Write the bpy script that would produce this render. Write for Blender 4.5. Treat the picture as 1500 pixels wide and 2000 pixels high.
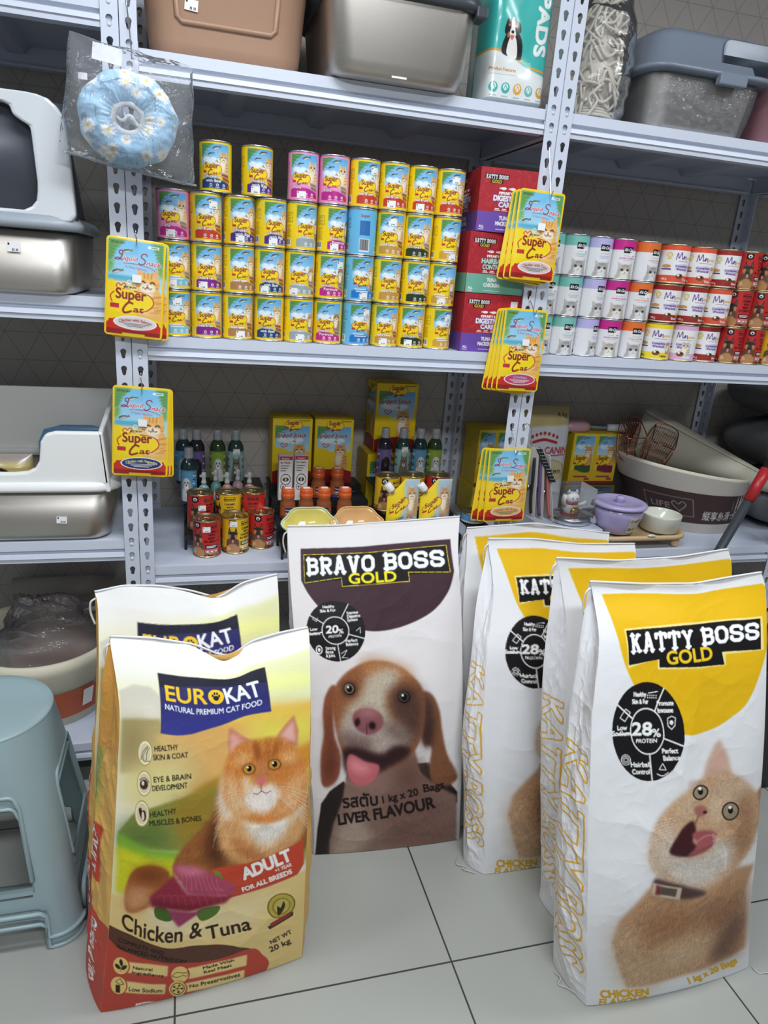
import bpy, math, random
import numpy as np
from mathutils import Matrix, Vector

for o in list(bpy.data.objects):
    bpy.data.objects.remove(o)
SC = bpy.context.scene
COL = SC.collection

# ---------------------------------------------------------------- camera, light, exposure
cam = bpy.data.cameras.new('camera')
cam.sensor_fit = 'HORIZONTAL'
cam.sensor_width = 36.0
cam.lens = 36.0 * 1379.66 / 1500.0
cam.clip_start = 0.02
CAM = bpy.data.objects.new('camera', cam)
COL.objects.link(CAM)
yaw, pitch, roll = math.radians(16.314), math.radians(18.319), math.radians(4.354)
fwd = Vector((math.sin(yaw) * math.cos(pitch), math.cos(yaw) * math.cos(pitch), -math.sin(pitch)))
rgt = Vector((math.cos(yaw), -math.sin(yaw), 0))
upv = rgt.cross(fwd)
r2 = math.cos(roll) * rgt + math.sin(roll) * upv
u2 = -math.sin(roll) * rgt + math.cos(roll) * upv
CAM.matrix_world = Matrix(((r2.x, u2.x, -fwd.x, 0.1247), (r2.y, u2.y, -fwd.y, -1.8154),
                           (r2.z, u2.z, -fwd.z, 1.4521), (0, 0, 0, 1)))
SC.camera = CAM

wd = bpy.data.worlds.new('world')
SC.world = wd
wd.use_nodes = True
wd.node_tree.nodes['Background'].inputs[0].default_value = (0.75, 0.85, 1.0, 1)
wd.node_tree.nodes['Background'].inputs[1].default_value = 0.25

LAMPS = [(0.35, -0.95, 20), (-1.35, -1.0, 13), (2.1, -1.0, 15), (0.35, -2.6, 46)]   # x, y, watts of the ceiling panels
for lx, ly, lw in LAMPS:
    l = bpy.data.lights.new('panel_light', 'AREA')
    l.shape = 'RECTANGLE'
    l.size, l.size_y = 1.1, 0.26
    l.energy = lw
    l.color = (0.90, 0.95, 1.0)
    lo = bpy.data.objects.new('panel_light', l)
    COL.objects.link(lo)
    lo.location = (lx, ly, 2.66)

SC.view_settings.view_transform = 'Standard'
SC.view_settings.look = 'None'
SC.view_settings.gamma = 1
SC.view_settings.use_curve_mapping = False
SC.view_settings.exposure = 0.14

# ---------------------------------------------------------------- materials
def lin(c):
    c = np.asarray(c, float) / 255.0
    return np.where(c <= 0.04045, c / 12.92, ((c + 0.055) / 1.055) ** 2.4)

MATS = {}
def mat(name, c=(200, 200, 200), rough=0.5, metal=0.0, noise=0.0, nscale=30, bump=0.0, bscale=200, spec=0.5, emit=0, aniso=None):
    if name in MATS:
        return MATS[name]
    m = bpy.data.materials.new(name)
    m.use_nodes = True
    nt = m.node_tree
    b = nt.nodes['Principled BSDF']
    l = lin(c)
    b.inputs['Base Color'].default_value = (*l, 1)
    b.inputs['Roughness'].default_value = rough
    b.inputs['Metallic'].default_value = metal
    b.inputs['Specular IOR Level'].default_value = spec
    tc = nt.nodes.new('ShaderNodeTexCoord')
    if emit:
        b.inputs['Emission Color'].default_value = (*l, 1)
        b.inputs['Emission Strength'].default_value = emit
    if noise:
        n = nt.nodes.new('ShaderNodeTexNoise')
        n.inputs['Scale'].default_value = nscale
        n.inputs['Detail'].default_value = 4
        src = tc.outputs['Object']
        if aniso:
            mp = nt.nodes.new('ShaderNodeMapping')
            mp.inputs['Scale'].default_value = aniso
            nt.links.new(src, mp.inputs[0])
            src = mp.outputs[0]
        nt.links.new(src, n.inputs['Vector'])
        mx = nt.nodes.new('ShaderNodeMix')
        mx.data_type = 'RGBA'
        mx.inputs['A'].default_value = (*np.clip(l * (1 - noise), 0, 1), 1)
        mx.inputs['B'].default_value = (*np.clip(l * (1 + noise), 0, 1), 1)
        nt.links.new(n.outputs['Fac'], mx.inputs['Factor'])
        nt.links.new(mx.outputs['Result'], b.inputs['Base Color'])
    if bump:
        n = nt.nodes.new('ShaderNodeTexNoise')
        n.inputs['Scale'].default_value = bscale
        n.inputs['Detail'].default_value = 3
        nt.links.new(tc.outputs['Object'], n.inputs['Vector'])
        bp = nt.nodes.new('ShaderNodeBump')
        bp.inputs['Strength'].default_value = bump
        bp.inputs['Distance'].default_value = 0.002
        nt.links.new(n.outputs['Fac'], bp.inputs['Height'])
        nt.links.new(bp.outputs[0], b.inputs['Normal'])
    MATS[name] = m
    return m

def printmat(name, rough=0.4, spec=0.4, coat=0.0, weave=0.0, metal=0.0):
    """printed surface: its colours are stored on the mesh, the sheen and weave are procedural"""
    if name in MATS:
        return MATS[name]
    m = bpy.data.materials.new(name)
    m.use_nodes = True
    nt = m.node_tree
    b = nt.nodes['Principled BSDF']
    a = nt.nodes.new('ShaderNodeAttribute')
    a.attribute_name = 'Col'
    nt.links.new(a.outputs['Color'], b.inputs['Base Color'])
    b.inputs['Roughness'].default_value = rough
    b.inputs['Metallic'].default_value = metal
    b.inputs['Specular IOR Level'].default_value = spec
    b.inputs['Coat Weight'].default_value = coat
    b.inputs['Coat Roughness'].default_value = 0.12
    if weave:
        tc = nt.nodes.new('ShaderNodeTexCoord')
        w = nt.nodes.new('ShaderNodeTexNoise')
        w.inputs['Scale'].default_value = 420
        nt.links.new(tc.outputs['Object'], w.inputs['Vector'])
        bp = nt.nodes.new('ShaderNodeBump')
        bp.inputs['Strength'].default_value = weave
        bp.inputs['Distance'].default_value = 0.001
        nt.links.new(w.outputs['Fac'], bp.inputs['Height'])
        nt.links.new(bp.outputs[0], b.inputs['Normal'])
    MATS[name] = m
    return m

def film(name, tint=(1, 1, 1), base=0.06, bump=0.5, scale=30, rough=0.08, ior=1.33):
    """clear plastic film: see-through with Fresnel sheen"""
    if name in MATS:
        return MATS[name]
    m = bpy.data.materials.new(name)
    m.use_nodes = True
    nt = m.node_tree
    nt.nodes.remove(nt.nodes['Principled BSDF'])
    out = nt.nodes['Material Output']
    tr = nt.nodes.new('ShaderNodeBsdfTransparent')
    tr.inputs[0].default_value = (*tint, 1)
    gl = nt.nodes.new('ShaderNodeBsdfGlossy')
    gl.inputs['Roughness'].default_value = rough
    df = nt.nodes.new('ShaderNodeBsdfDiffuse')
    df.inputs[0].default_value = (0.9, 0.92, 0.95, 1)
    fr = nt.nodes.new('ShaderNodeFresnel')
    fr.inputs[0].default_value = ior
    tc = nt.nodes.new('ShaderNodeTexCoord')
    n = nt.nodes.new('ShaderNodeTexNoise')
    n.inputs['Scale'].default_value = scale
    n.inputs['Detail'].default_value = 2
    nt.links.new(tc.outputs['Object'], n.inputs['Vector'])
    bp = nt.nodes.new('ShaderNodeBump')
    bp.inputs['Strength'].default_value = bump
    bp.inputs['Distance'].default_value = 0.01
    nt.links.new(n.outputs['Fac'], bp.inputs['Height'])
    for q in (gl, fr):
        nt.links.new(bp.outputs[0], q.inputs['Normal'])
    m1 = nt.nodes.new('ShaderNodeMixShader')
    m1.inputs[0].default_value = base
    nt.links.new(tr.outputs[0], m1.inputs[1])
    nt.links.new(df.outputs[0], m1.inputs[2])
    m2 = nt.nodes.new('ShaderNodeMixShader')
    nt.links.new(fr.outputs[0], m2.inputs[0])
    nt.links.new(m1.outputs[0], m2.inputs[1])
    nt.links.new(gl.outputs[0], m2.inputs[2])
    nt.links.new(m2.outputs[0], out.inputs[0])
    MATS[name] = m
    return m

# ---------------------------------------------------------------- objects
def tag(o, label=None, cat=None, group=None, kind=None):
    if label: o['label'] = label
    if cat: o['category'] = cat
    if group: o['group'] = group
    if kind: o['kind'] = kind
    return o

def thing(name, label, cat, loc=(0, 0, 0), rotz=0, group=None):
    o = bpy.data.objects.new(name, None)
    o.empty_display_size = 0.05
    COL.objects.link(o)
    o.location = loc
    o.rotation_euler = (0, 0, rotz)
    return tag(o, label, cat, group)

def dup(root, loc, rot=(0, 0, 0), label=None, group=None):
    r = root.copy()
    COL.objects.link(r)
    r.location = loc
    r.rotation_euler = rot
    if label: r['label'] = label
    if group: r['group'] = group
    for ch in root.children:
        c = ch.copy()
        COL.objects.link(c)
        c.parent = r
        for g in ch.children:
            d = g.copy()
            COL.objects.link(d)
            d.parent = c
    return r

class MB:
    """collects shapes for ONE mesh"""
    def __init__(s):
        s.v, s.f, s.m, s.n, s.sm = [], [], [], 0, []
    def add(s, V, F, mi=0, smooth=True):
        V = np.asarray(V, float).reshape(-1, 3)
        s.v.append(V)
        for f in F:
            s.f.append([int(i) + s.n for i in f])
        s.m += [mi] * len(F)
        s.sm += [smooth] * len(F)
        s.n += len(V)
        return s
    def box(s, x0, x1, y0, y1, z0, z1, mi=0):
        V = [(x, y, z) for z in (z0, z1) for y in (y0, y1) for x in (x0, x1)]
        F = [(0, 2, 3, 1), (4, 5, 7, 6), (0, 1, 5, 4), (2, 6, 7, 3), (0, 4, 6, 2), (1, 3, 7, 5)]
        return s.add(V, F, mi, False)
    def loft(s, rings, mi=0, cap0=True, cap1=True, smooth=True, flip=False):
        n = len(rings[0])
        V = np.concatenate([np.asarray(r, float) for r in rings])
        F = []
        for k in range(len(rings) - 1):
            a, b = k * n, (k + 1) * n
            for i in range(n):
                j = (i + 1) % n
                F.append((a + i, a + j, b + j, b + i))
        if cap0: F.append(tuple(range(n - 1, -1, -1)))
        if cap1: F.append(tuple(range((len(rings) - 1) * n, len(rings) * n)))
        if flip: F = [f[::-1] for f in F]
        return s.add(V, F, mi, smooth)
    def lathe(s, prof, n=24, mi=0, c=(0, 0, 0), cap0=True, cap1=True):
        a = np.linspace(0, 2 * np.pi, n, endpoint=False)
        R = [np.stack([c[0] + r * np.cos(a), c[1] + r * np.sin(a), np.full(n, c[2] + z)], 1) for r, z in prof]
        return s.loft(R, mi, cap0, cap1)
    def tube(s, pts, r, n=8, mi=0, closed=False):
        P = np.asarray(pts, float)
        m = len(P)
        T = np.roll(P, -1, 0) - np.roll(P, 1, 0) if closed else np.gradient(P, axis=0)
        T /= np.linalg.norm(T, axis=1)[:, None] + 1e-12
        ref = np.array([0, 0, 1.0]) if abs(T[0][2]) < 0.9 else np.array([1.0, 0, 0])
        rings = []
        a = np.linspace(0, 2 * np.pi, n, endpoint=False)
        N = ref - T[0] * (ref @ T[0])
        rr = r if hasattr(r, '__len__') else [r] * m
        for k in range(m):
            N = N - T[k] * (N @ T[k])
            N /= np.linalg.norm(N) + 1e-12
            B = np.cross(T[k], N)
            rings.append(P[k] + rr[k] * (np.cos(a)[:, None] * N + np.sin(a)[:, None] * B))
        if closed:
            rings.append(rings[0])
        return s.loft(rings, mi, not closed, not closed)
    def prism(s, poly, axis, a, b, mi=0):
        """polygon extruded along an axis ('x','y','z'); poly in the two other coordinates"""
        def P(p, t):
            return {'x': (t, p[0], p[1]), 'y': (p[0], t, p[1]), 'z': (p[0], p[1], t)}[axis]
        return s.loft([[P(p, a) for p in poly], [P(p, b) for p in poly]], mi, smooth=False)
    def sphere(s, c, r, n=16, mi=0, sc=(1, 1, 1)):
        th = np.linspace(0, np.pi, n // 2 + 1)[1:-1]
        a = np.linspace(0, 2 * np.pi, n, endpoint=False)
        R = [np.stack([c[0] + sc[0] * r * np.sin(t) * np.cos(a), c[1] + sc[1] * r * np.sin(t) * np.sin(a),
                       np.full(n, c[2] - sc[2] * r * np.cos(t))], 1) for t in th]
        return s.loft(R, mi)
    def grid(s, P, mi=0, flip=False):
        """P: (nv, nu, 3) points"""
        nv, nu = P.shape[:2]
        i = np.arange(nv * nu).reshape(nv, nu)
        F = np.stack([i[:-1, :-1], i[:-1, 1:], i[1:, 1:], i[1:, :-1]], -1).reshape(-1, 4)
        if flip: F = F[:, ::-1]
        return s.add(P.reshape(-1, 3), F, mi)
    def build(s, name, mats, parent=None, bevel=0, sub=0, solid=0):
        me = bpy.data.meshes.new(name)
        V = np.concatenate(s.v)
        me.vertices.add(len(V))
        me.vertices.foreach_set('co', V.astype(np.float32).ravel())
        tot = np.array([len(f) for f in s.f])
        me.loops.add(int(tot.sum()))
        me.loops.foreach_set('vertex_index', np.concatenate([np.asarray(f) for f in s.f]).astype(np.int32))
        me.polygons.add(len(tot))
        me.polygons.foreach_set('loop_start', np.concatenate([[0], np.cumsum(tot)[:-1]]).astype(np.int32))
        me.polygons.foreach_set('material_index', np.array(s.m, np.int32))
        me.polygons.foreach_set('use_smooth', np.array(s.sm, bool))
        me.update(calc_edges=True)
        me.validate()
        for m in (mats if isinstance(mats, (list, tuple)) else [mats]):
            me.materials.append(m)
        return link(name, me, parent, bevel, sub, solid)

def link(name, me, parent=None, bevel=0, sub=0, solid=0):
    o = bpy.data.objects.new(name, me)
    COL.objects.link(o)
    if parent: o.parent = parent
    if bevel:
        b = o.modifiers.new('edge', 'BEVEL')
        b.width, b.segments, b.limit_method, b.angle_limit = bevel, 2, 'ANGLE', 0.6
    if sub:
        b = o.modifiers.new('smooth', 'SUBSURF')
        b.levels = b.render_levels = sub
    if solid:
        b = o.modifiers.new('thick', 'SOLIDIFY')
        b.thickness, b.offset = solid, 0
    return o

def gridobj(name, P, C, m, parent=None, flip=False):
    """printed sheet: (nv, nu, 3) points with (nv, nu, 3) linear colours"""
    nv, nu = P.shape[:2]
    me = bpy.data.meshes.new(name)
    me.vertices.add(nv * nu)
    me.vertices.foreach_set('co', P.astype(np.float32).ravel())
    i = np.arange(nv * nu, dtype=np.int32).reshape(nv, nu)
    F = np.stack([i[:-1, :-1], i[1:, :-1], i[1:, 1:], i[:-1, 1:]], -1).reshape(-1, 4)
    if flip: F = F[:, ::-1]
    nf = len(F)
    me.loops.add(nf * 4)
    me.loops.foreach_set('vertex_index', np.ascontiguousarray(F).ravel())
    me.polygons.add(nf)
    me.polygons.foreach_set('loop_start', np.arange(0, nf * 4, 4, dtype=np.int32))
    me.polygons.foreach_set('use_smooth', np.ones(nf, bool))
    if C is not None:
        at = me.color_attributes.new('Col', 'FLOAT_COLOR', 'POINT')
        at.data.foreach_set('color', np.concatenate([C.reshape(-1, 3), np.ones((nv * nu, 1))], 1).astype(np.float32).ravel())
    me.update(calc_edges=True)
    me.materials.append(m)
    return link(name, me, parent)

def rr(w, d, r, z, n=5, cx=0, cy=0):
    """ring: rounded rectangle w x d at height z"""
    r = min(r, w / 2 - 1e-4, d / 2 - 1e-4)
    P = []
    for k, (sx, sy) in enumerate(((1, 1), (-1, 1), (-1, -1), (1, -1))):
        for i in range(n + 1):
            a = math.pi / 2 * (k + i / n)
            P.append((cx + sx * (w / 2 - r) + r * math.cos(a), cy + sy * (d / 2 - r) + r * math.sin(a), z))
    return P

def ell(rx, ry, z, n=40, cx=0, cy=0):
    return [(cx + rx * math.cos(2 * math.pi * i / n), cy + ry * math.sin(2 * math.pi * i / n), z) for i in range(n)]

def noise2(nv, nu, fy, fx, seed):
    """smooth value noise in -1..1"""
    g = np.random.default_rng(seed).uniform(-1, 1, (int(fy) + 4, int(fx) + 4))
    def w(t):
        t2, t3 = t * t, t * t * t
        return np.stack([(1 - t) ** 3 / 6, (3 * t3 - 6 * t2 + 4) / 6, (-3 * t3 + 3 * t2 + 3 * t + 1) / 6, t3 / 6], -1)
    y, x = np.linspace(0, fy, nv), np.linspace(0, fx, nu)
    iy, ix = np.minimum(y.astype(int), int(fy)), np.minimum(x.astype(int), int(fx))
    A = np.zeros((nv, g.shape[0])); B = np.zeros((nu, g.shape[1]))
    wy, wx = w(y - iy), w(x - ix)
    for k in range(4):
        A[np.arange(nv), iy + k] = wy[:, k]
        B[np.arange(nu), ix + k] = wx[:, k]
    return A @ g @ B.T * 1.8

# ---------------------------------------------------------------- drawing (prints are drawn as shapes and stored as mesh colours)
def cm(p, n=6, closed=True):
    p = np.asarray(p, float)
    m = len(p)
    t = np.linspace(0, 1, n, endpoint=False)[:, None]
    out = []
    for i in range(m if closed else m - 1):
        if closed: a, b, c, d = p[i - 1], p[i], p[(i + 1) % m], p[(i + 2) % m]
        else: a, b, c, d = p[max(i - 1, 0)], p[i], p[i + 1], p[min(i + 2, m - 1)]
        out.append(.5 * (2 * b + (c - a) * t + (2 * a - 5 * b + 4 * c - d) * t ** 2 + (3 * b - a - 3 * c + d) * t ** 3))
    if not closed: out.append(p[-1:])
    return np.concatenate(out)

GL = {}
def glyphs(s):
    if s in GL:
        return GL[s]
    cu = bpy.data.curves.new('t', 'FONT')
    cu.body = s
    cu.resolution_u = 3
    ob = bpy.data.objects.new('t', cu)
    COL.objects.link(ob)
    dg = bpy.context.evaluated_depsgraph_get()
    c2 = ob.evaluated_get(dg).to_curve(dg)
    out = []
    t = np.linspace(0, 1, 4, endpoint=False)[:, None]
    for sp in c2.splines:
        if sp.type == 'BEZIER':
            b = sp.bezier_points
            P = []
            for i in range(len(b)):
                j = (i + 1) % len(b)
                p0, p1, p2, p3 = (np.array(q)[:2] for q in (b[i].co, b[i].handle_right, b[j].handle_left, b[j].co))
                P.append((1 - t) ** 3 * p0 + 3 * (1 - t) ** 2 * t * p1 + 3 * (1 - t) * t ** 2 * p2 + t ** 3 * p3)
            out.append(np.concatenate(P))
        else:
            out.append(np.array([q.co[:2] for q in sp.points]))
    bpy.data.objects.remove(ob)
    bpy.data.curves.remove(cu)
    GL[s] = out
    return out

class Art:
    def __init__(s, W, H, bg, ss=2, quad=None, size=None):
        s.W, s.H, s.ss = W, H, ss
        s.c = np.empty((H * ss, W * ss, 3)); s.c[:] = np.asarray(bg, float) / 255
        s.cs = (0, 0, 1)
        s.size = size or (W, H)
        s.Hm = None
        if quad:
            A, B = [], []
            for (x, y), (u, v) in zip(quad, ((0, 0), (1, 0), (1, 1), (0, 1))):
                A.append([x, y, 1, 0, 0, 0, -u * x, -u * y]); B.append(u)
                A.append([0, 0, 0, x, y, 1, -v * x, -v * y]); B.append(v)
            s.Hm = np.append(np.linalg.solve(np.array(A, float), np.array(B, float)), 1).reshape(3, 3)
    def T(s, p):
        p = np.asarray(p, float).reshape(-1, 2) / s.cs[2] + np.array(s.cs[:2])
        if s.Hm is not None:
            q = np.c_[p, np.ones(len(p))] @ s.Hm.T
            p = q[:, :2] / q[:, 2:]
        else:
            p = p / np.array(s.size)
        return p * np.array([s.W * s.ss, s.H * s.ss])
    def rast(s, cs, pad=0):
        a = np.concatenate(cs)
        H, W = s.c.shape[:2]
        x0, y0 = max(int(a[:, 0].min()) - 1 - pad, -pad), max(int(a[:, 1].min()) - 1 - pad, -pad)
        x1, y1 = min(int(a[:, 0].max()) + 2 + pad, W + pad), min(int(a[:, 1].max()) + 2 + pad, H + pad)
        w, h = x1 - x0, y1 - y0
        if w <= 0 or h <= 0:
            return None
        cnt = np.zeros((h, w + 2), int)
        for c in cs:
            b = np.roll(c, -1, 0)
            ya, yb = c[:, 1] - y0 - .5, b[:, 1] - y0 - .5
            lo = np.clip(np.ceil(np.minimum(ya, yb)), 0, h).astype(int)
            hi = np.clip(np.ceil(np.maximum(ya, yb)), 0, h).astype(int)
            n = hi - lo
            k = np.repeat(np.arange(len(c)), n)
            if not len(k): continue
            r = lo[k] + np.arange(len(k)) - np.repeat(np.cumsum(n) - n, n)
            x = c[k, 0] + (r - ya[k]) / (yb[k] - ya[k]) * (b[k, 0] - c[k, 0])
            np.add.at(cnt, (r, np.clip(np.ceil(x - x0 - .5), 0, w + 1).astype(int)), np.where(yb[k] > ya[k], 1, -1))
        return (np.cumsum(cnt, 1)[:, :w] != 0).astype(float), x0, y0
    @staticmethod
    def blur(m, r):
        r = int(r)
        if r < 1: return m
        for _ in range(2):
            for ax in (0, 1):
                p = np.pad(m, [(r + 1, r) if i == ax else (0, 0) for i in (0, 1)])
                cs = np.cumsum(p, ax)
                n = 2 * r + 1
                m = (np.take(cs, range(n, cs.shape[ax]), ax) - np.take(cs, range(0, cs.shape[ax] - n), ax)) / n
        return m
    def comp(s, mk, col, a=1.0):
        m, x0, y0 = mk
        H, W = s.c.shape[:2]
        col = np.asarray(col, float) / 255
        if col.ndim == 3:
            col = np.broadcast_to(col, m.shape + (3,))[max(-y0, 0):, max(-x0, 0):]
        m = m[max(-y0, 0):, max(-x0, 0):]
        y0, x0 = max(y0, 0), max(x0, 0)
        m = m[:H - y0, :W - x0]
        h, w = m.shape
        if h <= 0 or w <= 0: return
        if col.ndim == 3: col = col[:h, :w]
        v = s.c[y0:y0 + h, x0:x0 + w]
        k = (m * a)[..., None]
        v[:] = v * (1 - k) + k * col
    def poly(s, pts, col, a=1.0, b=0, sm=0, col2=None, ax=1):
        p = s.T(cm(pts, 7) if sm else np.asarray(pts, float))
        pad = int(b * s.ss * 2)
        mk = s.rast([p], pad)
        if mk is None: return
        m = s.blur(mk[0], b * s.ss)
        if col2 is not None:
            n = m.shape[0 if ax == 1 else 1]
            t = np.linspace(0, 1, n)
            t = t[:, None, None] if ax == 1 else t[None, :, None]
            col = np.asarray(col, float) * (1 - t) + np.asarray(col2, float) * t
        s.comp((m, mk[1], mk[2]), col, a)
    def rect(s, x0, y0, x1, y1, col, **k):
        n = 8
        t = np.linspace(0, 1, n, endpoint=False)
        P = [(x0 + (x1 - x0) * q, y0) for q in t] + [(x1, y0 + (y1 - y0) * q) for q in t] + \
            [(x1 - (x1 - x0) * q, y1) for q in t] + [(x0, y1 - (y1 - y0) * q) for q in t]
        return s.poly(P, col, **k)
    def ell(s, cx, cy, rx, ry, col, rot=0, **k):
        t = np.linspace(0, 2 * np.pi, 40, endpoint=False)
        x, y = rx * np.cos(t), ry * np.sin(t)
        c, n = math.cos(math.radians(rot)), math.sin(math.radians(rot))
        return s.poly(np.stack([cx + x * c - y * n, cy + x * n + y * c], 1), col, **k)
    @staticmethod
    def strokes(P, w, closed=False):
        """P in canvas pixels -> positively wound pieces"""
        out = []
        Q = np.vstack([P, P[:1]]) if closed else P
        d = np.diff(Q, axis=0)
        L = np.linalg.norm(d, axis=1)
        ang = np.linspace(0, 2 * np.pi, 8, endpoint=False)
        for k in range(len(d)):
            if L[k] < 1e-6: continue
            n = np.array([-d[k][1], d[k][0]]) / L[k] * w / 2
            out.append(np.array([Q[k] - n, Q[k + 1] - n, Q[k + 1] + n, Q[k] + n]))
        if w > 2.5:
            for q in Q:
                out.append(q + w / 2 * np.stack([np.cos(ang), np.sin(ang)], 1))
        return out
    def scale(s, at=(0, 0)):
        p = s.T([at, (at[0] + 1, at[1]), (at[0], at[1] + 1)])
        return math.sqrt(abs(np.cross(p[1] - p[0], p[2] - p[0])))
    def line(s, pts, w, col, a=1.0, sm=0, closed=False, b=0):
        q = cm(pts, 6, closed) if sm else np.asarray(pts, float)
        st = s.strokes(s.T(q), max(w * s.scale(q[0]), 1.0), closed)
        if not st: return
        mk = s.rast(st, int(b * s.ss * 2))
        if mk: s.comp((s.blur(mk[0], b * s.ss), mk[1], mk[2]), col, a)
    def txt(s, t, x, y, h, col, w=None, bold=0.0, shear=0.0, rot=0.0, al=0, out=None, ow=0, a=1.0, fn=None):
        """t on the baseline at (x, y), capitals h tall; w: total width"""
        cs = glyphs(t)
        bold *= .6
        if not cs: return
        al_ = np.concatenate(cs)
        cap = 0.70
        sx = sy = h / cap
        x0, x1 = al_[:, 0].min(), al_[:, 0].max()
        if w: sx = w / (x1 - x0)
        c, n = math.cos(math.radians(rot)), math.sin(math.radians(rot))
        res = []
        for g in cs:
            gx = (g[:, 0] - x0 - al * (x1 - x0)) * sx + shear * g[:, 1] * sy
            gy = -g[:, 1] * sy
            if fn is not None: gx, gy = fn(gx, gy)
            res.append(s.T(np.stack([x + gx * c - gy * n, y + gx * n + gy * c], 1)))
        k = s.scale((x, y))
        if out is not None:
            st = s.rast(sum([s.strokes(g, (bold + 2 * ow) * k, True) for g in res], []))
            if st: s.comp(st, out, a)
        mk = s.rast(res)
        if mk: s.comp(mk, col, a)
        if bold:
            mk = s.rast(sum([s.strokes(g, bold * k, True) for g in res], []))
            if mk: s.comp(mk, col, a)
    def hair(s, pts, n, L, ang, dark=.75, light=1.25, a=.5, jit=25, seed=1, sm=1, flow=None):
        """fur: n short strokes inside the outline, each a lighter or darker tone of what lies under it"""
        p = s.T(cm(pts, 6) if sm else np.asarray(pts, float))
        mk = s.rast([p])
        if mk is None: return
        m, x0, y0 = mk
        r = np.random.default_rng(seed)
        ys, xs = np.nonzero(m > .5)
        if not len(ys): return
        k = r.integers(0, len(ys), n)
        X, Y = xs[k] + x0 + 0., ys[k] + y0 + 0.
        if flow is not None:
            A = np.arctan2(Y / s.ss - flow[1], X / s.ss - flow[0])
        else:
            A = np.full(n, math.radians(ang))
        A = A + np.radians(r.uniform(-jit, jit, n))
        Lc = max(L * s.scale(pts[0]), 2) * r.uniform(.5, 1.2, n)
        f = r.uniform(dark, light, n)
        H, W = s.c.shape[:2]
        base = np.clip(s.c[Y.astype(int), X.astype(int)] * f[:, None], 0, 1)
        for q in np.linspace(0, 1, int(Lc.max()) + 1):
            xi = np.clip(X + np.cos(A) * Lc * q, 0, W - 1).astype(int)
            yi = np.clip(Y + np.sin(A) * Lc * q, 0, H - 1).astype(int)
            s.c[yi, xi] = s.c[yi, xi] * (1 - a * (1 - q * .6)) + base * a * (1 - q * .6)
    def done(s, gain=1.0):
        ss = s.ss
        c = s.c.reshape(s.H, ss, s.W, ss, 3).mean((1, 3))
        return np.clip(lin(np.clip(c, 0, 1) * 255) * gain, 0, 0.92)

SLAB = {'K': [[(.23, 0), (.23, 1)], [(.75, .05), (.3, .55)], [(.45, .42), (.78, .95)], 'b0,.46', 't0,.46', 't.54,1', 'b.56,1'],
        'A': [[(.47, 0), (.2, 1)], [(.53, 0), (.8, 1)], [(.3, .68), (.7, .68)], 'b0,.4', 'b.6,1', 't.28,.6'],
        'T': [[(.5, 0), (.5, 1)], [(.1, .09), (.9, .09)], [(.09, .1), (.09, .3)], [(.91, .1), (.91, .3)], 'b.24,.76'],
        'Y': [[(.2, .05), (.5, .55)], [(.8, .05), (.5, .55)], [(.5, .5), (.5, 1)], 't0,.4', 't.6,1', 'b.26,.74'],
        'B': [[(.22, 0), (.22, 1)], [(.1, .1), (.7, .1), (.86, .2), (.86, .36), (.7, .48), (.3, .48)], [(.7, .48), (.88, .6), (.88, .8), (.72, .9), (.1, .9)]],
        'O': [[(.32, .1), (.68, .1), (.88, .28), (.88, .72), (.68, .9), (.32, .9), (.12, .72), (.12, .28), (.32, .1)]],
        'S': [[(.87, .3), (.87, .2), (.7, .1), (.3, .1), (.13, .22), (.13, .38), (.28, .47), (.72, .53), (.87, .63), (.87, .78), (.7, .9), (.3, .9), (.13, .8), (.13, .68)]],
        'R': [[(.22, 0), (.22, 1)], [(.1, .1), (.7, .1), (.86, .2), (.86, .4), (.7, .52), (.3, .52)], [(.5, .52), (.82, .95)], 'b0,.46', 'b.66,1'],
        'V': [[(.2, .05), (.48, .97)], [(.8, .05), (.52, .97)], 't0,.42', 't.58,1']}
def slab(art, word, quad, col, wt=.29, outline=None, ow=0):
    """varsity lettering laid in a quad TL, TR, BR, BL (drawing coordinates)"""
    q = np.array(quad, float)
    n = sum(.55 if ch == ' ' else 1.12 for ch in word) - .12
    x = 0.0
    st = []
    def M(p):
        p = np.asarray(p, float)
        u, v = p[:, :1], p[:, 1:]
        return q[0] * (1 - u) * (1 - v) + q[1] * u * (1 - v) + q[2] * u * v + q[3] * (1 - u) * v
    lw = np.linalg.norm(q[1] - q[0]) / n
    for ch in word:
        if ch == ' ':
            x += .55; continue
        for e in SLAB[ch]:
            if isinstance(e, str):
                a, b = map(float, e[1:].split(','))
                y = .08 if e[0] == 't' else .92
                e = [(a + .08, y), (b - .08, y)]
                k = .22
            else: k = wt
            P = M([((x + px) / n, py) for px, py in e])
            st.append((P, k * lw))
        x += 1.12
    for extra, c in (((ow, outline),) if outline else ()) + ((0, col),):
        z = sum([art.strokes(art.T(P), (w + 2 * extra) * art.scale(P[0]), False) for P, w in st], [])
        mk = art.rast(z)
        if mk: art.comp(mk, c)
# ---------------------------------------------------------------- prints
W_, K_ = (240, 240, 238), (28, 26, 28)

def paw(a, x, y, r, c):
    a.ell(x, y + .3 * r, .5 * r, .42 * r, c)
    for dx, dy in ((-.55, -.1), (-.22, -.5), (.22, -.5), (.55, -.1)):
        a.ell(x + dx * r, y + dy * r, .17 * r, .25 * r, c)

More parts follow.
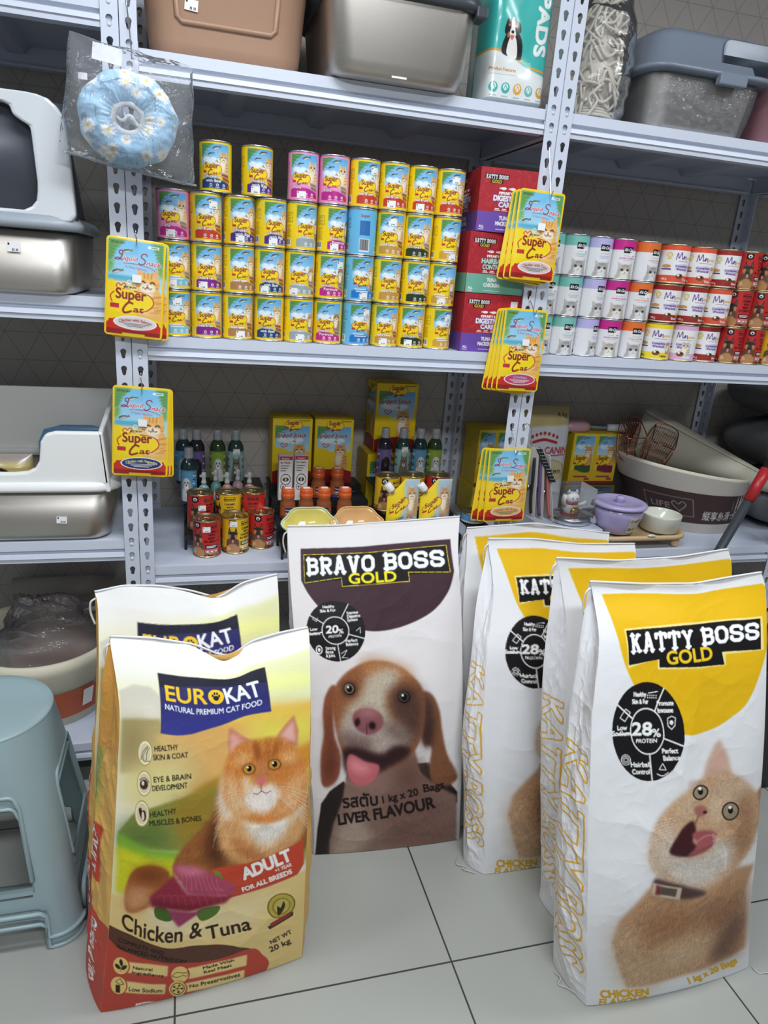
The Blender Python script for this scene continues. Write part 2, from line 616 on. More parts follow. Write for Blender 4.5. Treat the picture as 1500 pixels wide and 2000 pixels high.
def art_eurokat(W, H, hair=1.0):
    a = Art(W, H, (233, 228, 216), 2, quad=((214, 1243), (603, 1226), (592, 1868), (199, 1980)))
    A, B = (160, 1100, 3.261), (160, 1540, 3.261)
    a.cs = A
    # sky and hills
    a.poly([(0, 560), (1500, 470), (1500, 1200), (0, 1200)], (226, 226, 178), b=30)
    a.poly([(0, 420), (900, 560), (900, 760), (0, 800)], (233, 231, 226), b=30)
    a.poly([(900, 560), (1500, 500), (1500, 580), (900, 680)], (226, 229, 170), b=16)
    a.poly([(1000, 730), (1500, 700), (1500, 780), (1000, 830)], (236, 240, 150), b=14)
    a.poly([(700, 650), (1000, 640), (1000, 720), (700, 720)], (240, 240, 214), b=20)
    a.poly([(180, 830), (300, 785), (420, 800), (480, 860), (480, 1010), (180, 1010)], (203, 198, 182), b=2)
    a.poly([(180, 930), (480, 900), (480, 1010), (180, 1010)], (224, 218, 200), b=14)
    a.poly([(180, 1005), (300, 1000), (470, 995), (520, 1090), (520, 1300), (180, 1330)], (162, 147, 100), b=3)
    a.poly([(450, 1080), (1500, 880), (1500, 1500), (450, 1400)], (217, 168, 98), b=8)
    a.poly([(900, 900), (1500, 890), (1500, 990), (900, 1030)], (232, 186, 80), b=12)
    a.poly([(1020, 1010), (1500, 960), (1500, 1130), (1150, 1180)], (226, 214, 88), b=20)
    a.poly([(280, 1120), (560, 1090), (780, 1280), (600, 1460), (280, 1500)], (205, 180, 120), b=30)
    a.poly([(180, 1280), (700, 1260), (640, 1500), (180, 1540)], (216, 205, 140), b=24)
    a.poly([(200, 1000), (330, 1040), (350, 1220), (220, 1300)], (138, 122, 82), b=22)
    a.poly([(560, 1500), (700, 1420), (860, 1330), (960, 1290), (1000, 1700), (520, 1700)], (176, 134, 52), b=4)
    a.poly([(1350, 1170), (1500, 1110), (1500, 1330), (1350, 1350)], (205, 140, 52), b=6)
    a.poly([(1360, 1320), (1500, 1240), (1500, 1600), (1380, 1600)], (196, 176, 92), b=5)
    a.cs = B
    a.poly([(180, 250), (300, 120), (560, 40), (900, -60), (940, 120), (700, 330), (180, 330)], (132, 136, 66), b=2)
    a.poly([(540, 60), (860, -90), (900, 130), (640, 330)], (150, 124, 46), b=14)
    a.poly([(180, 200), (330, 160), (520, 170), (560, 330), (180, 330)], (96, 118, 56), b=16)
    a.poly([(180, 255), (420, 330), (700, 330), (700, 420), (180, 400)], (122, 168, 54), b=4)
    a.poly([(170, 330), (420, 380), (620, 380), (600, 640), (170, 640)], (205, 202, 40), b=7)
    a.hair([(170, 330), (600, 380), (600, 640), (170, 640)], int(5000 * hair), 8, 90, .8, 1.2, .6, 90, sm=0)
    a.poly([(1370, 60), (1500, 0), (1500, 420), (1370, 420)], (142, 158, 62), b=10)
    a.hair([(1370, -200), (1500, -260), (1500, 400), (1370, 400)], int(2500 * hair), 22, -65, .72, 1.3, .5, 25, sm=0)
    a.hair([(180, 130), (900, -60), (700, 330), (180, 330)], int(2500 * hair), 18, -15, .85, 1.15, .4, 30, sm=0)
    # cream field at the bottom
    a.poly([(140, 640), (420, 660), (900, 640), (1450, 470), (1500, 1100), (1180, 1230), (140, 940)], (229, 200, 132), b=3)
    a.poly([(460, 720), (900, 660), (1300, 560), (1100, 820), (600, 860)], (238, 218, 168), b=24)
    a.poly([(560, 640), (760, 780), (560, 860), (380, 740)], (228, 214, 176), b=14)
    # cat
    a.cs = B
    a.poly([(860, 90), (760, 200), (660, 300), (590, 400), (640, 470), (900, 470), (1180, 420), (1420, 330), (1440, 60), (1300, -60), (900, -40)], (150, 92, 48), sm=1, b=3)
    a.poly([(880, 100), (820, 200), (800, 330), (900, 420), (960, 300), (930, 180)], (92, 52, 30), sm=1, b=10)
    a.poly([(900, 60), (880, 200), (930, 330), (1080, 400), (1240, 360), (1390, 260), (1420, 90), (1300, 0), (1000, 0)], (214, 160, 104), sm=1, b=5)
    a.poly([(1060, 100), (1080, 200), (1180, 290), (1290, 220), (1330, 80), (1180, 40)], (240, 230, 218), sm=1, b=10)
    a.poly([(960, 240), (1060, 350), (1200, 380), (1140, 320), (1040, 260)], (180, 110, 60), sm=1, b=7)
    a.poly([(910, -120), (880, -20), (880, 60), (960, 130), (1000, 50), (980, -80)], (226, 206, 184), sm=1, b=6)
    a.poly([(1330, -60), (1340, 60), (1300, 150), (1390, 120), (1420, 0), (1390, -90)], (224, 196, 164), sm=1, b=6)
    a.hair([(860, 90), (590, 400), (640, 470), (1180, 420), (1420, 330), (1440, 60), (1300, -60), (900, -40)], int(14000 * hair), 46, 110, .72, 1.22, .5, 30)
    a.cs = A
    a.poly([(940, 1040), (935, 1130), (950, 1210), (1070, 1150), (1080, 1110), (1010, 1070), (960, 1035)], (196, 130, 100), b=2)
    a.poly([(955, 1070), (950, 1180), (1050, 1120)], (224, 168, 160), b=4)
    a.poly([(1340, 965), (1365, 1060), (1360, 1160), (1230, 1110), (1250, 1070), (1300, 1010)], (196, 130, 96), b=2)
    a.poly([(1335, 1000), (1350, 1130), (1260, 1090)], (226, 172, 164), b=4)
    a.poly([(930, 1220), (1000, 1130), (1090, 1110), (1170, 1100), (1250, 1100), (1350, 1160), (1400, 1260), (1420, 1390), (1390, 1500), (1290, 1570), (1160, 1590), (1030, 1560), (930, 1480), (905, 1360)], (206, 128, 62), sm=1, b=4)
    a.poly([(1090, 1110), (1130, 1120), (1150, 1230), (1110, 1220)], (150, 84, 36), b=5)
    a.poly([(1175, 1105), (1195, 1105), (1190, 1230), (1165, 1230)], (160, 92, 42), b=5)
    a.poly([(1230, 1110), (1260, 1115), (1230, 1210), (1205, 1220)], (150, 84, 36), b=5)
    a.poly([(960, 1240), (1030, 1180), (1090, 1200), (1030, 1240)], (228, 180, 128), b=8)
    a.poly([(1260, 1190), (1320, 1180), (1370, 1240), (1290, 1240)], (230, 180, 124), b=8)
    a.poly([(910, 1330), (960, 1310), (1010, 1370), (1040, 1470), (1100, 1530), (1030, 1560), (940, 1490)], (226, 178, 128), sm=1, b=9)
    a.poly([(1400, 1310), (1340, 1330), (1290, 1390), (1280, 1480), (1220, 1550), (1330, 1540), (1400, 1450)], (222, 166, 112), sm=1, b=9)
    a.poly([(1130, 1240), (1180, 1240), (1215, 1330), (1190, 1360), (1110, 1360), (1105, 1320)], (196, 124, 70), sm=1, b=5)
    a.poly([(1090, 1370), (1150, 1380), (1215, 1365), (1260, 1420), (1230, 1500), (1160, 1530), (1070, 1500), (1040, 1430)], (240, 226, 214), sm=1, b=6)
    a.poly([(1020, 1330), (1060, 1320), (1100, 1380), (1060, 1420)], (232, 200, 164), sm=1, b=6)
    a.hair([(930, 1220), (1000, 1130), (1250, 1100), (1350, 1160), (1420, 1390), (1390, 1500), (1160, 1590), (930, 1480), (905, 1360)], int(11000 * hair), 28, 90, .66, 1.28, .5, 35, flow=None)
    for ex, ey in ((1070, 1278), (1225, 1258)):
        a.ell(ex, ey, 40, 32, (92, 52, 30), b=2)
        a.ell(ex, ey, 33, 27, (192, 142, 50))
        a.ell(ex + 2, ey - 3, 15, 18, (22, 14, 12))
        a.ell(ex - 8, ey - 10, 6, 6, (250, 248, 240))
    a.poly([(1118, 1335), (1150, 1328), (1176, 1336), (1160, 1370), (1146, 1385), (1132, 1370)], (206, 112, 112), sm=1, b=1)
    a.line([(1146, 1385), (1148, 1412)], 5, (130, 70, 60))
    a.line([(1100, 1420), (1125, 1425), (1148, 1410), (1175, 1422), (1205, 1412)], 5, (150, 90, 80), sm=1)
    for k in range(9):
        a.line([(1080 - k * 3, 1400 + k * 8), (960 - k * 6, 1410 + k * 22), (860 - k * 4 + (k > 4) * 20, 1450 + k * 36)], 1.6, (250, 246, 236), a=.75, sm=1)
        a.line([(1235 + k * 3, 1390 + k * 8), (1330 + k * 4, 1400 + k * 20), (1420 + k * 2, 1440 + k * 30)], 1.6, (250, 246, 236), a=.75, sm=1)
    # flag logo
    a.poly(np.vstack([cm([(485, 705), (700, 722), (950, 705), (1183, 656)], 8, False), cm([(1205, 940), (1050, 965), (860, 1030), (640, 1082), (475, 1078)], 8, False)]), (34, 34, 70), col2=(58, 60, 142))
    a.poly(np.vstack([cm([(485, 705), (700, 722), (950, 705), (1183, 656)], 8, False), [(1190, 760), (484, 800)]]), (26, 26, 46))
    a.line(np.vstack([cm([(485, 705), (700, 722), (950, 705), (1183, 656)], 8, False), cm([(1205, 940), (1050, 965), (860, 1030), (640, 1082), (475, 1078)], 8, False)]), 4, (120, 110, 90), closed=True)
    f1 = lambda gx, gy: (gx, gy + 26 * np.sin(np.clip(gx / 640, 0, 1) * math.pi) - 48 * np.clip(gx / 640, 0, 1) ** 2)
    a.txt('EUR', 524, 880, 96, (240, 196, 38), w=278, bold=10, fn=f1)
    a.ell(864, 850, 52, 48, (240, 196, 38))
    paw(a, 864, 850, 38, (24, 24, 42))
    a.txt('KAT', 934, 893, 102, (236, 238, 240), w=224, bold=11, rot=-12)
    f2 = lambda gx, gy: (gx, gy + 30 * np.sin(np.clip(gx / 640, 0, 1) * math.pi) - 34 * np.clip(gx / 640, 0, 1) ** 2.2)
    a.txt('NATURAL PREMIUM CAT FOOD', 512, 934, 32, (236, 238, 240), w=640, bold=2.5, fn=f2)
    # three benefits
    for (ox, oy), l1, l2 in (((365, 1198), 'HEALTHY', 'SKIN & COAT'), ((364, 1378), 'EYE & BRAIN', 'DEVELOPMENT')):
        a.ell(ox, oy, 54, 76, (170, 146, 78)); a.ell(ox, oy, 48, 69, (236, 228, 196)); a.ell(ox, oy, 41, 58, (206, 196, 160))
        a.txt(l1, ox + 70, oy - 12, 32, (40, 34, 26), w=len(l1) * 24, bold=3.5, rot=-6)
        a.txt(l2, ox + 62, oy + 40, 32, (40, 34, 26), w=len(l2) * 22.5, bold=3.5, rot=-6)
    a.line([(335, 1240), (350, 1190), (385, 1160), (350, 1215), (360, 1245), (400, 1245)], 4, (70, 56, 40), sm=1)
    a.line([(375, 1240), (380, 1190), (400, 1165)], 4, (70, 56, 40), sm=1)
    a.ell(362, 1385, 30, 30, (70, 46, 36)); a.ell(355, 1378, 10, 14, (226, 214, 180))
    a.line([(330, 1360), (365, 1345), (400, 1370)], 5, (70, 46, 36), sm=1)
    a.cs = B
    a.ell(354, 122, 54, 78, (170, 146, 78)); a.ell(354, 122, 48, 71, (236, 228, 196)); a.ell(354, 122, 40, 60, (206, 196, 160))
    a.poly([(330, 95), (348, 90), (354, 110), (362, 100), (380, 110), (384, 150), (366, 165), (350, 150), (335, 125)], (58, 34, 30), sm=1)
    a.poly([(352, 120), (366, 112), (372, 150), (358, 160)], (226, 206, 180), sm=1)
    a.txt('HEALTHY', 414, 140, 32, (44, 38, 20), w=190, bold=3.5, rot=-10)
    a.txt('MUSCLES & BONES', 412, 190, 32, (44, 38, 20), w=362, bold=3.5, rot=-7)
    # red ribbon
    a.poly([(830, 432), (1180, 370), (1400, 285), (1406, 440), (1370, 500), (1180, 560), (960, 610), (900, 520)], (196, 72, 48), b=1)
    a.txt('ADULT', 1052, 496, 76, (244, 240, 236), w=300, bold=15, rot=-19)
    a.txt('+1 YEAR', 1240, 466, 22, (240, 232, 226), w=100, bold=3, rot=-17)
    a.txt('FOR ALL BREEDS', 1046, 574, 30, (242, 238, 232), w=305, bold=7, rot=-17)
    # chicken and tuna
    a.poly([(250, 600), (300, 480), (400, 430), (500, 430), (560, 460), (560, 560), (450, 640), (420, 690), (310, 740), (255, 720)], (160, 92, 48), sm=1, b=2)
    a.poly([(250, 620), (320, 570), (440, 570), (430, 660), (310, 730), (262, 710)], (204, 148, 104), sm=1, b=12)
    a.poly([(300, 500), (400, 440), (540, 450), (500, 510), (360, 540)], (120, 62, 28), sm=1, b=12)
    a.hair([(250, 600), (300, 480), (500, 430), (560, 560), (310, 740)], int(1600 * hair), 6, 0, .6, 1.3, .6, 180)
    a.poly([(470, 690), (540, 680), (600, 740), (560, 770), (480, 750)], (70, 104, 40), sm=1)
    a.poly([(760, 690), (900, 660), (880, 720), (790, 760)], (84, 118, 46), sm=1)
    a.poly([(860, 440), (900, 450), (920, 490), (880, 480)], (110, 140, 50), sm=1)
    a.poly([(585, 408), (740, 415), (880, 470), (1010, 530), (985, 590), (800, 590), (690, 580), (590, 450)], (170, 74, 96), b=2)
    a.poly([(600, 412), (730, 420), (840, 462), (700, 470), (620, 450)], (206, 118, 140), b=6)
    a.poly([(500, 560), (590, 470), (690, 580), (985, 590), (940, 640), (720, 690), (440, 680), (430, 620)], (146, 46, 64), b=3)
    a.poly([(440, 640), (720, 650), (930, 620), (700, 690), (460, 684)], (112, 32, 48), b=5)
    a.poly([(560, 690), (720, 700), (800, 690), (640, 800), (600, 760)], (156, 60, 96), b=2)
    for k in range(9):
        a.line([(620 + 32 * k, 430 + 7 * k), (650 + 30 * k, 470 + 9 * k), (650 + 34 * k, 560)], 3, (216, 140, 150), a=.6, sm=1)
        a.line([(480 + 50 * k, 620 - 6 * k), (520 + 48 * k, 600), (540 + 48 * k, 660)], 3, (196, 110, 118), a=.5, sm=1)
    f3 = lambda gx, gy: (gx, gy + 62 * np.sin(np.clip(gx / 540, 0, 1) * math.pi * .9))
    a.txt('Chicken &', 236, 842, 98, (50, 32, 24), w=560, bold=9, fn=f3)
    a.txt('Tuna', 838, 884, 88, (50, 32, 24), w=274, bold=9, rot=-12)
    # medal
    a.poly([(1200, 820), (1350, 740), (1350, 770), (1215, 840)], (60, 52, 32))
    a.ell(1278, 690, 82, 82, (104, 92, 40)); a.ell(1278, 690, 74, 76, (190, 168, 70)); a.ell(1278, 692, 54, 56, (150, 132, 56)); a.ell(1280, 692, 44, 46, (196, 178, 92))
    a.poly([(1260, 750), (1255, 690), (1275, 700), (1290, 660), (1300, 690), (1285, 730)], (54, 44, 26), sm=1)
    a.poly([(1215, 800), (1330, 740), (1335, 765), (1225, 825)], (156, 52, 52))
    a.txt('NET WT', 1228, 944, 28, (40, 30, 22), w=130, bold=4, rot=-25)
    a.txt('20 kg', 1226, 998, 36, (40, 30, 22), w=125, bold=5, rot=-22)
    # swoosh and red foot
    a.poly(np.vstack([[(140, 850)], cm([(300, 880), (560, 942), (760, 918), (960, 922), (1110, 962)], 8, False), [(900, 1060), (140, 1060)]]), (92, 58, 44))
    a.txt('COMPLETE AND', 216, 940, 26, (34, 20, 16), w=335, bold=4, rot=9)
    a.txt('BALANCED NUTRITION', 210, 990, 26, (34, 20, 16), w=495, bold=4, rot=6)
    a.poly(np.vstack([cm([(60, 960), (240, 995), (450, 1035), (700, 1040), (900, 1020), (1110, 962), (1180, 1010), (1220, 1080), (1170, 1260), (1430, 1110), (1430, 1300), (1200, 1500), (0, 1600)], 5)]), (190, 74, 58))
    for cx, cy, l, x0, y0 in ((250, 1100, 0, 585, 1090), (244, 1232, 1, 578, 1220), (668, 1120, 2, 1088, 1000), (660, 1222, 3, 1078, 1108)):
        sl = -.02 if l < 2 else -.2
        a.poly([(cx, cy - 34), (x0, cy - 34 + sl * (x0 - cx)), (x0, cy + 40 + sl * (x0 - cx)), (cx, cy + 40)], (238, 210, 140), b=1)
        a.ell(cx + 4, cy, 62, 60, (172, 50, 36)); a.ell(cx, cy, 58, 57, (238, 206, 124))
    for r, dx, dy in ((-20, 0, -22), (-60, -24, 8), (50, 24, 8)):
        a.ell(250 + dx, 1100 + dy, 13, 24, (50, 34, 26), rot=r)
    a.line([(250, 1140), (252, 1090)], 4, (50, 34, 26))
    a.poly([(222, 1230), (258, 1230), (258, 1280), (226, 1280)], (50, 34, 26)); a.line([(220, 1210), (252, 1185), (282, 1222), (250, 1225)], 4, (50, 34, 26), closed=True)
    a.line([(615, 1130), (650, 1106), (700, 1106), (722, 1092), (715, 1128), (690, 1124), (650, 1138), (615, 1130)], 4, (50, 34, 26), sm=1)
    a.ell(660, 1222, 48, 46, (50, 34, 26)); a.ell(660, 1222, 43, 41, (238, 206, 124))
    for t in range(5):
        c, n = math.cos(t * 1.26), math.sin(t * 1.26)
        a.line([(660, 1222), (660 + 28 * c, 1222 + 26 * n)], 4, (50, 34, 26)); a.ell(660 + 30 * c, 1222 + 28 * n, 8, 8, (50, 34, 26))
    a.txt('Natural', 340, 1108, 19, (44, 30, 22), w=138, bold=3.5)
    a.txt('Ingredients', 336, 1140, 19, (44, 30, 22), w=222, bold=3.5)
    a.txt('Low Sodium', 322, 1258, 28, (44, 30, 22), w=238, bold=3.5, rot=-1)
    a.txt('Made With', 820, 1084, 18, (44, 30, 22), w=196, bold=3.5, rot=-13)
    a.txt('Real Meat', 826, 1113, 18, (44, 30, 22), w=178, bold=3.5, rot=-13)
    a.txt('No Preservatives', 742, 1218, 28, (44, 30, 22), w=320, bold=3.5, rot=-13)
    for x, y, t, w in ((385, 1365, 'PROTEIN', 170), (610, 1325, 'FAT', 80), (770, 1290, 'FIBER', 110)):
        a.ell(x + w * .45, y - 8, w * .5 + 6, 34, (240, 220, 214), rot=-8); a.ell(x + w * .45, y - 5, w * .5 + 2, 31, (190, 74, 58), rot=-8)
        a.txt(t, x, y, 24, (244, 236, 230), w=w, bold=3, rot=-10)
    # white top and folded side
    a.cs = (0, 0, 1)
    a.poly([(190, 1225), (620, 1205), (620, 1262), (560, 1285), (430, 1302), (330, 1292), (190, 1272)], (236, 235, 232), b=5)
    return a.done()

def art_euroside(W, H):
    a = Art(W, H, (226, 178, 96), 2, size=(40, 700))
    a.rect(0, 0, 40, 200, (214, 156, 76), b=6)
    a.rect(0, 500, 40, 700, (193, 74, 58), b=1)
    a.rect(0, 330, 24, 440, (198, 72, 52), b=1)
    a.rect(0, 200, 12, 330, (150, 160, 76), b=5)
    a.txt('ADULT', 6, 338, 13, (244, 238, 232), w=92, bold=2, rot=90)
    a.txt('Chicken & Tuna', 16, 512, 12, (244, 238, 232), w=160, bold=1.6, rot=90)
    a.rect(0, 0, 40, 12, (205, 160, 92))
    return a.done()

def sauce(a, cx, cy, r, num, labels, e=1.04):
    """round black benefit wheel"""
    a.ell(cx, cy, r * e, r, K_)
    for t in (-150, -62, 15, 82, 172):
        c, n = math.cos(math.radians(t)), math.sin(math.radians(t))
        a.line([(cx + c * r * .44 * e, cy + n * r * .44), (cx + c * r * e, cy + n * r)], r * .03, W_)
    a.ell(cx, cy, r * .47 * e, r * .47, W_); a.ell(cx, cy, r * .44 * e, r * .44, K_)
    a.txt(num, cx - r * .33, cy + r * .10, r * .25, W_, w=r * .43, bold=r * .045, shear=.12, rot=-4)
    a.txt('%', cx + r * .12, cy + r * .10, r * .15, W_, w=r * .17, bold=r * .02, rot=-4)
    a.txt('PROTEIN', cx - r * .24, cy + r * .25, r * .075, W_, w=r * .44, bold=r * .012, shear=.2, rot=-6)
    for t, x, y, w in labels:
        a.txt(t, cx + x * r, cy + y * r, r * .095, W_, w=w * r, bold=r * .02, rot=-4)

def logo_boss(a, word, quad, tab, wordquad, gold, gq, edge):
    a.poly(quad, K_); a.poly(tab, K_)
    if edge: a.line(edge, 3.5, (232, 210, 60))
    slab(a, word, wordquad, (240, 240, 240))
    a.txt('GOLD', gq[0], gq[1], gq[2], gold, w=gq[3], bold=gq[2] * .13, rot=gq[4])

def art_bravo(W, H):
    a = Art(W, H, (226, 222, 222), 2, quad=((560, 1026), (898, 1006), (888, 1641), (598, 1673)))
    a.cs = (540, 990, 2.816)
    P = (66, 44, 52)
    a.poly(np.vstack([[(143, 246), (500, 232), (966, 200)], cm([(978, 400), (940, 520), (850, 630), (700, 700), (550, 722), (400, 690), (270, 610), (190, 520), (145, 440)], 6, False)]), P, b=.5)
    logo_boss(a, 'BRAVO BOSS', [(158, 284), (560, 270), (948, 236), (962, 402), (560, 424), (165, 456)], [(385, 400), (750, 390), (754, 452), (388, 474)],
              [(176, 306), (934, 266), (938, 368), (180, 408)], (240, 226, 40), (428, 458, 60, 260, -2),
              [(162, 284), (560, 270), (946, 238), (960, 402), (752, 398), (756, 452), (388, 474), (384, 422), (166, 454), (162, 284)])
    # dog
    N = (44, 36, 36)
    a.poly([(340, 1490), (250, 1550), (195, 1620), (175, 1760), (170, 1930), (280, 1930), (300, 1700), (380, 1560)], N, b=1)
    a.poly([(740, 1390), (820, 1390), (900, 1470), (965, 1560), (965, 1620), (820, 1520)], N, b=1)
    a.poly([(350, 1480), (330, 1580), (275, 1720), (255, 1830), (262, 1930), (962, 1860), (962, 1580), (880, 1530), (770, 1440), (740, 1300), (420, 1300)], (140, 112, 100), b=2)
    a.poly([(560, 1560), (760, 1500), (900, 1580), (950, 1860), (620, 1880)], (126, 94, 86), b=16)
    a.poly([(300, 1740), (420, 1640), (520, 1800), (400, 1910), (270, 1920)], (178, 158, 142), b=12)
    a.poly([(600, 1420), (740, 1340), (800, 1480), (700, 1560)], (106, 74, 64), b=22)
    a.poly([(310, 1000), (262, 1060), (242, 1150), (240, 1250), (214, 1350), (203, 1450), (208, 1520), (245, 1525), (295, 1488), (322, 1430), (326, 1340), (300, 1250), (306, 1130), (350, 1050)], (140, 82, 58), sm=1, b=2)
    a.poly([(300, 1100), (262, 1180), (262, 1300), (225, 1440), (250, 1500), (300, 1400), (290, 1260)], (98, 50, 40), sm=1, b=12)
    a.poly([(780, 1040), (840, 1050), (876, 1130), (888, 1230), (912, 1350), (955, 1440), (960, 1490), (905, 1520), (840, 1500), (818, 1420), (832, 1312), (790, 1290), (770, 1150)], (128, 84, 60), sm=1, b=2)
    a.poly([(785, 1060), (830, 1080), (850, 1180), (836, 1300), (800, 1310), (775, 1240), (780, 1140)], (62, 44, 40), sm=1, b=8)
    a.poly([(320, 1010), (390, 935), (480, 888), (565, 875), (650, 890), (725, 935), (790, 1010), (805, 1100), (785, 1240), (730, 1340), (600, 1420), (420, 1430), (340, 1340), (310, 1200), (300, 1090)], (146, 92, 60), sm=1, b=2)
    a.poly([(470, 885), (570, 872), (690, 905), (760, 960), (640, 960), (520, 950)], (176, 120, 74), sm=1, b=12)
    a.poly([(500, 960), (600, 915), (680, 930), (650, 1010), (600, 1060), (640, 1180), (700, 1260), (560, 1330), (420, 1300), (360, 1240), (380, 1120), (470, 1040)], (190, 178, 158), sm=1, b=9)
    a.poly([(640, 1010), (760, 1000), (800, 1100), (780, 1230), (700, 1300), (650, 1180), (620, 1080)], (84, 58, 50), sm=1, b=12)
    a.poly([(345, 1200), (420, 1150), (560, 1170), (690, 1240), (680, 1320), (560, 1400), (430, 1330), (350, 1280)], (176, 160, 150), sm=1, b=9)
    a.poly([(345, 1230), (420, 1260), (520, 1270), (480, 1330), (380, 1330)], (120, 96, 94), sm=1, b=10)
    a.poly([(560, 1180), (660, 1180), (740, 1260), (700, 1300), (620, 1250)], (126, 106, 98), sm=1, b=10)
    a.poly([(345, 1330), (420, 1310), (560, 1340), (640, 1300), (720, 1310), (690, 1370), (560, 1430), (430, 1490), (352, 1440)], (54, 32, 34), sm=1, b=5)
    a.hair([(320, 1010), (480, 888), (650, 890), (790, 1010), (785, 1240), (600, 1420), (420, 1430), (310, 1200)], 11000, 16, 100, .66, 1.26, .5, 60)
    a.hair([(310, 1000), (242, 1150), (203, 1450), (245, 1525), (322, 1430), (306, 1130)], 3000, 24, 95, .8, 1.2, .4, 20)
    a.hair([(780, 1040), (888, 1230), (960, 1490), (840, 1500), (770, 1150)], 3000, 24, 80, .8, 1.25, .4, 20)
    a.hair([(330, 1580), (262, 1920), (962, 1860), (962, 1580), (770, 1440)], 10000, 24, 90, .74, 1.22, .45, 40, sm=0)
    for ex, ey, d in ((403, 1018, 0), (698, 1058, 1)):
        a.ell(ex, ey, 46, 40, (72, 48, 42), b=5)
        a.ell(ex, ey, 33, 31, (26, 20, 20)); a.ell(ex - 2, ey - 2, 27, 25, (122, 106, 84) if not d else (66, 58, 52)); a.ell(ex, ey, 16, 17, (18, 14, 14)); a.ell(ex - 7, ey - 9, 6, 6, (232, 232, 228))
    a.poly([(412, 1180), (420, 1140), (465, 1115), (530, 1118), (575, 1145), (580, 1195), (540, 1235), (495, 1245), (440, 1225)], (138, 84, 88), sm=1, b=2)
    a.poly([(440, 1130), (500, 1116), (560, 1140), (500, 1150)], (176, 122, 126), sm=1, b=7)
    a.ell(438, 1184, 15, 22, (40, 22, 26), rot=20, b=2); a.ell(520, 1200, 20, 20, (40, 22, 26), rot=-20, b=2)
    a.line([(490, 1190), (488, 1245)], 5, (70, 40, 44))
    a.poly([(362, 1400), (390, 1350), (470, 1385), (545, 1400), (540, 1450), (490, 1500), (420, 1510), (370, 1470)], (196, 104, 112), sm=1, b=2)
    a.poly([(385, 1380), (460, 1400), (500, 1430), (440, 1450), (390, 1430)], (226, 144, 150), sm=1, b=7)
    T_ = (36, 28, 28)
    a.txt('รสตับ', 332, 1632, 62, T_, w=206, bold=9, rot=-6)
    a.txt('1 kg x 20', 566, 1602, 40, T_, w=200, bold=7, rot=-11)
    a.txt('Bags', 792, 1548, 42, T_, w=108, bold=7, rot=-9)
    a.txt('LIVER FLAVOUR', 308, 1732, 62, T_, w=552, bold=12, rot=-10)
    sauce(a, 338, 718, 162, '20', [('Healthy', -.42, -.74, .42), ('Skin & Fur', -.52, -.6, .56), ('Improve', .44, -.54, .38), ('Digestive', .44, -.42, .45), ('System', .44, -.3, .35),
                                  ('Low', -.9, .02, .26), ('Sodium', -.93, .17, .38), ('Perfect', .36, .38, .4), ('Balance', .36, .5, .42), ('Strong', -.36, .64, .34), ('Bone', -.36, .76, .26), ('& Joint', -.36, .88, .32)])
    for k in range(3): a.ell(240, 822, 20 - 6 * k, 24 - 7 * k, W_ if k % 2 == 0 else K_)
    a.line([(365, 840), (400, 820), (385, 845), (370, 860), (405, 860)], 3, W_)
    a.line([(205, 655), (230, 670), (240, 650)], 3, W_); a.line([(455, 720), (480, 700), (478, 735)], 3, W_)
    a.cs = (0, 0, 1)
    a.poly([(540, 1000), (920, 985), (920, 1018), (540, 1040)], (222, 218, 216), b=1)
    return a.done()

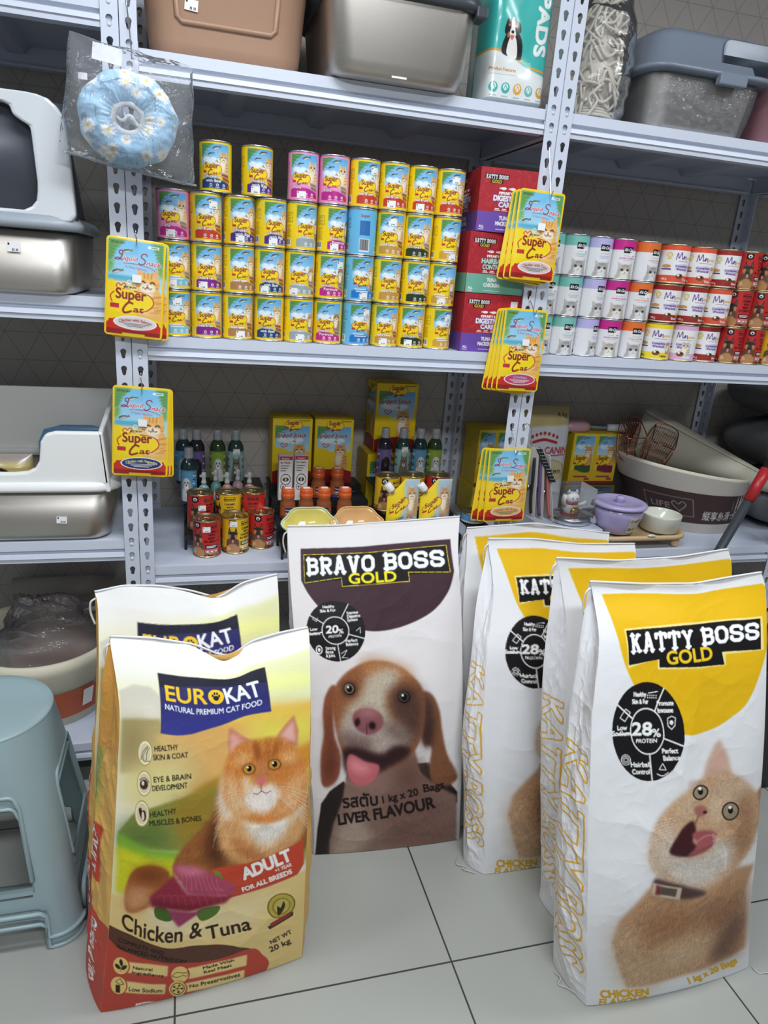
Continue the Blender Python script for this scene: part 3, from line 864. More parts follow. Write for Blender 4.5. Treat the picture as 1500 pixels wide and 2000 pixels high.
def art_katty(W, H, hair=1.0):
    a = Art(W, H, (228, 228, 230), 2, quad=((1157, 1137), (1489, 1117), (1462, 1888), (1147, 1966)))
    a.cs = (880, 1000, 2.419)
    Y = (226, 180, 28)
    a.poly(np.vstack([[(720, 398), (1000, 372), (1300, 358), (1462, 342)], cm([(1490, 400), (1480, 560), (1440, 740), (1380, 900), (1310, 970), (1230, 1020), (1110, 1042), (1000, 980), (900, 880), (810, 740), (760, 580), (722, 400)], 6, False)]), Y, b=.5)
    a.poly([(808, 578), (1100, 535), (1446, 510), (1446, 672), (1290, 690), (1290, 742), (980, 764), (975, 715), (832, 762)], (238, 220, 140))
    logo_boss(a, 'KATTY BOSS', [(818, 586), (1120, 545), (1438, 520), (1434, 670), (1100, 690), (834, 750)], [(980, 680), (1270, 660), (1284, 738), (988, 754)],
              [(836, 604), (1430, 538), (1430, 622), (842, 694)], (236, 196, 40), (1024, 738, 60, 210, -7), None)
    sauce(a, 935, 1035, 214, '28', [('Healthy', -.3, -.68, .28), ('Skin & Fur', -.33, -.53, .36), ('Promote', .23, -.52, .35), ('Immune', .24, -.38, .33), ('Low', -.66, .02, .22), ('Sodium', -.78, .14, .43),
                                   ('Hairball', -.35, .74, .42), ('Control', -.32, .88, .38), ('Perfect', .32, .42, .33), ('Balance', .34, .56, .35)], .79)
    a.line([(805, 985), (832, 945), (856, 960), (830, 1000)], 4, W_, closed=True); a.line([(940, 870), (985, 862)], 4, W_)
    for k in range(10): a.ell(938 + 10 * (k % 5), 880 + 10 * (k // 5), 3, 3, W_)
    a.line([(1030, 975), (1048, 965), (1066, 972), (1064, 1005), (1048, 1022), (1032, 1008)], 4, W_, closed=True); a.ell(1048, 993, 9, 10, W_)
    for r in (24, 17, 10): a.ell(835, 1165, r, r, W_); a.ell(835, 1165, r - 3, r - 3, K_)
    a.line([(990, 1195), (1005, 1168), (1020, 1195), (990, 1195)], 3.5, W_); a.line([(980, 1215), (1005, 1222), (1030, 1205)], 4, W_, sm=1)
    a.cs = (880, 1480, 2.419)
    # cat
    C1, C2, C3 = (184, 144, 108), (148, 106, 76), (206, 184, 160)
    a.poly([(960, 500), (880, 590), (800, 690), (770, 800), (800, 900), (850, 1038), (1000, 1012), (1200, 950), (1390, 868), (1392, 700), (1385, 580), (1420, 470), (1300, 460), (1100, 480)], C1, b=4)
    a.poly([(1150, 620), (1400, 540), (1392, 860), (1220, 940), (1260, 800)], C2, b=24)
    a.poly([(880, 700), (1050, 600), (1200, 640), (1100, 760), (930, 800)], (162, 116, 82), sm=1, b=22)
    a.poly([(780, 740), (860, 700), (900, 860), (1000, 1000), (850, 1030), (790, 880)], (196, 164, 132), sm=1, b=22)
    a.poly([(960, 850), (1200, 760), (1260, 860), (1000, 960)], (206, 174, 140), sm=1, b=24)
    a.poly([(1240, 880), (1330, 700), (1380, 720), (1320, 880)], (112, 82, 66), sm=1, b=12)
    a.hair([(960, 500), (770, 800), (850, 1038), (1390, 868), (1385, 580), (1300, 460)], int(26000 * hair), 26, 115, .62, 1.32, .55, 40, sm=0)
    a.poly([(1256, -100), (1290, -30), (1310, 60), (1250, 110), (1175, 90), (1200, 0)], (196, 168, 146), b=4)
    a.poly([(1254, -70), (1280, 0), (1240, 70), (1210, 40)], (206, 160, 148), b=8)
    a.poly([(1478, 84), (1475, 200), (1440, 300), (1390, 330), (1385, 180), (1420, 140)], (168, 128, 102), b=3)
    a.poly([(1465, 130), (1455, 230), (1410, 280), (1420, 180)], (132, 88, 76), b=8)
    a.poly([(1180, 70), (1250, 45), (1330, 62), (1380, 112), (1420, 160), (1440, 260), (1400, 370), (1340, 460), (1250, 520), (1130, 540), (1010, 505), (945, 440), (934, 365), (955, 280), (1010, 205), (1090, 135)], (196, 158, 122), sm=1, b=4)
    a.poly([(1200, 90), (1330, 80), (1380, 150), (1290, 160)], (206, 184, 160), sm=1, b=12)
    a.poly([(940, 380), (1000, 270), (1060, 300), (1030, 420), (980, 480)], (206, 190, 172), sm=1, b=14)
    a.poly([(1020, 390), (1110, 390), (1200, 380), (1270, 330), (1330, 380), (1280, 470), (1160, 530), (1040, 490)], (214, 204, 194), sm=1, b=12)
    a.poly([(1330, 260), (1380, 250), (1400, 340), (1340, 430)], (160, 118, 84), sm=1, b=14)
    a.poly([(1090, 160), (1130, 120), (1150, 190), (1120, 240), (1060, 260)], (206, 178, 148), sm=1, b=12)
    a.poly([(1200, 150), (1240, 130), (1270, 190), (1250, 250), (1215, 240)], (210, 184, 156), sm=1, b=12)
    a.poly([(1330, 130), (1370, 150), (1390, 240), (1350, 250)], (150, 108, 80), sm=1, b=12)
    a.line([(1290, 265), (1330, 290), (1345, 330)], 12, (150, 106, 76), a=.7, sm=1, b=4)
    a.line([(1120, 90), (1150, 85), (1185, 92)], 10, (160, 120, 92), a=.7, sm=1, b=4)
    for k in range(5): a.line([(1210 + 26 * k, 70 + 4 * k), (1225 + 22 * k, 130 + 6 * k)], 12, (162, 122, 88), a=.5, b=3)
    a.hair([(1180, 70), (1330, 62), (1440, 260), (1340, 460), (1130, 540), (945, 440), (955, 280), (1090, 135)], int(14000 * hair), 20, 60, .68, 1.25, .5, 60)
    a.poly([(1060, 310), (1095, 270), (1135, 246), (1148, 290), (1132, 330), (1170, 364), (1110, 392), (1028, 378), (1036, 340)], (66, 30, 34), sm=1, b=2)
    a.poly([(1130, 300), (1180, 285), (1232, 296), (1228, 340), (1180, 376), (1110, 388), (1150, 340)], (158, 84, 86), sm=1, b=2)
    a.line([(1150, 330), (1190, 310), (1222, 306)], 5, (200, 136, 134), sm=1, b=1)
    a.poly([(1142, 190), (1175, 180), (1202, 204), (1176, 228), (1148, 218)], (166, 104, 94), sm=1, b=2)
    a.ell(1188, 210, 9, 7, (70, 42, 42))
    a.line([(1160, 225), (1142, 262)], 6, (128, 82, 74), b=1)
    for ex, ey, rx, ry, t in ((1170, 126, 36, 30, -30), (1298, 211, 38, 40, 0)):
        a.ell(ex, ey, rx, ry, (58, 40, 38), rot=t); a.ell(ex, ey, rx - 7, ry - 7, (150, 134, 108), rot=t)
        a.ell(ex, ey - 4, 11, 14, (24, 20, 20)); a.ell(ex - 2, ey - 16, 7, 7, (240, 240, 236))
    for k in range(7):
        a.line([(1220, 300 + 9 * k), (1270 + 3 * k, 350 + 14 * k), (1290 - k * 2, 420 + 8 * k)], 1.8, (236, 230, 224), a=.8, sm=1)
        a.line([(1060 - 4 * k, 230 + 12 * k), (1010 - 8 * k, 240 + 14 * k), (960 - 6 * k, 250 + 20 * k)], 1.8, (236, 230, 224), a=.6, sm=1)
    a.poly([(960, 490), (1020, 500), (1180, 545), (1190, 565), (1080, 580), (965, 545)], (82, 58, 58), sm=1, b=3)
    a.poly([(952, 505), (1090, 530), (1082, 585), (948, 560)], (196, 182, 160), b=1); a.poly([(990, 520), (1068, 535), (1062, 570), (986, 556)], (92, 78, 66), b=1)
    a.poly([(966, 512), (992, 520), (988, 560), (962, 556)], (110, 52, 56), b=2)
    a.txt('CHICKEN', 722, 1116, 40, (214, 166, 30), w=236, bold=10, rot=-9)
    a.txt('FLAVOUR', 712, 1160, 36, (214, 170, 40), w=244, bold=8, rot=-9, shear=.25)
    a.txt('1 kg x 20 Bags', 1146, 1026, 36, (214, 166, 30), w=226, bold=8, rot=-21)
    a.cs = (0, 0, 1)
    return a.done()

def art_kattyside(W, H):
    a = Art(W, H, (228, 228, 231), 2, size=(60, 800))
    a.txt('KATTY BOSS', 7, 285, 46, (229, 229, 232), w=430, bold=3, rot=90, shear=.25, out=(222, 170, 44), ow=2.6)
    return a.done()
def tabby(a, x, y, s, fur=(226, 180, 116), pale=(246, 232, 208), dark=(176, 116, 60), eyes=False, body=True):
    """a small sitting cat, head centre (x, y), head radius s"""
    if body:
        a.poly([(x - .8 * s, y + .6 * s), (x - s, y + 2 * s), (x - .8 * s, y + 3.6 * s), (x + 1.2 * s, y + 3.6 * s), (x + 1.3 * s, y + 1.8 * s), (x + .9 * s, y + .5 * s)], fur, sm=1)
        a.poly([(x - .7 * s, y + .8 * s), (x - .7 * s, y + 2.4 * s), (x + .1 * s, y + 2.6 * s), (x + .4 * s, y + .8 * s)], pale, sm=1, b=s * .15)
        for k in range(3): a.line([(x + .5 * s, y + (1.3 + .6 * k) * s), (x + 1.2 * s, y + (1.1 + .6 * k) * s)], .14 * s, dark, a=.7)
    a.poly([(x - .95 * s, y - .2 * s), (x - .9 * s, y - 1.3 * s), (x - .25 * s, y - .85 * s)], fur); a.poly([(x + .95 * s, y - .2 * s), (x + .85 * s, y - 1.35 * s), (x + .2 * s, y - .85 * s)], fur)
    a.poly([(x - .8 * s, y - .5 * s), (x - .8 * s, y - 1.1 * s), (x - .4 * s, y - .8 * s)], (226, 170, 150)); a.poly([(x + .8 * s, y - .5 * s), (x + .75 * s, y - 1.1 * s), (x + .35 * s, y - .8 * s)], (226, 170, 150))
    a.ell(x, y, 1.05 * s, .95 * s, fur)
    a.ell(x, y + .42 * s, .7 * s, .45 * s, pale, b=s * .1)
    for k in (-.35, 0, .35): a.line([(x + k * s, y - .9 * s), (x + k * s * .8, y - .45 * s)], .13 * s, dark, a=.8)
    for q in (-1, 1):
        a.line([(x + q * .75 * s, y + .1 * s), (x + q * s, y + .02 * s)], .12 * s, dark, a=.7); a.line([(x + q * .7 * s, y + .35 * s), (x + q * .95 * s, y + .4 * s)], .12 * s, dark, a=.7)
        if eyes: a.ell(x + q * .42 * s, y - .08 * s, .2 * s, .22 * s, (50, 40, 30)); a.ell(x + q * .42 * s - .06 * s, y - .14 * s, .06 * s, .06 * s, W_)
        else: a.line([(x + q * .62 * s, y - .02 * s), (x + q * .42 * s, y - .14 * s), (x + q * .22 * s, y - .02 * s)], .13 * s, (70, 40, 24), sm=1)
    a.poly([(x - .13 * s, y + .12 * s), (x + .13 * s, y + .12 * s), (x, y + .27 * s)], (200, 96, 84))
    a.line([(x - .4 * s, y + .42 * s), (x - .15 * s, y + .5 * s), (x, y + .32 * s), (x + .15 * s, y + .5 * s), (x + .4 * s, y + .42 * s)], .09 * s, (120, 60, 44), sm=1)

def fish(a, x, y, L, c, rot=-15):
    t = math.radians(rot)
    f = lambda p: [(x + u * L * math.cos(t) - v * L * math.sin(t), y + u * L * math.sin(t) + v * L * math.cos(t)) for u, v in p]
    a.poly(f([(-.5, .02), (-.2, -.17), (.2, -.12), (.42, 0), (.2, .12), (-.2, .16)]), c, sm=1)
    a.poly(f([(.36, 0), (.56, -.16), (.5, 0), (.54, .16)]), c)
    a.poly(f([(-.4, .06), (-.1, .03), (.3, .03), (.1, .12), (-.2, .13)]), (226, 226, 220), sm=1)

def super_logo(a, x, y, w):
    """brown «Super Cat» over a yellow oval with a red outline; x, y: left end of the Super baseline, w: width of Super"""
    u = w / 100
    a.ell(x + 55 * u, y + 2 * u, 72 * u, 34 * u, (250, 216, 40), rot=6)
    a.line([(x + 60 * u, y - 30 * u), (x + 110 * u, y - 20 * u), (x + 126 * u, y + 8 * u), (x + 104 * u, y + 34 * u), (x + 76 * u, y + 40 * u)], 4 * u, (196, 62, 36), sm=1)
    a.line([(x - 6 * u, y - 22 * u), (x - 18 * u, y - 6 * u), (x - 12 * u, y + 14 * u)], 4 * u, (196, 62, 36), sm=1)
    R = (142, 44, 28)
    a.txt('Super', x, y, 36 * u, R, w=w, bold=4.5 * u, out=(250, 220, 90), ow=1.6 * u)
    a.line([(x + 56 * u, y + 14 * u), (x + 42 * u, y + 12 * u), (x + 26 * u, y + 34 * u), (x + 30 * u, y + 48 * u), (x + 52 * u, y + 41 * u)], 7 * u, R, sm=1)
    a.txt('at', x + 58 * u, y + 43 * u, 21 * u, R, w=34 * u, bold=2.6 * u, shear=.2)
    a.rect(x - 18 * u, y + 18 * u, x + 12 * u, y + 34 * u, (190, 50, 62))

def beach(a, x0, y0, x1, y1, green=True):
    W, H = x1 - x0, y1 - y0
    a.rect(x0, y0, x1, y1, (96, 172, 226), col2=(196, 226, 240))
    for k in range(5):
        a.ell(x0 + W * (.18 + .13 * k), y0 + H * (.55 + .08 * (k % 2)), W * .12, H * .09, (226, 240, 248), b=1)
    if green:
        a.poly([(x0, y0), (x0 + .5 * W, y0), (x0 + .2 * W, y0 + .2 * H), (x0, y0 + .5 * H)], (96, 150, 84), b=1)
        for k in range(5): a.line([(x0, y0 + .1 * H * k), (x0 + W * (.42 - .07 * k), y0 + .12 * H * k + 2)], W * .012, (50, 100, 60), a=.8)
    fish(a, x0 + .55 * W, y0 + .14 * H, W * .3, (84, 92, 70)); fish(a, x0 + .36 * W, y0 + .36 * H, W * .22, (52, 60, 76))
    for k in range(3): a.line([(x0 + W * (.12 + .05 * k), y0 + H * (.5 + .06 * k)), (x0 + W * (.2 + .05 * k), y0 + H * .48), (x0 + W * (.24 + .05 * k), y0 + H * (.54 + .05 * k))], W * .02, (246, 250, 252), sm=1)
    a.line([(x0 + .5 * W, y0 + .62 * H), (x0 + .56 * W, y0 + .56 * H), (x0 + .6 * W, y0 + .64 * H), (x0 + .54 * W, y0 + .6 * H)], W * .02, (176, 120, 50))

def barcode(a, x0, y0, w, h, seed=1):
    a.rect(x0, y0, x0 + w, y0 + h, W_)
    r = random.Random(seed)
    x = x0 + 1
    while x < x0 + w - 2:
        q = r.uniform(.4, 1.4); a.rect(x, y0 + 1, x + q, y0 + h - 3, K_); x += q + r.uniform(.5, 1.4)

CANV = {  # band colour, words, cat kind
    'sky': ((132, 190, 214), (), 0), 'tuna': ((186, 44, 138), ('Tuna',), 1), 'violet': ((128, 44, 136), ('Chicken & Tuna',), 0),
    'red': ((196, 66, 48), ('Beef & Liver',), 0), 'brown': ((176, 126, 82), ('Chicken & Vegetable',), 0), 'egg': ((78, 50, 138), ('Chicken', 'with Egg'), 0),
    'navy': ((40, 66, 118), ('Chicken', 'with Beef'), 0), 'grey': ((158, 168, 172), ('Chicken',), 2), 'pink': ((192, 44, 134), ('Kitten', 'Formula'), 3),
    'blue': ((40, 120, 196), (), 0), 'tan': ((198, 150, 74), ('Beef & Turkey',), 0), 'green': ((48, 60, 40), ('Chicken',), 0),
    'gold': ((208, 160, 66), (), 4)}
def art_can(kind, back=False):
    band, words, cat = CANV[kind]
    bg = (236, 150, 196) if kind == 'tuna' else (108, 186, 228) if kind == 'blue' else (246, 212, 32)
    a = Art(230, 104, bg, 2)
    dk = tuple(int(c * .55) for c in bg)
    beach(a, 84, 4, 152, 66)
    # the picture fades into the label colour
    a.poly([(78, 52), (100, 50), (120, 62), (110, 74), (78, 76)], bg, b=3)
    if kind != 'blue': a.poly([(82, 58), (160, 58), (160, 104), (82, 104)], bg, b=3)
    if cat == 0: tabby(a, 138, 33, 11, (222, 188, 140))
    elif cat == 1: tabby(a, 138, 33, 11, (234, 204, 158), eyes=True)
    elif cat == 2: tabby(a, 142, 45, 9, (214, 166, 96), eyes=True, dark=(120, 80, 40))
    elif cat == 3: tabby(a, 140, 40, 9.5, (190, 146, 90), eyes=True, dark=(84, 60, 36))
    else: tabby(a, 141, 47, 10, (226, 172, 92), eyes=True)
    a.poly([(132, 66), (150, 68), (154, 84), (136, 80)], (132, 72, 50) if kind in ('navy', 'red', 'egg', 'tan', 'brown') else (120, 130, 140), b=1)
    for k in range(7): a.ell(136 + 2.4 * k, 72 + (k * 5) % 9, 2.2, 1.8, (170, 96, 66) if k % 2 else (214, 160, 110))
    super_logo(a, 94, 56, 31)
    a.poly([(84, 82), (100, 76), (126, 78), (152, 86), (153, 99), (84, 99)], band, b=.5)
    for k, t in enumerate(words):
        a.txt(t, 90 + 6 * k, 76 + 9 * k + (3 if len(words) == 1 else 0), 6, W_, w=min(36, 5.2 * len(t)), bold=1.1, out=tuple(int(c * .7) for c in band), ow=.5)
    if not words:
        a.rect(92, 76, 122, 78.5, W_); a.rect(96, 81, 130, 83.5, W_)
    for k in range(3):
        a.ell(108 + 15 * k, 91, 3.2, 3.2, W_); a.ell(108 + 15 * k, 91, 1.6, 1.6, band); a.rect(103 + 15 * k, 96, 113 + 15 * k, 97, W_)
    a.rect(146, 90, 154, 100, (196, 50, 40))
    a.line([(82, 4), (82, 100), (156, 100), (156, 4), (82, 4)], 1.6, bg)
    for x in (62, 196):
        a.line([(x - 9, 22), (x + 11, 22), (x + 11, 44), (x - 9, 44)], .7, dk, closed=True)
        for k in range(7): a.rect(x - 7, 25 + 2.6 * k, x + 9 - (k % 3) * 3, 26 + 2.6 * k, dk)
        for k in range(11): a.rect(x - 8, 50 + 2.6 * k, x + 8 - (k * 7 % 5), 51 + 2.6 * k, dk)
        barcode(a, x - 12, 82, 18, 16, x)
    if kind == 'blue':
        a.rect(4, 26, 30, 60, (52, 110, 170)); barcode(a, 4, 68, 26, 30, 3); a.txt('Super', 6, 18, 7, (170, 60, 30), w=22, bold=1)
    a.rect(0, 0, 230, 2.5, tuple(int(c * .9) for c in bg)); a.rect(0, 101, 230, 104, bg)
    return a.done()

KITV = {'teal': (122, 190, 178), 'lilac': (182, 176, 222), 'magenta': (196, 44, 136), 'orange': (226, 112, 50)}
def art_kit(kind):
    c = KITV[kind]
    a = Art(200, 104, (226, 226, 228), 2)
    a.rect(0, 0, 200, 27, c)
    a.rect(0, 24, 30, 104, (214, 214, 216)); a.rect(170, 24, 200, 104, (214, 214, 216))
    a.rect(98, 18, 122, 35, K_); a.txt('Kit Cat', 100, 30, 8, W_, w=20, bold=1.2, shear=.25)
    a.rect(99, 42, 122, 43, (160, 160, 166))
    if kind in ('teal', 'lilac'): a.rect(96, 48, 126, 49.4, c); a.rect(100, 51, 122, 52, (170, 170, 176))
    else: a.txt({'magenta': 'SARDINE & CHICKEN', 'orange': 'TUNA & PRAWN'}[kind], 90, 51, 3.6, c, w=40, bold=.5)
    a.rect(99, 54, 122, 55, (150, 150, 156))
    g, d, l = (176, 174, 172), (120, 116, 114), (226, 224, 222)
    if kind == 'magenta': g, d, l = (192, 184, 172), (120, 106, 94), (230, 226, 218)
    x, y = 108, 80
    a.poly([(88, 104), (90, 88), (96, 78), (120, 78), (126, 88), (128, 104)], g, sm=1, b=1)
    a.poly([(91, 80), (89, 60), (101, 68)], g); a.poly([(125, 80), (127, 60), (115, 68)], g); a.poly([(93, 76), (91, 64), (99, 70)], (206, 196, 196)); a.poly([(123, 76), (125, 64), (117, 70)], (206, 196, 196))
    a.ell(x, y, 18, 15, g); a.ell(x, y + 8, 11, 8, l, b=2); a.ell(x, 102, 12, 10, l, b=2)
    for k in (-8, -4, 0, 4, 8): a.line([(x + k, 66), (x + k * .7, 73)], 1.2, d, a=.8)
    for q in (-1, 1):
        a.ell(x + q * 7.5, y, 3.8, 3.4, (40, 38, 36)); a.ell(x + q * 7.5, y, 2.7, 2.6, (86, 92, 74)); a.ell(x + q * 7.5, y, 1.3, 2, (20, 20, 20))
        for k in range(3): a.line([(x + q * 13, y + 2 + 3 * k), (x + q * 18, y + 1 + 4 * k)], .9, d, a=.7)
    a.poly([(x - 2, y + 6), (x + 2, y + 6), (x, y + 9)], (170, 110, 104)); a.line([(x - 4, y + 12), (x, y + 9.5), (x + 4, y + 12)], .8, d)
    for k in range(12): a.rect(30, 40 + 4 * k, 60 - (k * 7 % 9), 41 + 4 * k, (170, 170, 176))
    barcode(a, 34, 88, 22, 14, 5)
    a.hair([(88, 104), (90, 60), (126, 60), (128, 104)], 1500, 3, 90, .85, 1.12, .5, 60, sm=0)
    return a.done()

MAOV = {'coral': (226, 88, 62), 'wine': (156, 46, 42), 'lemon': (240, 216, 50), 'rose': (222, 172, 214)}
def art_mao(kind):
    c = MAOV[kind]
    a = Art(210, 100, (236, 234, 234), 2)
    a.rect(0, 0, 210, 13, c); a.rect(0, 80, 210, 98, c)
    P = (88, 54, 128)
    a.ell(82, 26, 7, 7, (206, 186, 96)); a.ell(82, 26, 5, 5, (236, 222, 160)); a.rect(77, 34, 87, 37, (206, 186, 96))
    a.line([(98, 38), (100, 20), (104, 34), (109, 18), (112, 36), (117, 27), (116, 36), (121, 28), (122, 37)], 1.8, P, sm=1)
    a.txt('yow', 123, 36, 8, (232, 160, 60), w=18, bold=1.1, shear=.25)
    a.rect(104, 41, 134, 42.4, (150, 140, 160))
    a.poly([(98, 52), (120, 48), (136, 52), (134, 68), (100, 66)], (206, 196, 220)); a.txt('Complete', 99, 57, 5, P, w=32, bold=1); a.txt('Food', 104, 66, 5.5, P, w=24, bold=1.2)
    a.ell(78, 58, 13, 8, (238, 236, 230)); a.ell(78, 56, 11, 5, (200, 150, 90)); a.rect(66, 62, 90, 66, P)
    if kind in ('rose',): tabby(a, 122, 58, 10, (206, 200, 190), eyes=True, dark=(120, 112, 104))
    else: tabby(a, 142, 58, 7, (196, 150, 104), eyes=True, dark=(110, 74, 44))
    a.ell(112, 82, 9, 7, (120, 72, 50)); a.ell(109, 79, 3, 3, (240, 236, 230)); a.ell(115, 80, 2.5, 2.5, (40, 30, 26))
    a.txt('400 g', 70, 93, 5, W_ if kind != 'lemon' else K_, w=14, bold=.8); a.txt({'coral': 'Tuna', 'wine': 'Beef', 'lemon': 'Chicken', 'rose': 'Kitten'}[kind], 122, 93, 6, W_ if kind != 'lemon' else K_, w=18, bold=.9)
    for x in (30, 178):
        for k in range(10): a.rect(x - 14, 18 + 5 * k, x + 14 - (k * 5 % 8), 20 + 5 * k, (176, 170, 176))
    barcode(a, 20, 64, 22, 14, 4)
    return a.done()

def shepherd(a, x, y, s):
    """black and tan dog with pricked ears and tongue out; (x, y) middle of the muzzle"""
    D, B = (44, 38, 34), (178, 130, 84)
    a.poly([(x - 1.5 * s, y + 4.2 * s), (x - 1.4 * s, y + 1.6 * s), (x - .8 * s, y + .2 * s), (x + .8 * s, y + .2 * s), (x + 1.3 * s, y + 1.6 * s), (x + 1.5 * s, y + 4.2 * s)], B, sm=1)
    a.poly([(x - 1.4 * s, y + 4 * s), (x - 1.2 * s, y + 2 * s), (x - .4 * s, y + 3.4 * s)], (206, 176, 140), b=1)
    a.poly([(x - 1.2 * s, y + .6 * s), (x + 1.2 * s, y + .6 * s), (x + 1.4 * s, y + 2.6 * s), (x + .6 * s, y + 1.9 * s), (x - .5 * s, y + 1.9 * s), (x - 1.4 * s, y + 2.6 * s)], (96, 70, 50), sm=1, b=s * .12)
    for q in (-1, 1):
        a.poly([(x + q * .25 * s, y - 1.2 * s), (x + q * .8 * s, y - 2.9 * s), (x + q * 1.15 * s, y - .9 * s)], D)
        a.poly([(x + q * .5 * s, y - 1.3 * s), (x + q * .8 * s, y - 2.3 * s), (x + q * .95 * s, y - 1.1 * s)], (124, 92, 74))
    a.ell(x, y - .6 * s, 1.1 * s, 1. * s, D); a.ell(x - .75 * s, y - .2 * s, .4 * s, .6 * s, B); a.ell(x + .75 * s, y - .2 * s, .4 * s, .6 * s, B)
    a.ell(x, y + .2 * s, .55 * s, .75 * s, (58, 48, 44))
    for q in (-1, 1): a.ell(x + q * .42 * s, y - .62 * s, .16 * s, .14 * s, (150, 100, 50)); a.ell(x + q * .42 * s, y - .62 * s, .08 * s, .09 * s, (16, 12, 10))
    a.ell(x, y + .3 * s, .24 * s, .18 * s, (16, 14, 14))
    a.ell(x + .05 * s, y + 1.1 * s, .25 * s, .5 * s, (214, 130, 136))

def art_dog(kind):
    bg = (190, 44, 44) if kind == 'red' else (226, 182, 36)
    a = Art(210, 104, bg, 2)
    for k in range(60):
        r = random.Random(k); a.ell(r.uniform(0, 210), r.uniform(90, 103), r.uniform(3, 6), r.uniform(2, 5), r.choice([(96, 52, 34), (132, 80, 50), (70, 38, 26), (168, 110, 70)]))
    shepherd(a, 100, 55, 11)
    a.rect(90, 3, 108, 18, K_); a.ell(99, 11, 5, 5, W_); a.ell(99, 12, 2.4, 3, K_)
    a.poly([(90, 18), (108, 18), (99, 22)], K_)
    a.line([(122, 8), (150, 8), (150, 20), (122, 20)], 1, K_, closed=True); a.txt('BONUS', 124, 17, 5, K_, w=24, bold=1.4)
    for k, t in enumerate(('CHUNKS', 'WITH', 'BEEF' if kind == 'red' else 'CHICKEN', 'IN GRAVY')):
        a.txt(t, 136, 32 + 9.5 * k, 6, K_ if kind != 'red' else (60, 14, 14), w=4.4 * len(t) if len(t) > 4 else 17, bold=1.3, al=.5)
    a.rect(120, 68, 152, 80, K_); a.rect(123, 71, 149, 73, W_); a.rect(123, 75, 146, 77, W_)
    for k in range(3): a.line([(121 + 11 * k, 83), (130 + 11 * k, 83), (130 + 11 * k, 94), (121 + 11 * k, 94)], 1.2, W_, closed=True); a.rect(123 + 11 * k, 86, 128 + 11 * k, 91, W_)
    for k in range(12): a.rect(42, 20 + 4 * k, 68 - (k * 5 % 11), 21.4 + 4 * k, tuple(int(c * .6) for c in bg))
    for k in range(10): a.rect(168, 20 + 4 * k, 196 - (k * 5 % 11), 21.4 + 4 * k, tuple(int(c * .6) for c in bg))
    a.line([(38, 66), (70, 66), (70, 86), (38, 86)], 1, W_, closed=True); barcode(a, 172, 66, 22, 18, 9)
    return a.done()

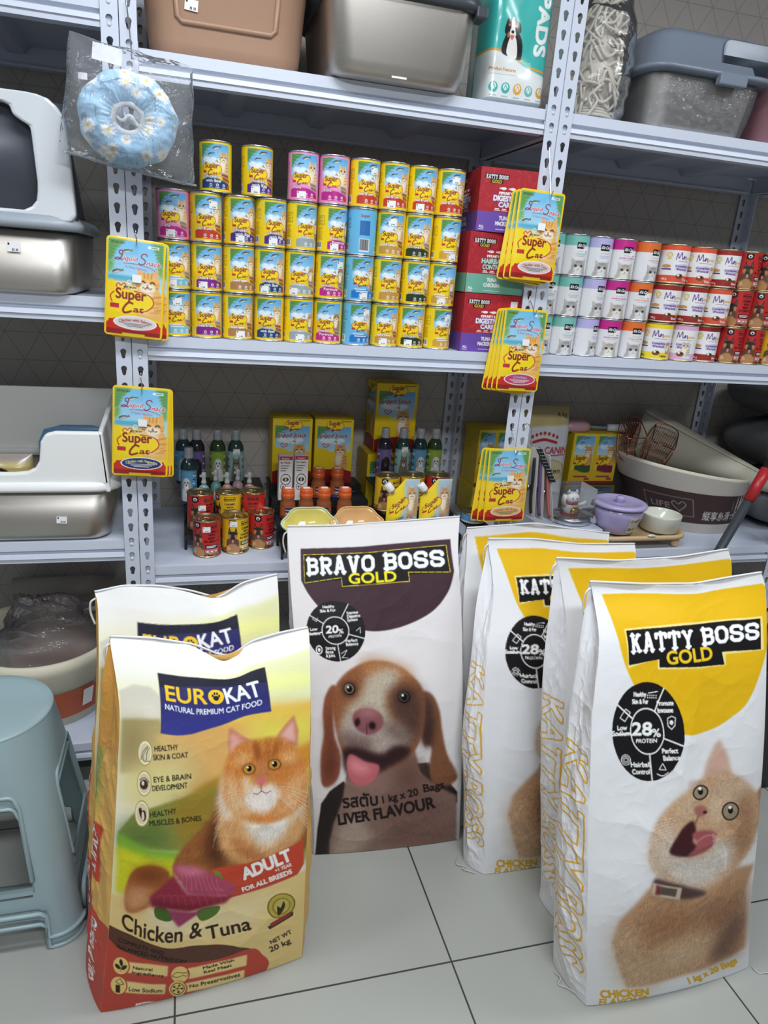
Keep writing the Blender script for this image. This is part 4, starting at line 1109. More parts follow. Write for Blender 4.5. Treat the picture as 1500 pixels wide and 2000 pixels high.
def art_pouch(oval, t, tc, H=206, W=118):
    a = Art(W, H, (248, 210, 30), 2, size=(118, 206))
    Yl = (248, 214, 32)
    a.rect(5, 6, 113, 130, (112, 188, 230), col2=(214, 232, 236))
    a.rect(5, 78, 70, 92, (92, 176, 206), b=2); a.rect(5, 90, 80, 135, (238, 214, 150), b=3)
    for sx in (0, 1):
        X = lambda x: x if not sx else 118 - x
        a.poly([(X(5), 6), (X(40 - 12 * sx), 6), (X(20), 26), (X(14), 46), (X(5), 52)], (104, 160, 90), b=2)
        a.poly([(X(5), 52), (X(16), 50), (X(14), 66), (X(5), 76)], (128, 176, 84), b=3)
        for k in range(8): a.line([(X(5), 10 + 5 * k), (X(32 - 3 * k), 8 + 7 * k)], 1.1, (66, 122, 66), a=.7)
        for k in range(5): a.line([(X(5), 56 + 4 * k), (X(18), 50 + 7 * k)], 1, (80, 140, 60), a=.6)
    a.txt('PET FOOD ONLY', 10, 14, 3.4, (70, 60, 30), w=26, bold=.5)
    a.rect(82, 12, 104, 17, (236, 240, 236)); a.rect(88, 13.6, 102, 15.4, (90, 130, 110))
    fish(a, 42, 27, 20, (96, 112, 72), -12); fish(a, 24, 70, 22, (62, 62, 66), -14); fish(a, 24, 70, 14, (130, 130, 130), -14)
    tabby(a, 84, 88, 23, (240, 186, 104), (250, 238, 216), (206, 132, 60))
    a.hair([(60, 60), (108, 60), (112, 160), (66, 160)], 2500, 5, 80, .85, 1.15, .5, 50, sm=0)
    a.poly([(5, 90), (14, 88), (26, 100), (44, 106), (60, 120), (64, 160), (113, 165), (113, 206), (5, 206)], Yl, b=2)
    a.poly([(8, 120), (70, 112), (66, 156), (10, 160)], Yl, b=5)
    a.poly([(58, 128), (62, 150), (84, 160), (96, 158), (104, 130)], (240, 196, 120), b=2); a.poly([(62, 128), (66, 146), (80, 152), (90, 130)], (250, 238, 216), b=3)
    for k in range(4): a.line([(86 + 2 * k, 120 + 10 * k), (106 + k, 114 + 11 * k)], 2.4, (206, 132, 60), a=.7, b=1)
    a.line([(28, 108), (22, 100), (27, 95), (31, 99), (37, 94), (41, 100), (30, 112), (28, 108)], 2.2, (208, 70, 46), sm=1); a.line([(44, 90), (48, 86), (52, 90), (48, 95)], 1.4, (240, 248, 250), sm=1, closed=True)
    tabby(a, 45, 108, 5, (240, 190, 120), body=False)
    # lettering
    M = (150, 34, 66)
    a.line([(30, 36), (26, 33), (28, 28), (33, 30), (29, 44), (23, 47), (18, 46), (24, 43), (33, 47)], 2.2, M, sm=1)
    a.txt('iquid', 34, 47, 9.5, (190, 52, 66), w=27, bold=.7, shear=.3, out=(250, 244, 244), ow=.7)
    a.line([(81, 33), (78, 29), (71, 31), (70, 37), (77, 42), (76, 49), (68, 52), (65, 49)], 2.2, M, sm=1)
    a.txt('nack', 80, 51, 9.5, (190, 52, 66), w=28, bold=.8, shear=.3, out=(250, 244, 244), ow=.7, rot=3)
    a.line([(36, 53), (60, 52), (86, 56), (98, 62)], .9, M, sm=1)
    a.txt('for Better Hydration', 38, 61, 5, (160, 130, 196), w=44, bold=.4, rot=4)
    a.txt('BEST SHOW', 37, 103, 4, (40, 40, 50), w=25, bold=.6)
    super_logo(a, 22, 126, 60)
    # foot
    a.poly([(4, 178), (20, 168), (98, 168), (114, 180), (114, 203), (4, 203)], (204, 48, 34)); a.poly([(10, 170), (108, 170), (114, 184), (4, 182)], (204, 48, 34), sm=0)
    a.poly([(4, 190), (114, 193), (114, 203), (4, 203)], (150, 36, 34))
    a.ell(62, 175, 44, 15, (248, 244, 240)); a.ell(62, 175, 41, 13, oval)
    a.txt(t, 62, 172, 6.5, tc, w=min(66, 5.4 * len(t)), bold=.8, al=.5, fn=lambda gx, gy: (gx, gy + .0045 * gx * gx))
    for k in range(3): a.rect(34 + 6 * k, 176 + 3 * k, 90 - 6 * k, 177.4 + 3 * k, tuple(int(c * .5) for c in oval) if sum(oval) > 400 else (230, 226, 230))
    a.rect(36, 198, 82, 206, (226, 196, 40))
    a.line([(2, 2), (116, 2), (116, 204), (2, 204)], 4.5, (248, 206, 28), closed=True)
    return a.done()

def art_snackbox(W=90, H=150):
    a = Art(W, H, (240, 206, 30), 2, size=(90, 150))
    beach(a, 6, 17, 84, 75)
    a.poly([(4, 66), (30, 70), (44, 84), (70, 92), (90, 90), (90, 126), (0, 126), (0, 66)], (240, 206, 30), b=2)
    tabby(a, 61, 72, 13, (226, 170, 100), (246, 230, 206), (170, 104, 50))
    super_logo(a, 32, 14, 28)
    a.txt('Liquid Snack', 12, 42, 10, (120, 30, 60), w=64, bold=.9, shear=.3, out=W_, ow=.7)
    a.line([(24, 66), (19, 59), (24, 56), (27, 60), (32, 56), (34, 61), (24, 66)], 1.6, (190, 60, 60), sm=1)
    a.ell(45, 142, 70, 26, (150, 34, 38))
    a.rect(0, 147, 90, 150, (150, 34, 38)); a.rect(60, 4, 84, 6, (120, 110, 50))
    return a.done()

def art_bosbox(kind):
    bot = (110, 78, 168) if kind == 'Digestive' else (112, 176, 154)
    a = Art(176, 150, (172, 40, 50), 2, size=(88, 75))
    r = random.Random(5)
    for k in range(70):
        x, y = r.uniform(0, 88), r.uniform(0, 50); a.line([(x, y), (x + r.uniform(-4, 4), y + r.uniform(-4, 4)), (x + r.uniform(-5, 5), y + 3)], .9, (196, 62, 66), a=.7, sm=1)
    a.rect(0, 51, 88, 75, bot)
    a.poly([(6, 7), (40, 7), (40, 13), (32, 13), (32, 18), (14, 18), (14, 13), (6, 13)], K_)
    slab(a, 'KATTY BOSS', [(7.5, 8), (38.5, 8), (38.5, 12.6), (7.5, 12.6)], W_)
    a.txt('GOLD', 16, 17.4, 3.6, (226, 190, 60), w=14, bold=.6)
    fish(a, 33, 23, 10, W_, 180); fish(a, 46, 23, 10, W_, 180)
    a.txt('IMMUNITY &', 39, 30, 3.2, W_, w=22, bold=.8, al=.5)
    l = ('DIGESTIVE', 'CARE') if kind == 'Digestive' else ('HAIRBALL', 'CONTROL')
    c = W_ if kind == 'Digestive' else (186, 224, 214)
    a.txt(l[0], 39, 37.5, 6, c, w=36, bold=1.5, al=.5, out=(110, 74, 160) if kind == 'Digestive' else (90, 30, 40), ow=.6); a.txt(l[1], 39, 44.5, 5.4, c, w=20 if kind == 'Digestive' else 32, bold=1.4, al=.5, out=(110, 74, 160) if kind == 'Digestive' else (90, 30, 40), ow=.6)
    for k in range(3): a.rect(24 + 10.5 * k, 46.6, 30 + 10.5 * k, 47.8, W_); a.rect(23 + 10.5 * k, 48.6, 32 + 10.5 * k, 49.3, W_)
    w = ('TUNA', 'MACKEREL') if kind == 'Digestive' else ('TUNA', 'CHICKEN')
    a.txt(w[0], 39, 60, 4.6, W_, w=15, bold=1.1, al=.5); a.txt(w[1], 39, 66.4, 4.4, W_, w=24, bold=1.1, al=.5)
    a.rect(28, 71, 52, 71.8, (226, 220, 236)); a.txt('ALL', 4, 70.5, 3, W_, w=7, bold=.6); a.rect(3.5, 72, 11, 72.8, W_)
    return a.done()

def art_label(bg, animal, fur, W=70, H=60):
    a = Art(W, H, bg, 2)
    a.rect(0, 0, W, 3, tuple(int(c * .85) for c in bg))
    x, y = W * .5, H * .48
    a.poly([(x - 13, H), (x - 10, y), (x + 10, y), (x + 13, H)], fur, sm=1)
    a.ell(x, y - 3, 11, 11, fur)
    for q in (-1, 1):
        if animal == 'dog': a.ell(x + q * 10, y, 4, 8, tuple(int(c * .8) for c in fur))
        else: a.poly([(x + q * 3, y - 12), (x + q * 10, y - 20), (x + q * 10, y - 5)], fur)
        a.ell(x + q * 4, y - 5, 1.8, 1.8, (20, 20, 20))
    a.ell(x, y + 2, 5, 4.5, tuple(min(255, int(c * 1.5) + 30) for c in fur)); a.ell(x, y, 2, 1.6, (20, 18, 18))
    for q in (3, W - 17):
        for k in range(5): a.rect(q, 10 + 7 * k, q + 12 - (k % 3) * 3, 12 + 7 * k, (40, 44, 60) if k % 2 else (236, 236, 236))
    return a.done()

def art_orange(foot):
    a = Art(90, 56, (178, 96, 52), 2)
    a.rect(30, 4, 60, 24, (36, 44, 90)); a.txt('beaphar', 37, 17, 6, W_, w=20, bold=.7); a.ell(34, 14, 2, 2, W_)
    a.rect(34, 28, 56, 32, (236, 224, 214)); a.rect(34, 36, 56, 37.4, (230, 210, 190)); a.rect(36, 39, 54, 40, (230, 210, 190))
    a.rect(0, 42, 90, 56, foot, b=1.5); a.ell(46, 50, 4, 4, (226, 160, 120))
    return a.done()

def art_care(kind):
    a = Art(40, 110, (230, 228, 226), 2)
    a.rect(0, 0, 40, 10, (176, 66, 96)); a.rect(6, 3, 34, 9, (190, 40, 44)); a.txt('beaphar', 8, 8, 4, W_, w=23, bold=.6)
    a.txt(kind + ' Cleaner', 4, 18, 4, K_, w=30, bold=.4)
    for k in range(3): a.rect(4, 23 + 6 * k, 30 - 5 * k, 25 + 6 * k, (80, 80, 84))
    a.ell(20, 58, 15, 14, (60, 60, 62)); a.ell(20, 58, 13, 12, (236, 234, 232)); a.ell(20, 58, 9, 5, (50, 46, 46)); a.ell(20, 58, 3, 4, (220, 200, 150))
    a.ell(13, 76, 8, 8, (60, 60, 62)); a.ell(13, 76, 6.5, 6.5, (236, 234, 232)); a.ell(13, 76, 2.5, 2.5, K_)
    a.ell(27, 86, 9, 10, (120, 80, 54)); a.ell(24, 84, 1.3, 1.3, K_); a.ell(30, 84, 1.3, 1.3, K_); a.ell(27, 90, 4, 4, (220, 200, 176))
    return a.done()

def art_spout():
    a = Art(90, 130, (246, 214, 36), 2)
    a.poly([(48, 4), (90, 4), (90, 130), (20, 130), (30, 90), (48, 60)], (176, 198, 212), sm=1, b=4)
    tabby(a, 68, 34, 14, (206, 170, 130)); tabby(a, 62, 88, 9, (196, 160, 130), eyes=True)
    a.poly([(0, 92), (90, 100), (90, 130), (0, 130)], (200, 220, 232), b=4)
    super_logo(a, 14, 50, 36)
    a.txt('Cats & Kitten', 10, 88, 6, (40, 50, 90), w=36, bold=.7); a.txt('Milk', 12, 108, 14, (30, 60, 150), w=40, bold=3)
    return a.done()

def art_pads():
    a = Art(150, 250, (64, 180, 172), 2)
    a.poly([(0, 152), (40, 156), (100, 178), (150, 190), (150, 250), (0, 250)], (226, 230, 228), sm=0, b=1); a.line([(0, 152), (40, 155), (100, 174), (150, 182)], 4, (226, 160, 60), sm=1)
    a.cs = (19, 61, 1.66)
    a.poly([(20, 158), (28, 110), (50, 90), (80, 96), (100, 130), (98, 172), (70, 168)], (36, 32, 34), sm=1); a.poly([(40, 160), (46, 112), (66, 108), (80, 140), (78, 170)], (240, 238, 234), sm=1)
    a.ell(52, 84, 24, 28, (40, 36, 36)); a.poly([(30, 60), (22, 96), (34, 104), (40, 70)], (34, 30, 30), sm=1); a.poly([(70, 62), (84, 70), (88, 92), (74, 92)], (34, 30, 30), sm=1)
    a.poly([(48, 56), (58, 56), (62, 84), (68, 104), (54, 116), (42, 104), (46, 82)], (240, 236, 232), sm=1); a.ell(40, 78, 6, 4, (176, 112, 60)); a.ell(67, 78, 6, 4, (176, 112, 60)); a.ell(39, 106, 5, 8, (176, 112, 60))
    for x in (41, 66): a.ell(x, 84, 3, 3, (20, 18, 18))
    a.ell(54, 96, 6, 4.5, (24, 20, 22)); a.poly([(46, 106), (62, 106), (56, 118), (50, 116)], (214, 110, 116), sm=1)
    a.cs = (0, 0, 1)
    a.txt('PADS', 108, 48, 26, W_, w=104, bold=6, rot=90); a.rect(84, 166, 104, 174, (120, 200, 190))
    a.txt('Product Features', 8, 188, 6, (206, 130, 50), w=60, bold=.8); a.rect(8, 194, 70, 195, (170, 190, 190))
    for k, c in enumerate(((72, 176, 168), (72, 176, 168), (226, 170, 90), (110, 180, 180), (220, 160, 80))):
        a.ell(20 + 28 * k, 218, 10, 10, c); a.ell(20 + 28 * k, 216, 6, 6, (236, 238, 236)); a.line([(16 + 28 * k, 222), (20 + 28 * k, 212), (24 + 28 * k, 220)], 1.6, c); a.rect(12 + 28 * k, 232, 28 + 28 * k, 234, (160, 180, 180))
    return a.done()

def art_canin():
    a = Art(110, 170, (196, 176, 120), 2)
    a.poly([(0, 30), (110, 24), (110, 170), (0, 170)], (214, 214, 216), b=1)
    for k in range(7): a.ell(30 + 8 * k, 42 - 5 * math.sin(math.pi * k / 6), 2.6, 2.6, (176, 32, 44))
    a.line([(32, 50), (54, 46), (78, 50)], 4, (176, 32, 44), sm=1)
    a.txt('ROYAL CANIN', 2, 66, 10, (186, 32, 48), w=100, bold=1.2); a.line([(2, 71), (100, 68)], 1.6, (186, 32, 48))
    a.ell(74, 92, 28, 17, (190, 172, 112)); a.ell(74, 92, 25.5, 15, (214, 200, 150)); a.txt('Kitten', 56, 96, 8, (70, 60, 50), w=38, bold=.6)
    a.txt('4 kg', 80, 14, 6, (90, 78, 50), w=20, bold=1)
    return a.done()

def art_sachet():
    a = Art(110, 96, (226, 190, 40), 2)
    for k in (0, 1):
        x = 3 + 54 * k
        a.rect(x, 2, x + 50, 74, (236, 206, 50)); beach(a, x + 3, 5, x + 47, 40); tabby(a, x + 36, 32, 8, (220, 170, 100))
        super_logo(a, x + 8, 50, 24); a.rect(x + 8, 60, x + 46, 74, (60, 90, 60) if k == 0 else (120, 40, 70))
    a.poly([(0, 72), (12, 68), (40, 76), (56, 68), (96, 76), (110, 70), (110, 96), (0, 96)], (226, 184, 36), b=1); a.rect(0, 90, 110, 96, (150, 44, 50))
    a.rect(12, 80, 44, 83, (150, 60, 50)); a.rect(66, 80, 98, 83, (150, 60, 50)); a.rect(38, 84, 50, 88, (150, 60, 50)); a.rect(92, 84, 104, 88, (150, 60, 50))
    return a.done()

def art_basket(W=480, H=120):
    """band of the scratching tub: beige, brown middle, characters and a heart in a frame near the middle"""
    a = Art(W, H, (186, 180, 172), 2)
    a.rect(30, 34, 450, 98, (66, 48, 48))
    a.cs = (-92, 0, 1)
    a.line([(212, 48), (292, 48), (292, 84), (212, 84)], 1.6, (120, 106, 104), closed=True); a.line([(268, 74), (258, 62), (262, 56), (268, 61), (275, 55), (280, 62), (268, 76)], 1.6, (150, 138, 134), sm=1)
    a.txt('LIFE', 222, 72, 11, (150, 138, 134), w=32, bold=.6)
    a.txt('縦享糸滑って', 306, 88, 15, (206, 200, 196), w=82, bold=.6, shear=.15)
    return a.done()
# ---------------------------------------------------------------- print sheets used more than once
R_ = random.Random(11)
PR_LABEL = printmat('printed_tin', .3, .5)
PR_FILM = printmat('printed_film', .28, .5, coat=.5)
PR_CARD = printmat('printed_card', .42, .4)
PR_WOVEN = printmat('printed_woven_sack', .45, .14, weave=.25)
PR_MATT = printmat('printed_paper', .6, .3)
M_RACK = mat('rack_paint', (206, 212, 226), .38, noise=.03, nscale=8, spec=.5)
M_RACKD = mat('shelf_deck_paint', (198, 206, 222), .34, noise=.03, nscale=12)
M_STEEL = mat('brushed_steel', (196, 190, 182), .42, 1.0, noise=.08, nscale=60, aniso=(1, 1, 12))
M_TIN = mat('tin', (205, 205, 208), .28, 1.0)
M_GOLDTIN = mat('gold_lacquered_tin', (196, 178, 138), .3, 1.0)
M_WIRE = mat('chrome_wire', (200, 200, 205), .2, 1.0)
M_BLACK = mat('black_painted_metal', (30, 31, 34), .4)
M_WHITE = mat('white_plastic', (238, 238, 236), .3)
M_STICK = mat('sticker_paper', (240, 240, 240), .6)
M_INK = mat('ink', (40, 40, 44), .6)
M_FILM = film('clear_film')
M_SACKW = mat('white_woven_plastic', (226, 226, 228), .4, bump=.25, bscale=420)

# ---------------------------------------------------------------- room
def floor_mat():
    m = mat('floor_tile', (166, 168, 162), .32, noise=.03, nscale=3)
    nt = m.node_tree
    b = nt.nodes['Principled BSDF']
    tc = nt.nodes.new('ShaderNodeTexCoord')
    mp = nt.nodes.new('ShaderNodeMapping')
    mp.inputs['Location'].default_value = (-0.682, 0.728, 0)
    nt.links.new(tc.outputs['Object'], mp.inputs[0])
    br = nt.nodes.new('ShaderNodeTexBrick')
    br.offset, br.squash = 0, 1
    for k, v in (('Scale', 1), ('Mortar Size', .0022), ('Mortar Smooth', .1), ('Brick Width', .6), ('Row Height', .6), ('Bias', 0)):
        br.inputs[k].default_value = v
    br.inputs['Color1'].default_value = br.inputs['Color2'].default_value = (1, 1, 1, 1)
    br.inputs['Mortar'].default_value = (.12, .12, .12, 1)
    nt.links.new(mp.outputs[0], br.inputs['Vector'])
    old = b.inputs['Base Color'].links[0].from_socket
    mx = nt.nodes.new('ShaderNodeMix')
    mx.data_type, mx.blend_type = 'RGBA', 'MULTIPLY'
    mx.inputs['Factor'].default_value = 1
    nt.links.new(old, mx.inputs['A'])
    nt.links.new(br.outputs['Color'], mx.inputs['B'])
    nt.links.new(mx.outputs['Result'], b.inputs['Base Color'])
    return m

def wallpaper_mat():
    m = mat('wallpaper_linen', (186, 180, 172), .8, noise=.10, nscale=260, bump=.3, bscale=300)
    nt = m.node_tree
    b = nt.nodes['Principled BSDF']
    tc = nt.nodes.new('ShaderNodeTexCoord')
    sx = nt.nodes.new('ShaderNodeSeparateXYZ')
    nt.links.new(tc.outputs['Object'], sx.inputs[0])
    def math_(op, a, bb=None, c=None):
        n = nt.nodes.new('ShaderNodeMath'); n.operation = op
        for i, v in enumerate((a, bb, c)):
            if v is None: continue
            if isinstance(v, (int, float)): n.inputs[i].default_value = v
            else: nt.links.new(v, n.inputs[i])
        return n.outputs[0]
    X = math_('ADD', sx.outputs['X'], 50 * .094 - .087)
    Z = math_('ADD', sx.outputs['Z'], 100 * .0805 - 1.0645)
    rows = math_('DIVIDE', Z, .0805)
    h = math_('MULTIPLY', rows, .5)
    u = math_('DIVIDE', X, .094)
    ds = []
    for e in (rows, math_('ADD', u, h), math_('SUBTRACT', u, h)):
        f = math_('FRACT', e)
        ds.append(math_('ABSOLUTE', math_('SUBTRACT', f, .5)))
    mxv = math_('MAXIMUM', math_('MAXIMUM', ds[0], ds[1]), ds[2])
    ln = math_('GREATER_THAN', mxv, .481)
    mx = nt.nodes.new('ShaderNodeMix')
    mx.data_type, mx.blend_type = 'RGBA', 'MULTIPLY'
    mx.inputs['B'].default_value = (.74, .73, .72, 1)
    nt.links.new(b.inputs['Base Color'].links[0].from_socket, mx.inputs['A'])
    nt.links.new(ln, mx.inputs['Factor'])
    nt.links.new(mx.outputs['Result'], b.inputs['Base Color'])
    return m

def struct(name, bounds, m):
    return tag(MB().box(*bounds).build(name, m), kind='structure')
M_WALLP = mat('wall_plaster', (150, 150, 150), .8, noise=.02, nscale=4)
struct('floor', (-2.4, 3.7, -3.6, .62, -.06, 0), floor_mat())
struct('wall_back', (-2.4, 3.7, .512, .62, 0, 2.75), wallpaper_mat())
struct('wall_left', (-2.46, -2.4, -3.6, .62, 0, 2.75), M_WALLP)
struct('wall_right', (3.7, 3.76, -3.6, .62, 0, 2.75), M_WALLP)
struct('wall_front', (-2.4, 3.7, -3.66, -3.6, 0, 2.75), M_WALLP)
struct('ceiling', (-2.4, 3.7, -3.6, .62, 2.75, 2.8), M_WALLP)
for k, (lx, ly, lw) in enumerate(LAMPS):
    t = thing('ceiling_light', 'slim white ceiling light panel ' + ('above the standing food sacks', 'above the stool', 'at the far end over the tins', 'over the open aisle')[k], 'light', (lx, ly, 2.69), group='ceiling light panels')
    MB().box(-.6, .6, -.16, .16, .02, .06).build('frame', M_WHITE, t)
    MB().box(-.55, .55, -.13, .13, .005, .02).build('diffuser', mat('lamp_diffuser', (245, 248, 255), .4, emit=2.0), t)

# ---------------------------------------------------------------- shelving
HZ0, HP = 1.921 + .04 * 14, .04

def keyhole():
    P = []
    for i in range(13):
        a = math.radians(-38 + 256 * i / 12)
        P.append((.0068 * math.cos(a), .0068 * math.sin(a)))
    for i in range(5):
        a = math.radians(180 + 180 * i / 4)
        P.append((.0040 * math.cos(a), -.0125 + .0040 * math.sin(a)))
    return P

def flange(mb, fn, x0, x1, z0, z1):
    """perforated strip: a row of keyholes; fn maps (x, z) to a point"""
    K = keyhole()
    xc = (x0 + x1) / 2
    z = HZ0
    ztop = z1
    n = len(K)
    while z - .027 > z0:
        top, bot = z + .013, z - .027
        if top < ztop + .001:
            if ztop - top > 1e-4: pass
            hw, hh = (x1 - x0) / 2, .02
            zc = (top + bot) / 2
            out = []
            for (kx, kz) in K:
                dx, dz = kx, (z + kz) - zc
                a = math.atan2(dz / hh, dx / hw)
                s = 1 / max(abs(math.cos(a)), abs(math.sin(a)))
                out.append((xc + hw * math.cos(a) * s, zc + hh * math.sin(a) * s))
            # corners: snap the nearest points
            for cx, cz in ((x0, top), (x1, top), (x0, bot), (x1, bot)):
                i = min(range(n), key=lambda q: (out[q][0] - cx) ** 2 + (out[q][1] - cz) ** 2)
                out[i] = (cx, cz)
            V = [fn(xc + kx, z + kz) for kx, kz in K] + [fn(*o) for o in out]
            F = [(i, n + i, n + (i + 1) % n, (i + 1) % n) for i in range(n)]
            mb.add(V, F, 0, False)
        z -= HP
    mb.add([fn(x0, z + .013), fn(x1, z + .013), fn(x1, z0), fn(x0, z0)], [(0, 1, 2, 3)], 0, False)

def rack(x0, x1, tops, label, n=0):
    t = thing('shelving_rack', label, 'shelf rack', (x0, 0, 0), 0, 'boltless steel racks')
    W = x1 - x0
    for bx, sx in ((0, 1), (W, -1)):
        for y, sy in ((-.004, 1), (.504, -1)):
            mb = MB()
            a, b = (bx + sx * .0012, bx + sx * .0355)
            flange(mb, lambda x, z: (x, y, z), min(a, b), max(a, b), .0, 2.46)
            flange(mb, lambda x, z: (bx + sx * .0012, x, z), min(y, y + sy * .035), max(y, y + sy * .035), .0, 2.46)
            mb.build('post', M_RACK, t, solid=.0016)
    for zt in tops:
        for yy, s in ((0, 1), (.5, -1)):
            P = [(0, 0), (-.0005, -.0235), (.009, -.0265), (.009, -.0335), (-.0015, -.0345), (-.0045, -.0445), (-.0005, -.0455), (0, -.0565), (.012, -.0565), (.03, -.0565), (.03, -.05), (.012, -.05), (.012, 0)]
            mb = MB().prism([(yy + s * p[0], zt + p[1]) for p in P], 'x', .0365, W - .0365)
            for ex, q in ((.0365, -1), (W - .0365, 1)):
                mb.box(min(ex, ex + q * .03), max(ex, ex + q * .03), yy + s * .004 - .001, yy + s * .004 + .001, zt - .0565, zt + .012)
                k = round((HZ0 - zt) / HP)
                for j in (k, k + 1):
                    hz = HZ0 - HP * j - .0115
                    mb.lathe([(.0046, 0), (.0046, .0095), (.003, .0105)], 12)
                    V = mb.v[-1]
                    V[:] = np.stack([V[:, 0] + ex + q * .0182, yy + s * (.004 - V[:, 2]), V[:, 1] + hz], 1)
            mb.build('beam', M_RACK, t)
        for ex, q in ((.003, 1), (W - .003, -1)):
            MB().box(min(ex, ex + q * .002), max(ex, ex + q * .002), .034, .466, zt - .0565, zt - .002).box(min(ex, ex + q * .02), max(ex, ex + q * .02), .034, .466, zt - .0565, zt - .0545).build('side_beam', M_RACK, t)
        mb = MB().box(.004, W - .004, .0123, .4877, zt - .0035, zt - .0004)
        for rx in (.257, .502, .747):
            mb.prism([(rx - .035, zt - .0035), (rx - .02, zt - .024), (rx + .02, zt - .024), (rx + .035, zt - .0035)], 'y', .014, .486)
        mb.build('shelf_deck', M_RACKD, t)
    return t

Z1, Z2, Z3 = .682, 1.279, 1.876
rack(-1.035, -.0005, (.152, .76, 1.362, 1.959), 'grey steel rack behind the stool, holding the litter trays and hooded box')
rack(.0005, 1.0315, (.085, Z1, Z2, Z3), 'grey steel rack holding the yellow cat-food tins behind the standing sacks')
rack(1.0325, 2.066, (.085, Z1, Z2, Z3), 'grey steel rack holding the white kitten tins and the scratching tub')
rack(2.068, 3.1, (Z1, Z3), 'grey steel rack in the dark far corner, holding grey sacks')

# ---------------------------------------------------------------- sacks
def curve(P, n):
    P = np.asarray(P, float)
    Q = cm(P, 12, False)
    d = np.concatenate([[0], np.cumsum(np.linalg.norm(np.diff(Q, axis=0), axis=1))])
    s = np.linspace(0, d[-1], n)
    return np.stack([np.interp(s, d, Q[:, k]) for k in range(3)], 1)[::-1]      # from the top down

def wrinkle(nv, nu, seed, amp, horizontal=1.0, sharp=1.0):
    w = np.zeros((nv, nu))
    for k, (fy, fx, a) in enumerate(((5, 3, .9), (11, 5, .6), (26, 9, .28), (60, 22, .10))):
        n = noise2(nv, nu, fy * horizontal, fx, seed + k)
        w += a * ((1 - np.abs(n)) ** 2 * 1.6 - .8) * sharp + a * .4 * noise2(nv, nu, fy, fx, seed + 20 + k)
    u = np.linspace(0, 1, nu)
    v = np.linspace(0, 1, nv)
    return w * amp * (np.clip(np.sin(np.pi * u), 0, 1) ** .5)[None, :] * np.clip(np.minimum(v / .02, (1 - v) / .04), 0, 1)[:, None]

def panel(A, B, nv, nu, bulge, seed, amp, out, horizontal=1.0, notch=None, fold=0):
    A, B = curve(A, nv), curve(B, nv)
    u = np.linspace(0, 1, nu)
    P = A[:, None] * (1 - u)[None, :, None] + B[:, None] * u[None, :, None]
    v = np.linspace(0, 1, nv)
    n = np.array([out[0], out[1], 0.]); n /= np.linalg.norm(n)
    prof = np.clip((v - .03) / .55, 0, 1) ** 1.3 * (1 - .45 * np.clip((v - .72) / .28, 0, 1) ** 2)
    d = bulge * prof[:, None] * (1 - (2 * u - 1) ** 2)[None] ** .8 + wrinkle(nv, nu, seed, amp, horizontal) * (.45 + .55 * np.clip(v * 3, 0, 1))[:, None]
    if fold:
        d = d - fold * (np.sin(np.pi * u) ** 1.5)[None] * np.clip(1 - v / .5, 0, 1)[:, None] * np.clip(v / .04, 0, 1)[:, None]
    P = P + d[..., None] * n
    if notch:
        nu_, nz = zip(*notch)
        k = np.clip(1 - v / .16, 0, 1) ** 1.5
        dz = np.interp(u, nu_, nz)
        dz = np.convolve(np.pad(dz, 8, 'edge'), np.ones(17) / 17, 'valid')
        P[..., 2] += k[:, None] * dz[None]
        P[..., 1] += k[:, None] * (-.4 * dz)[None] * np.sin(3 * np.pi * u)[None]
    P[..., 2] = np.maximum(P[..., 2], .0015)
    return P

def remap(C, au, av):
    """slides the print towards the left and the top of the panel, most in the middle"""
    nv, nu = C.shape[:2]
    for ax, n, k in ((0, nv, av), (1, nu, au)):
        t = np.linspace(0, 1, n)
        s = np.clip(t + k * t * (1 - t), 0, 1) * (n - 1)
        i = np.minimum(s.astype(int), n - 2)
        f = (s - i)
        f = f[:, None, None] if ax == 0 else f[None, :, None]
        C = np.take(C, i, ax) * (1 - f) + np.take(C, i + 1, ax) * f
    return C

def gray(nv, nu, c):
    return np.broadcast_to(lin(c), (nv, nu, 3))

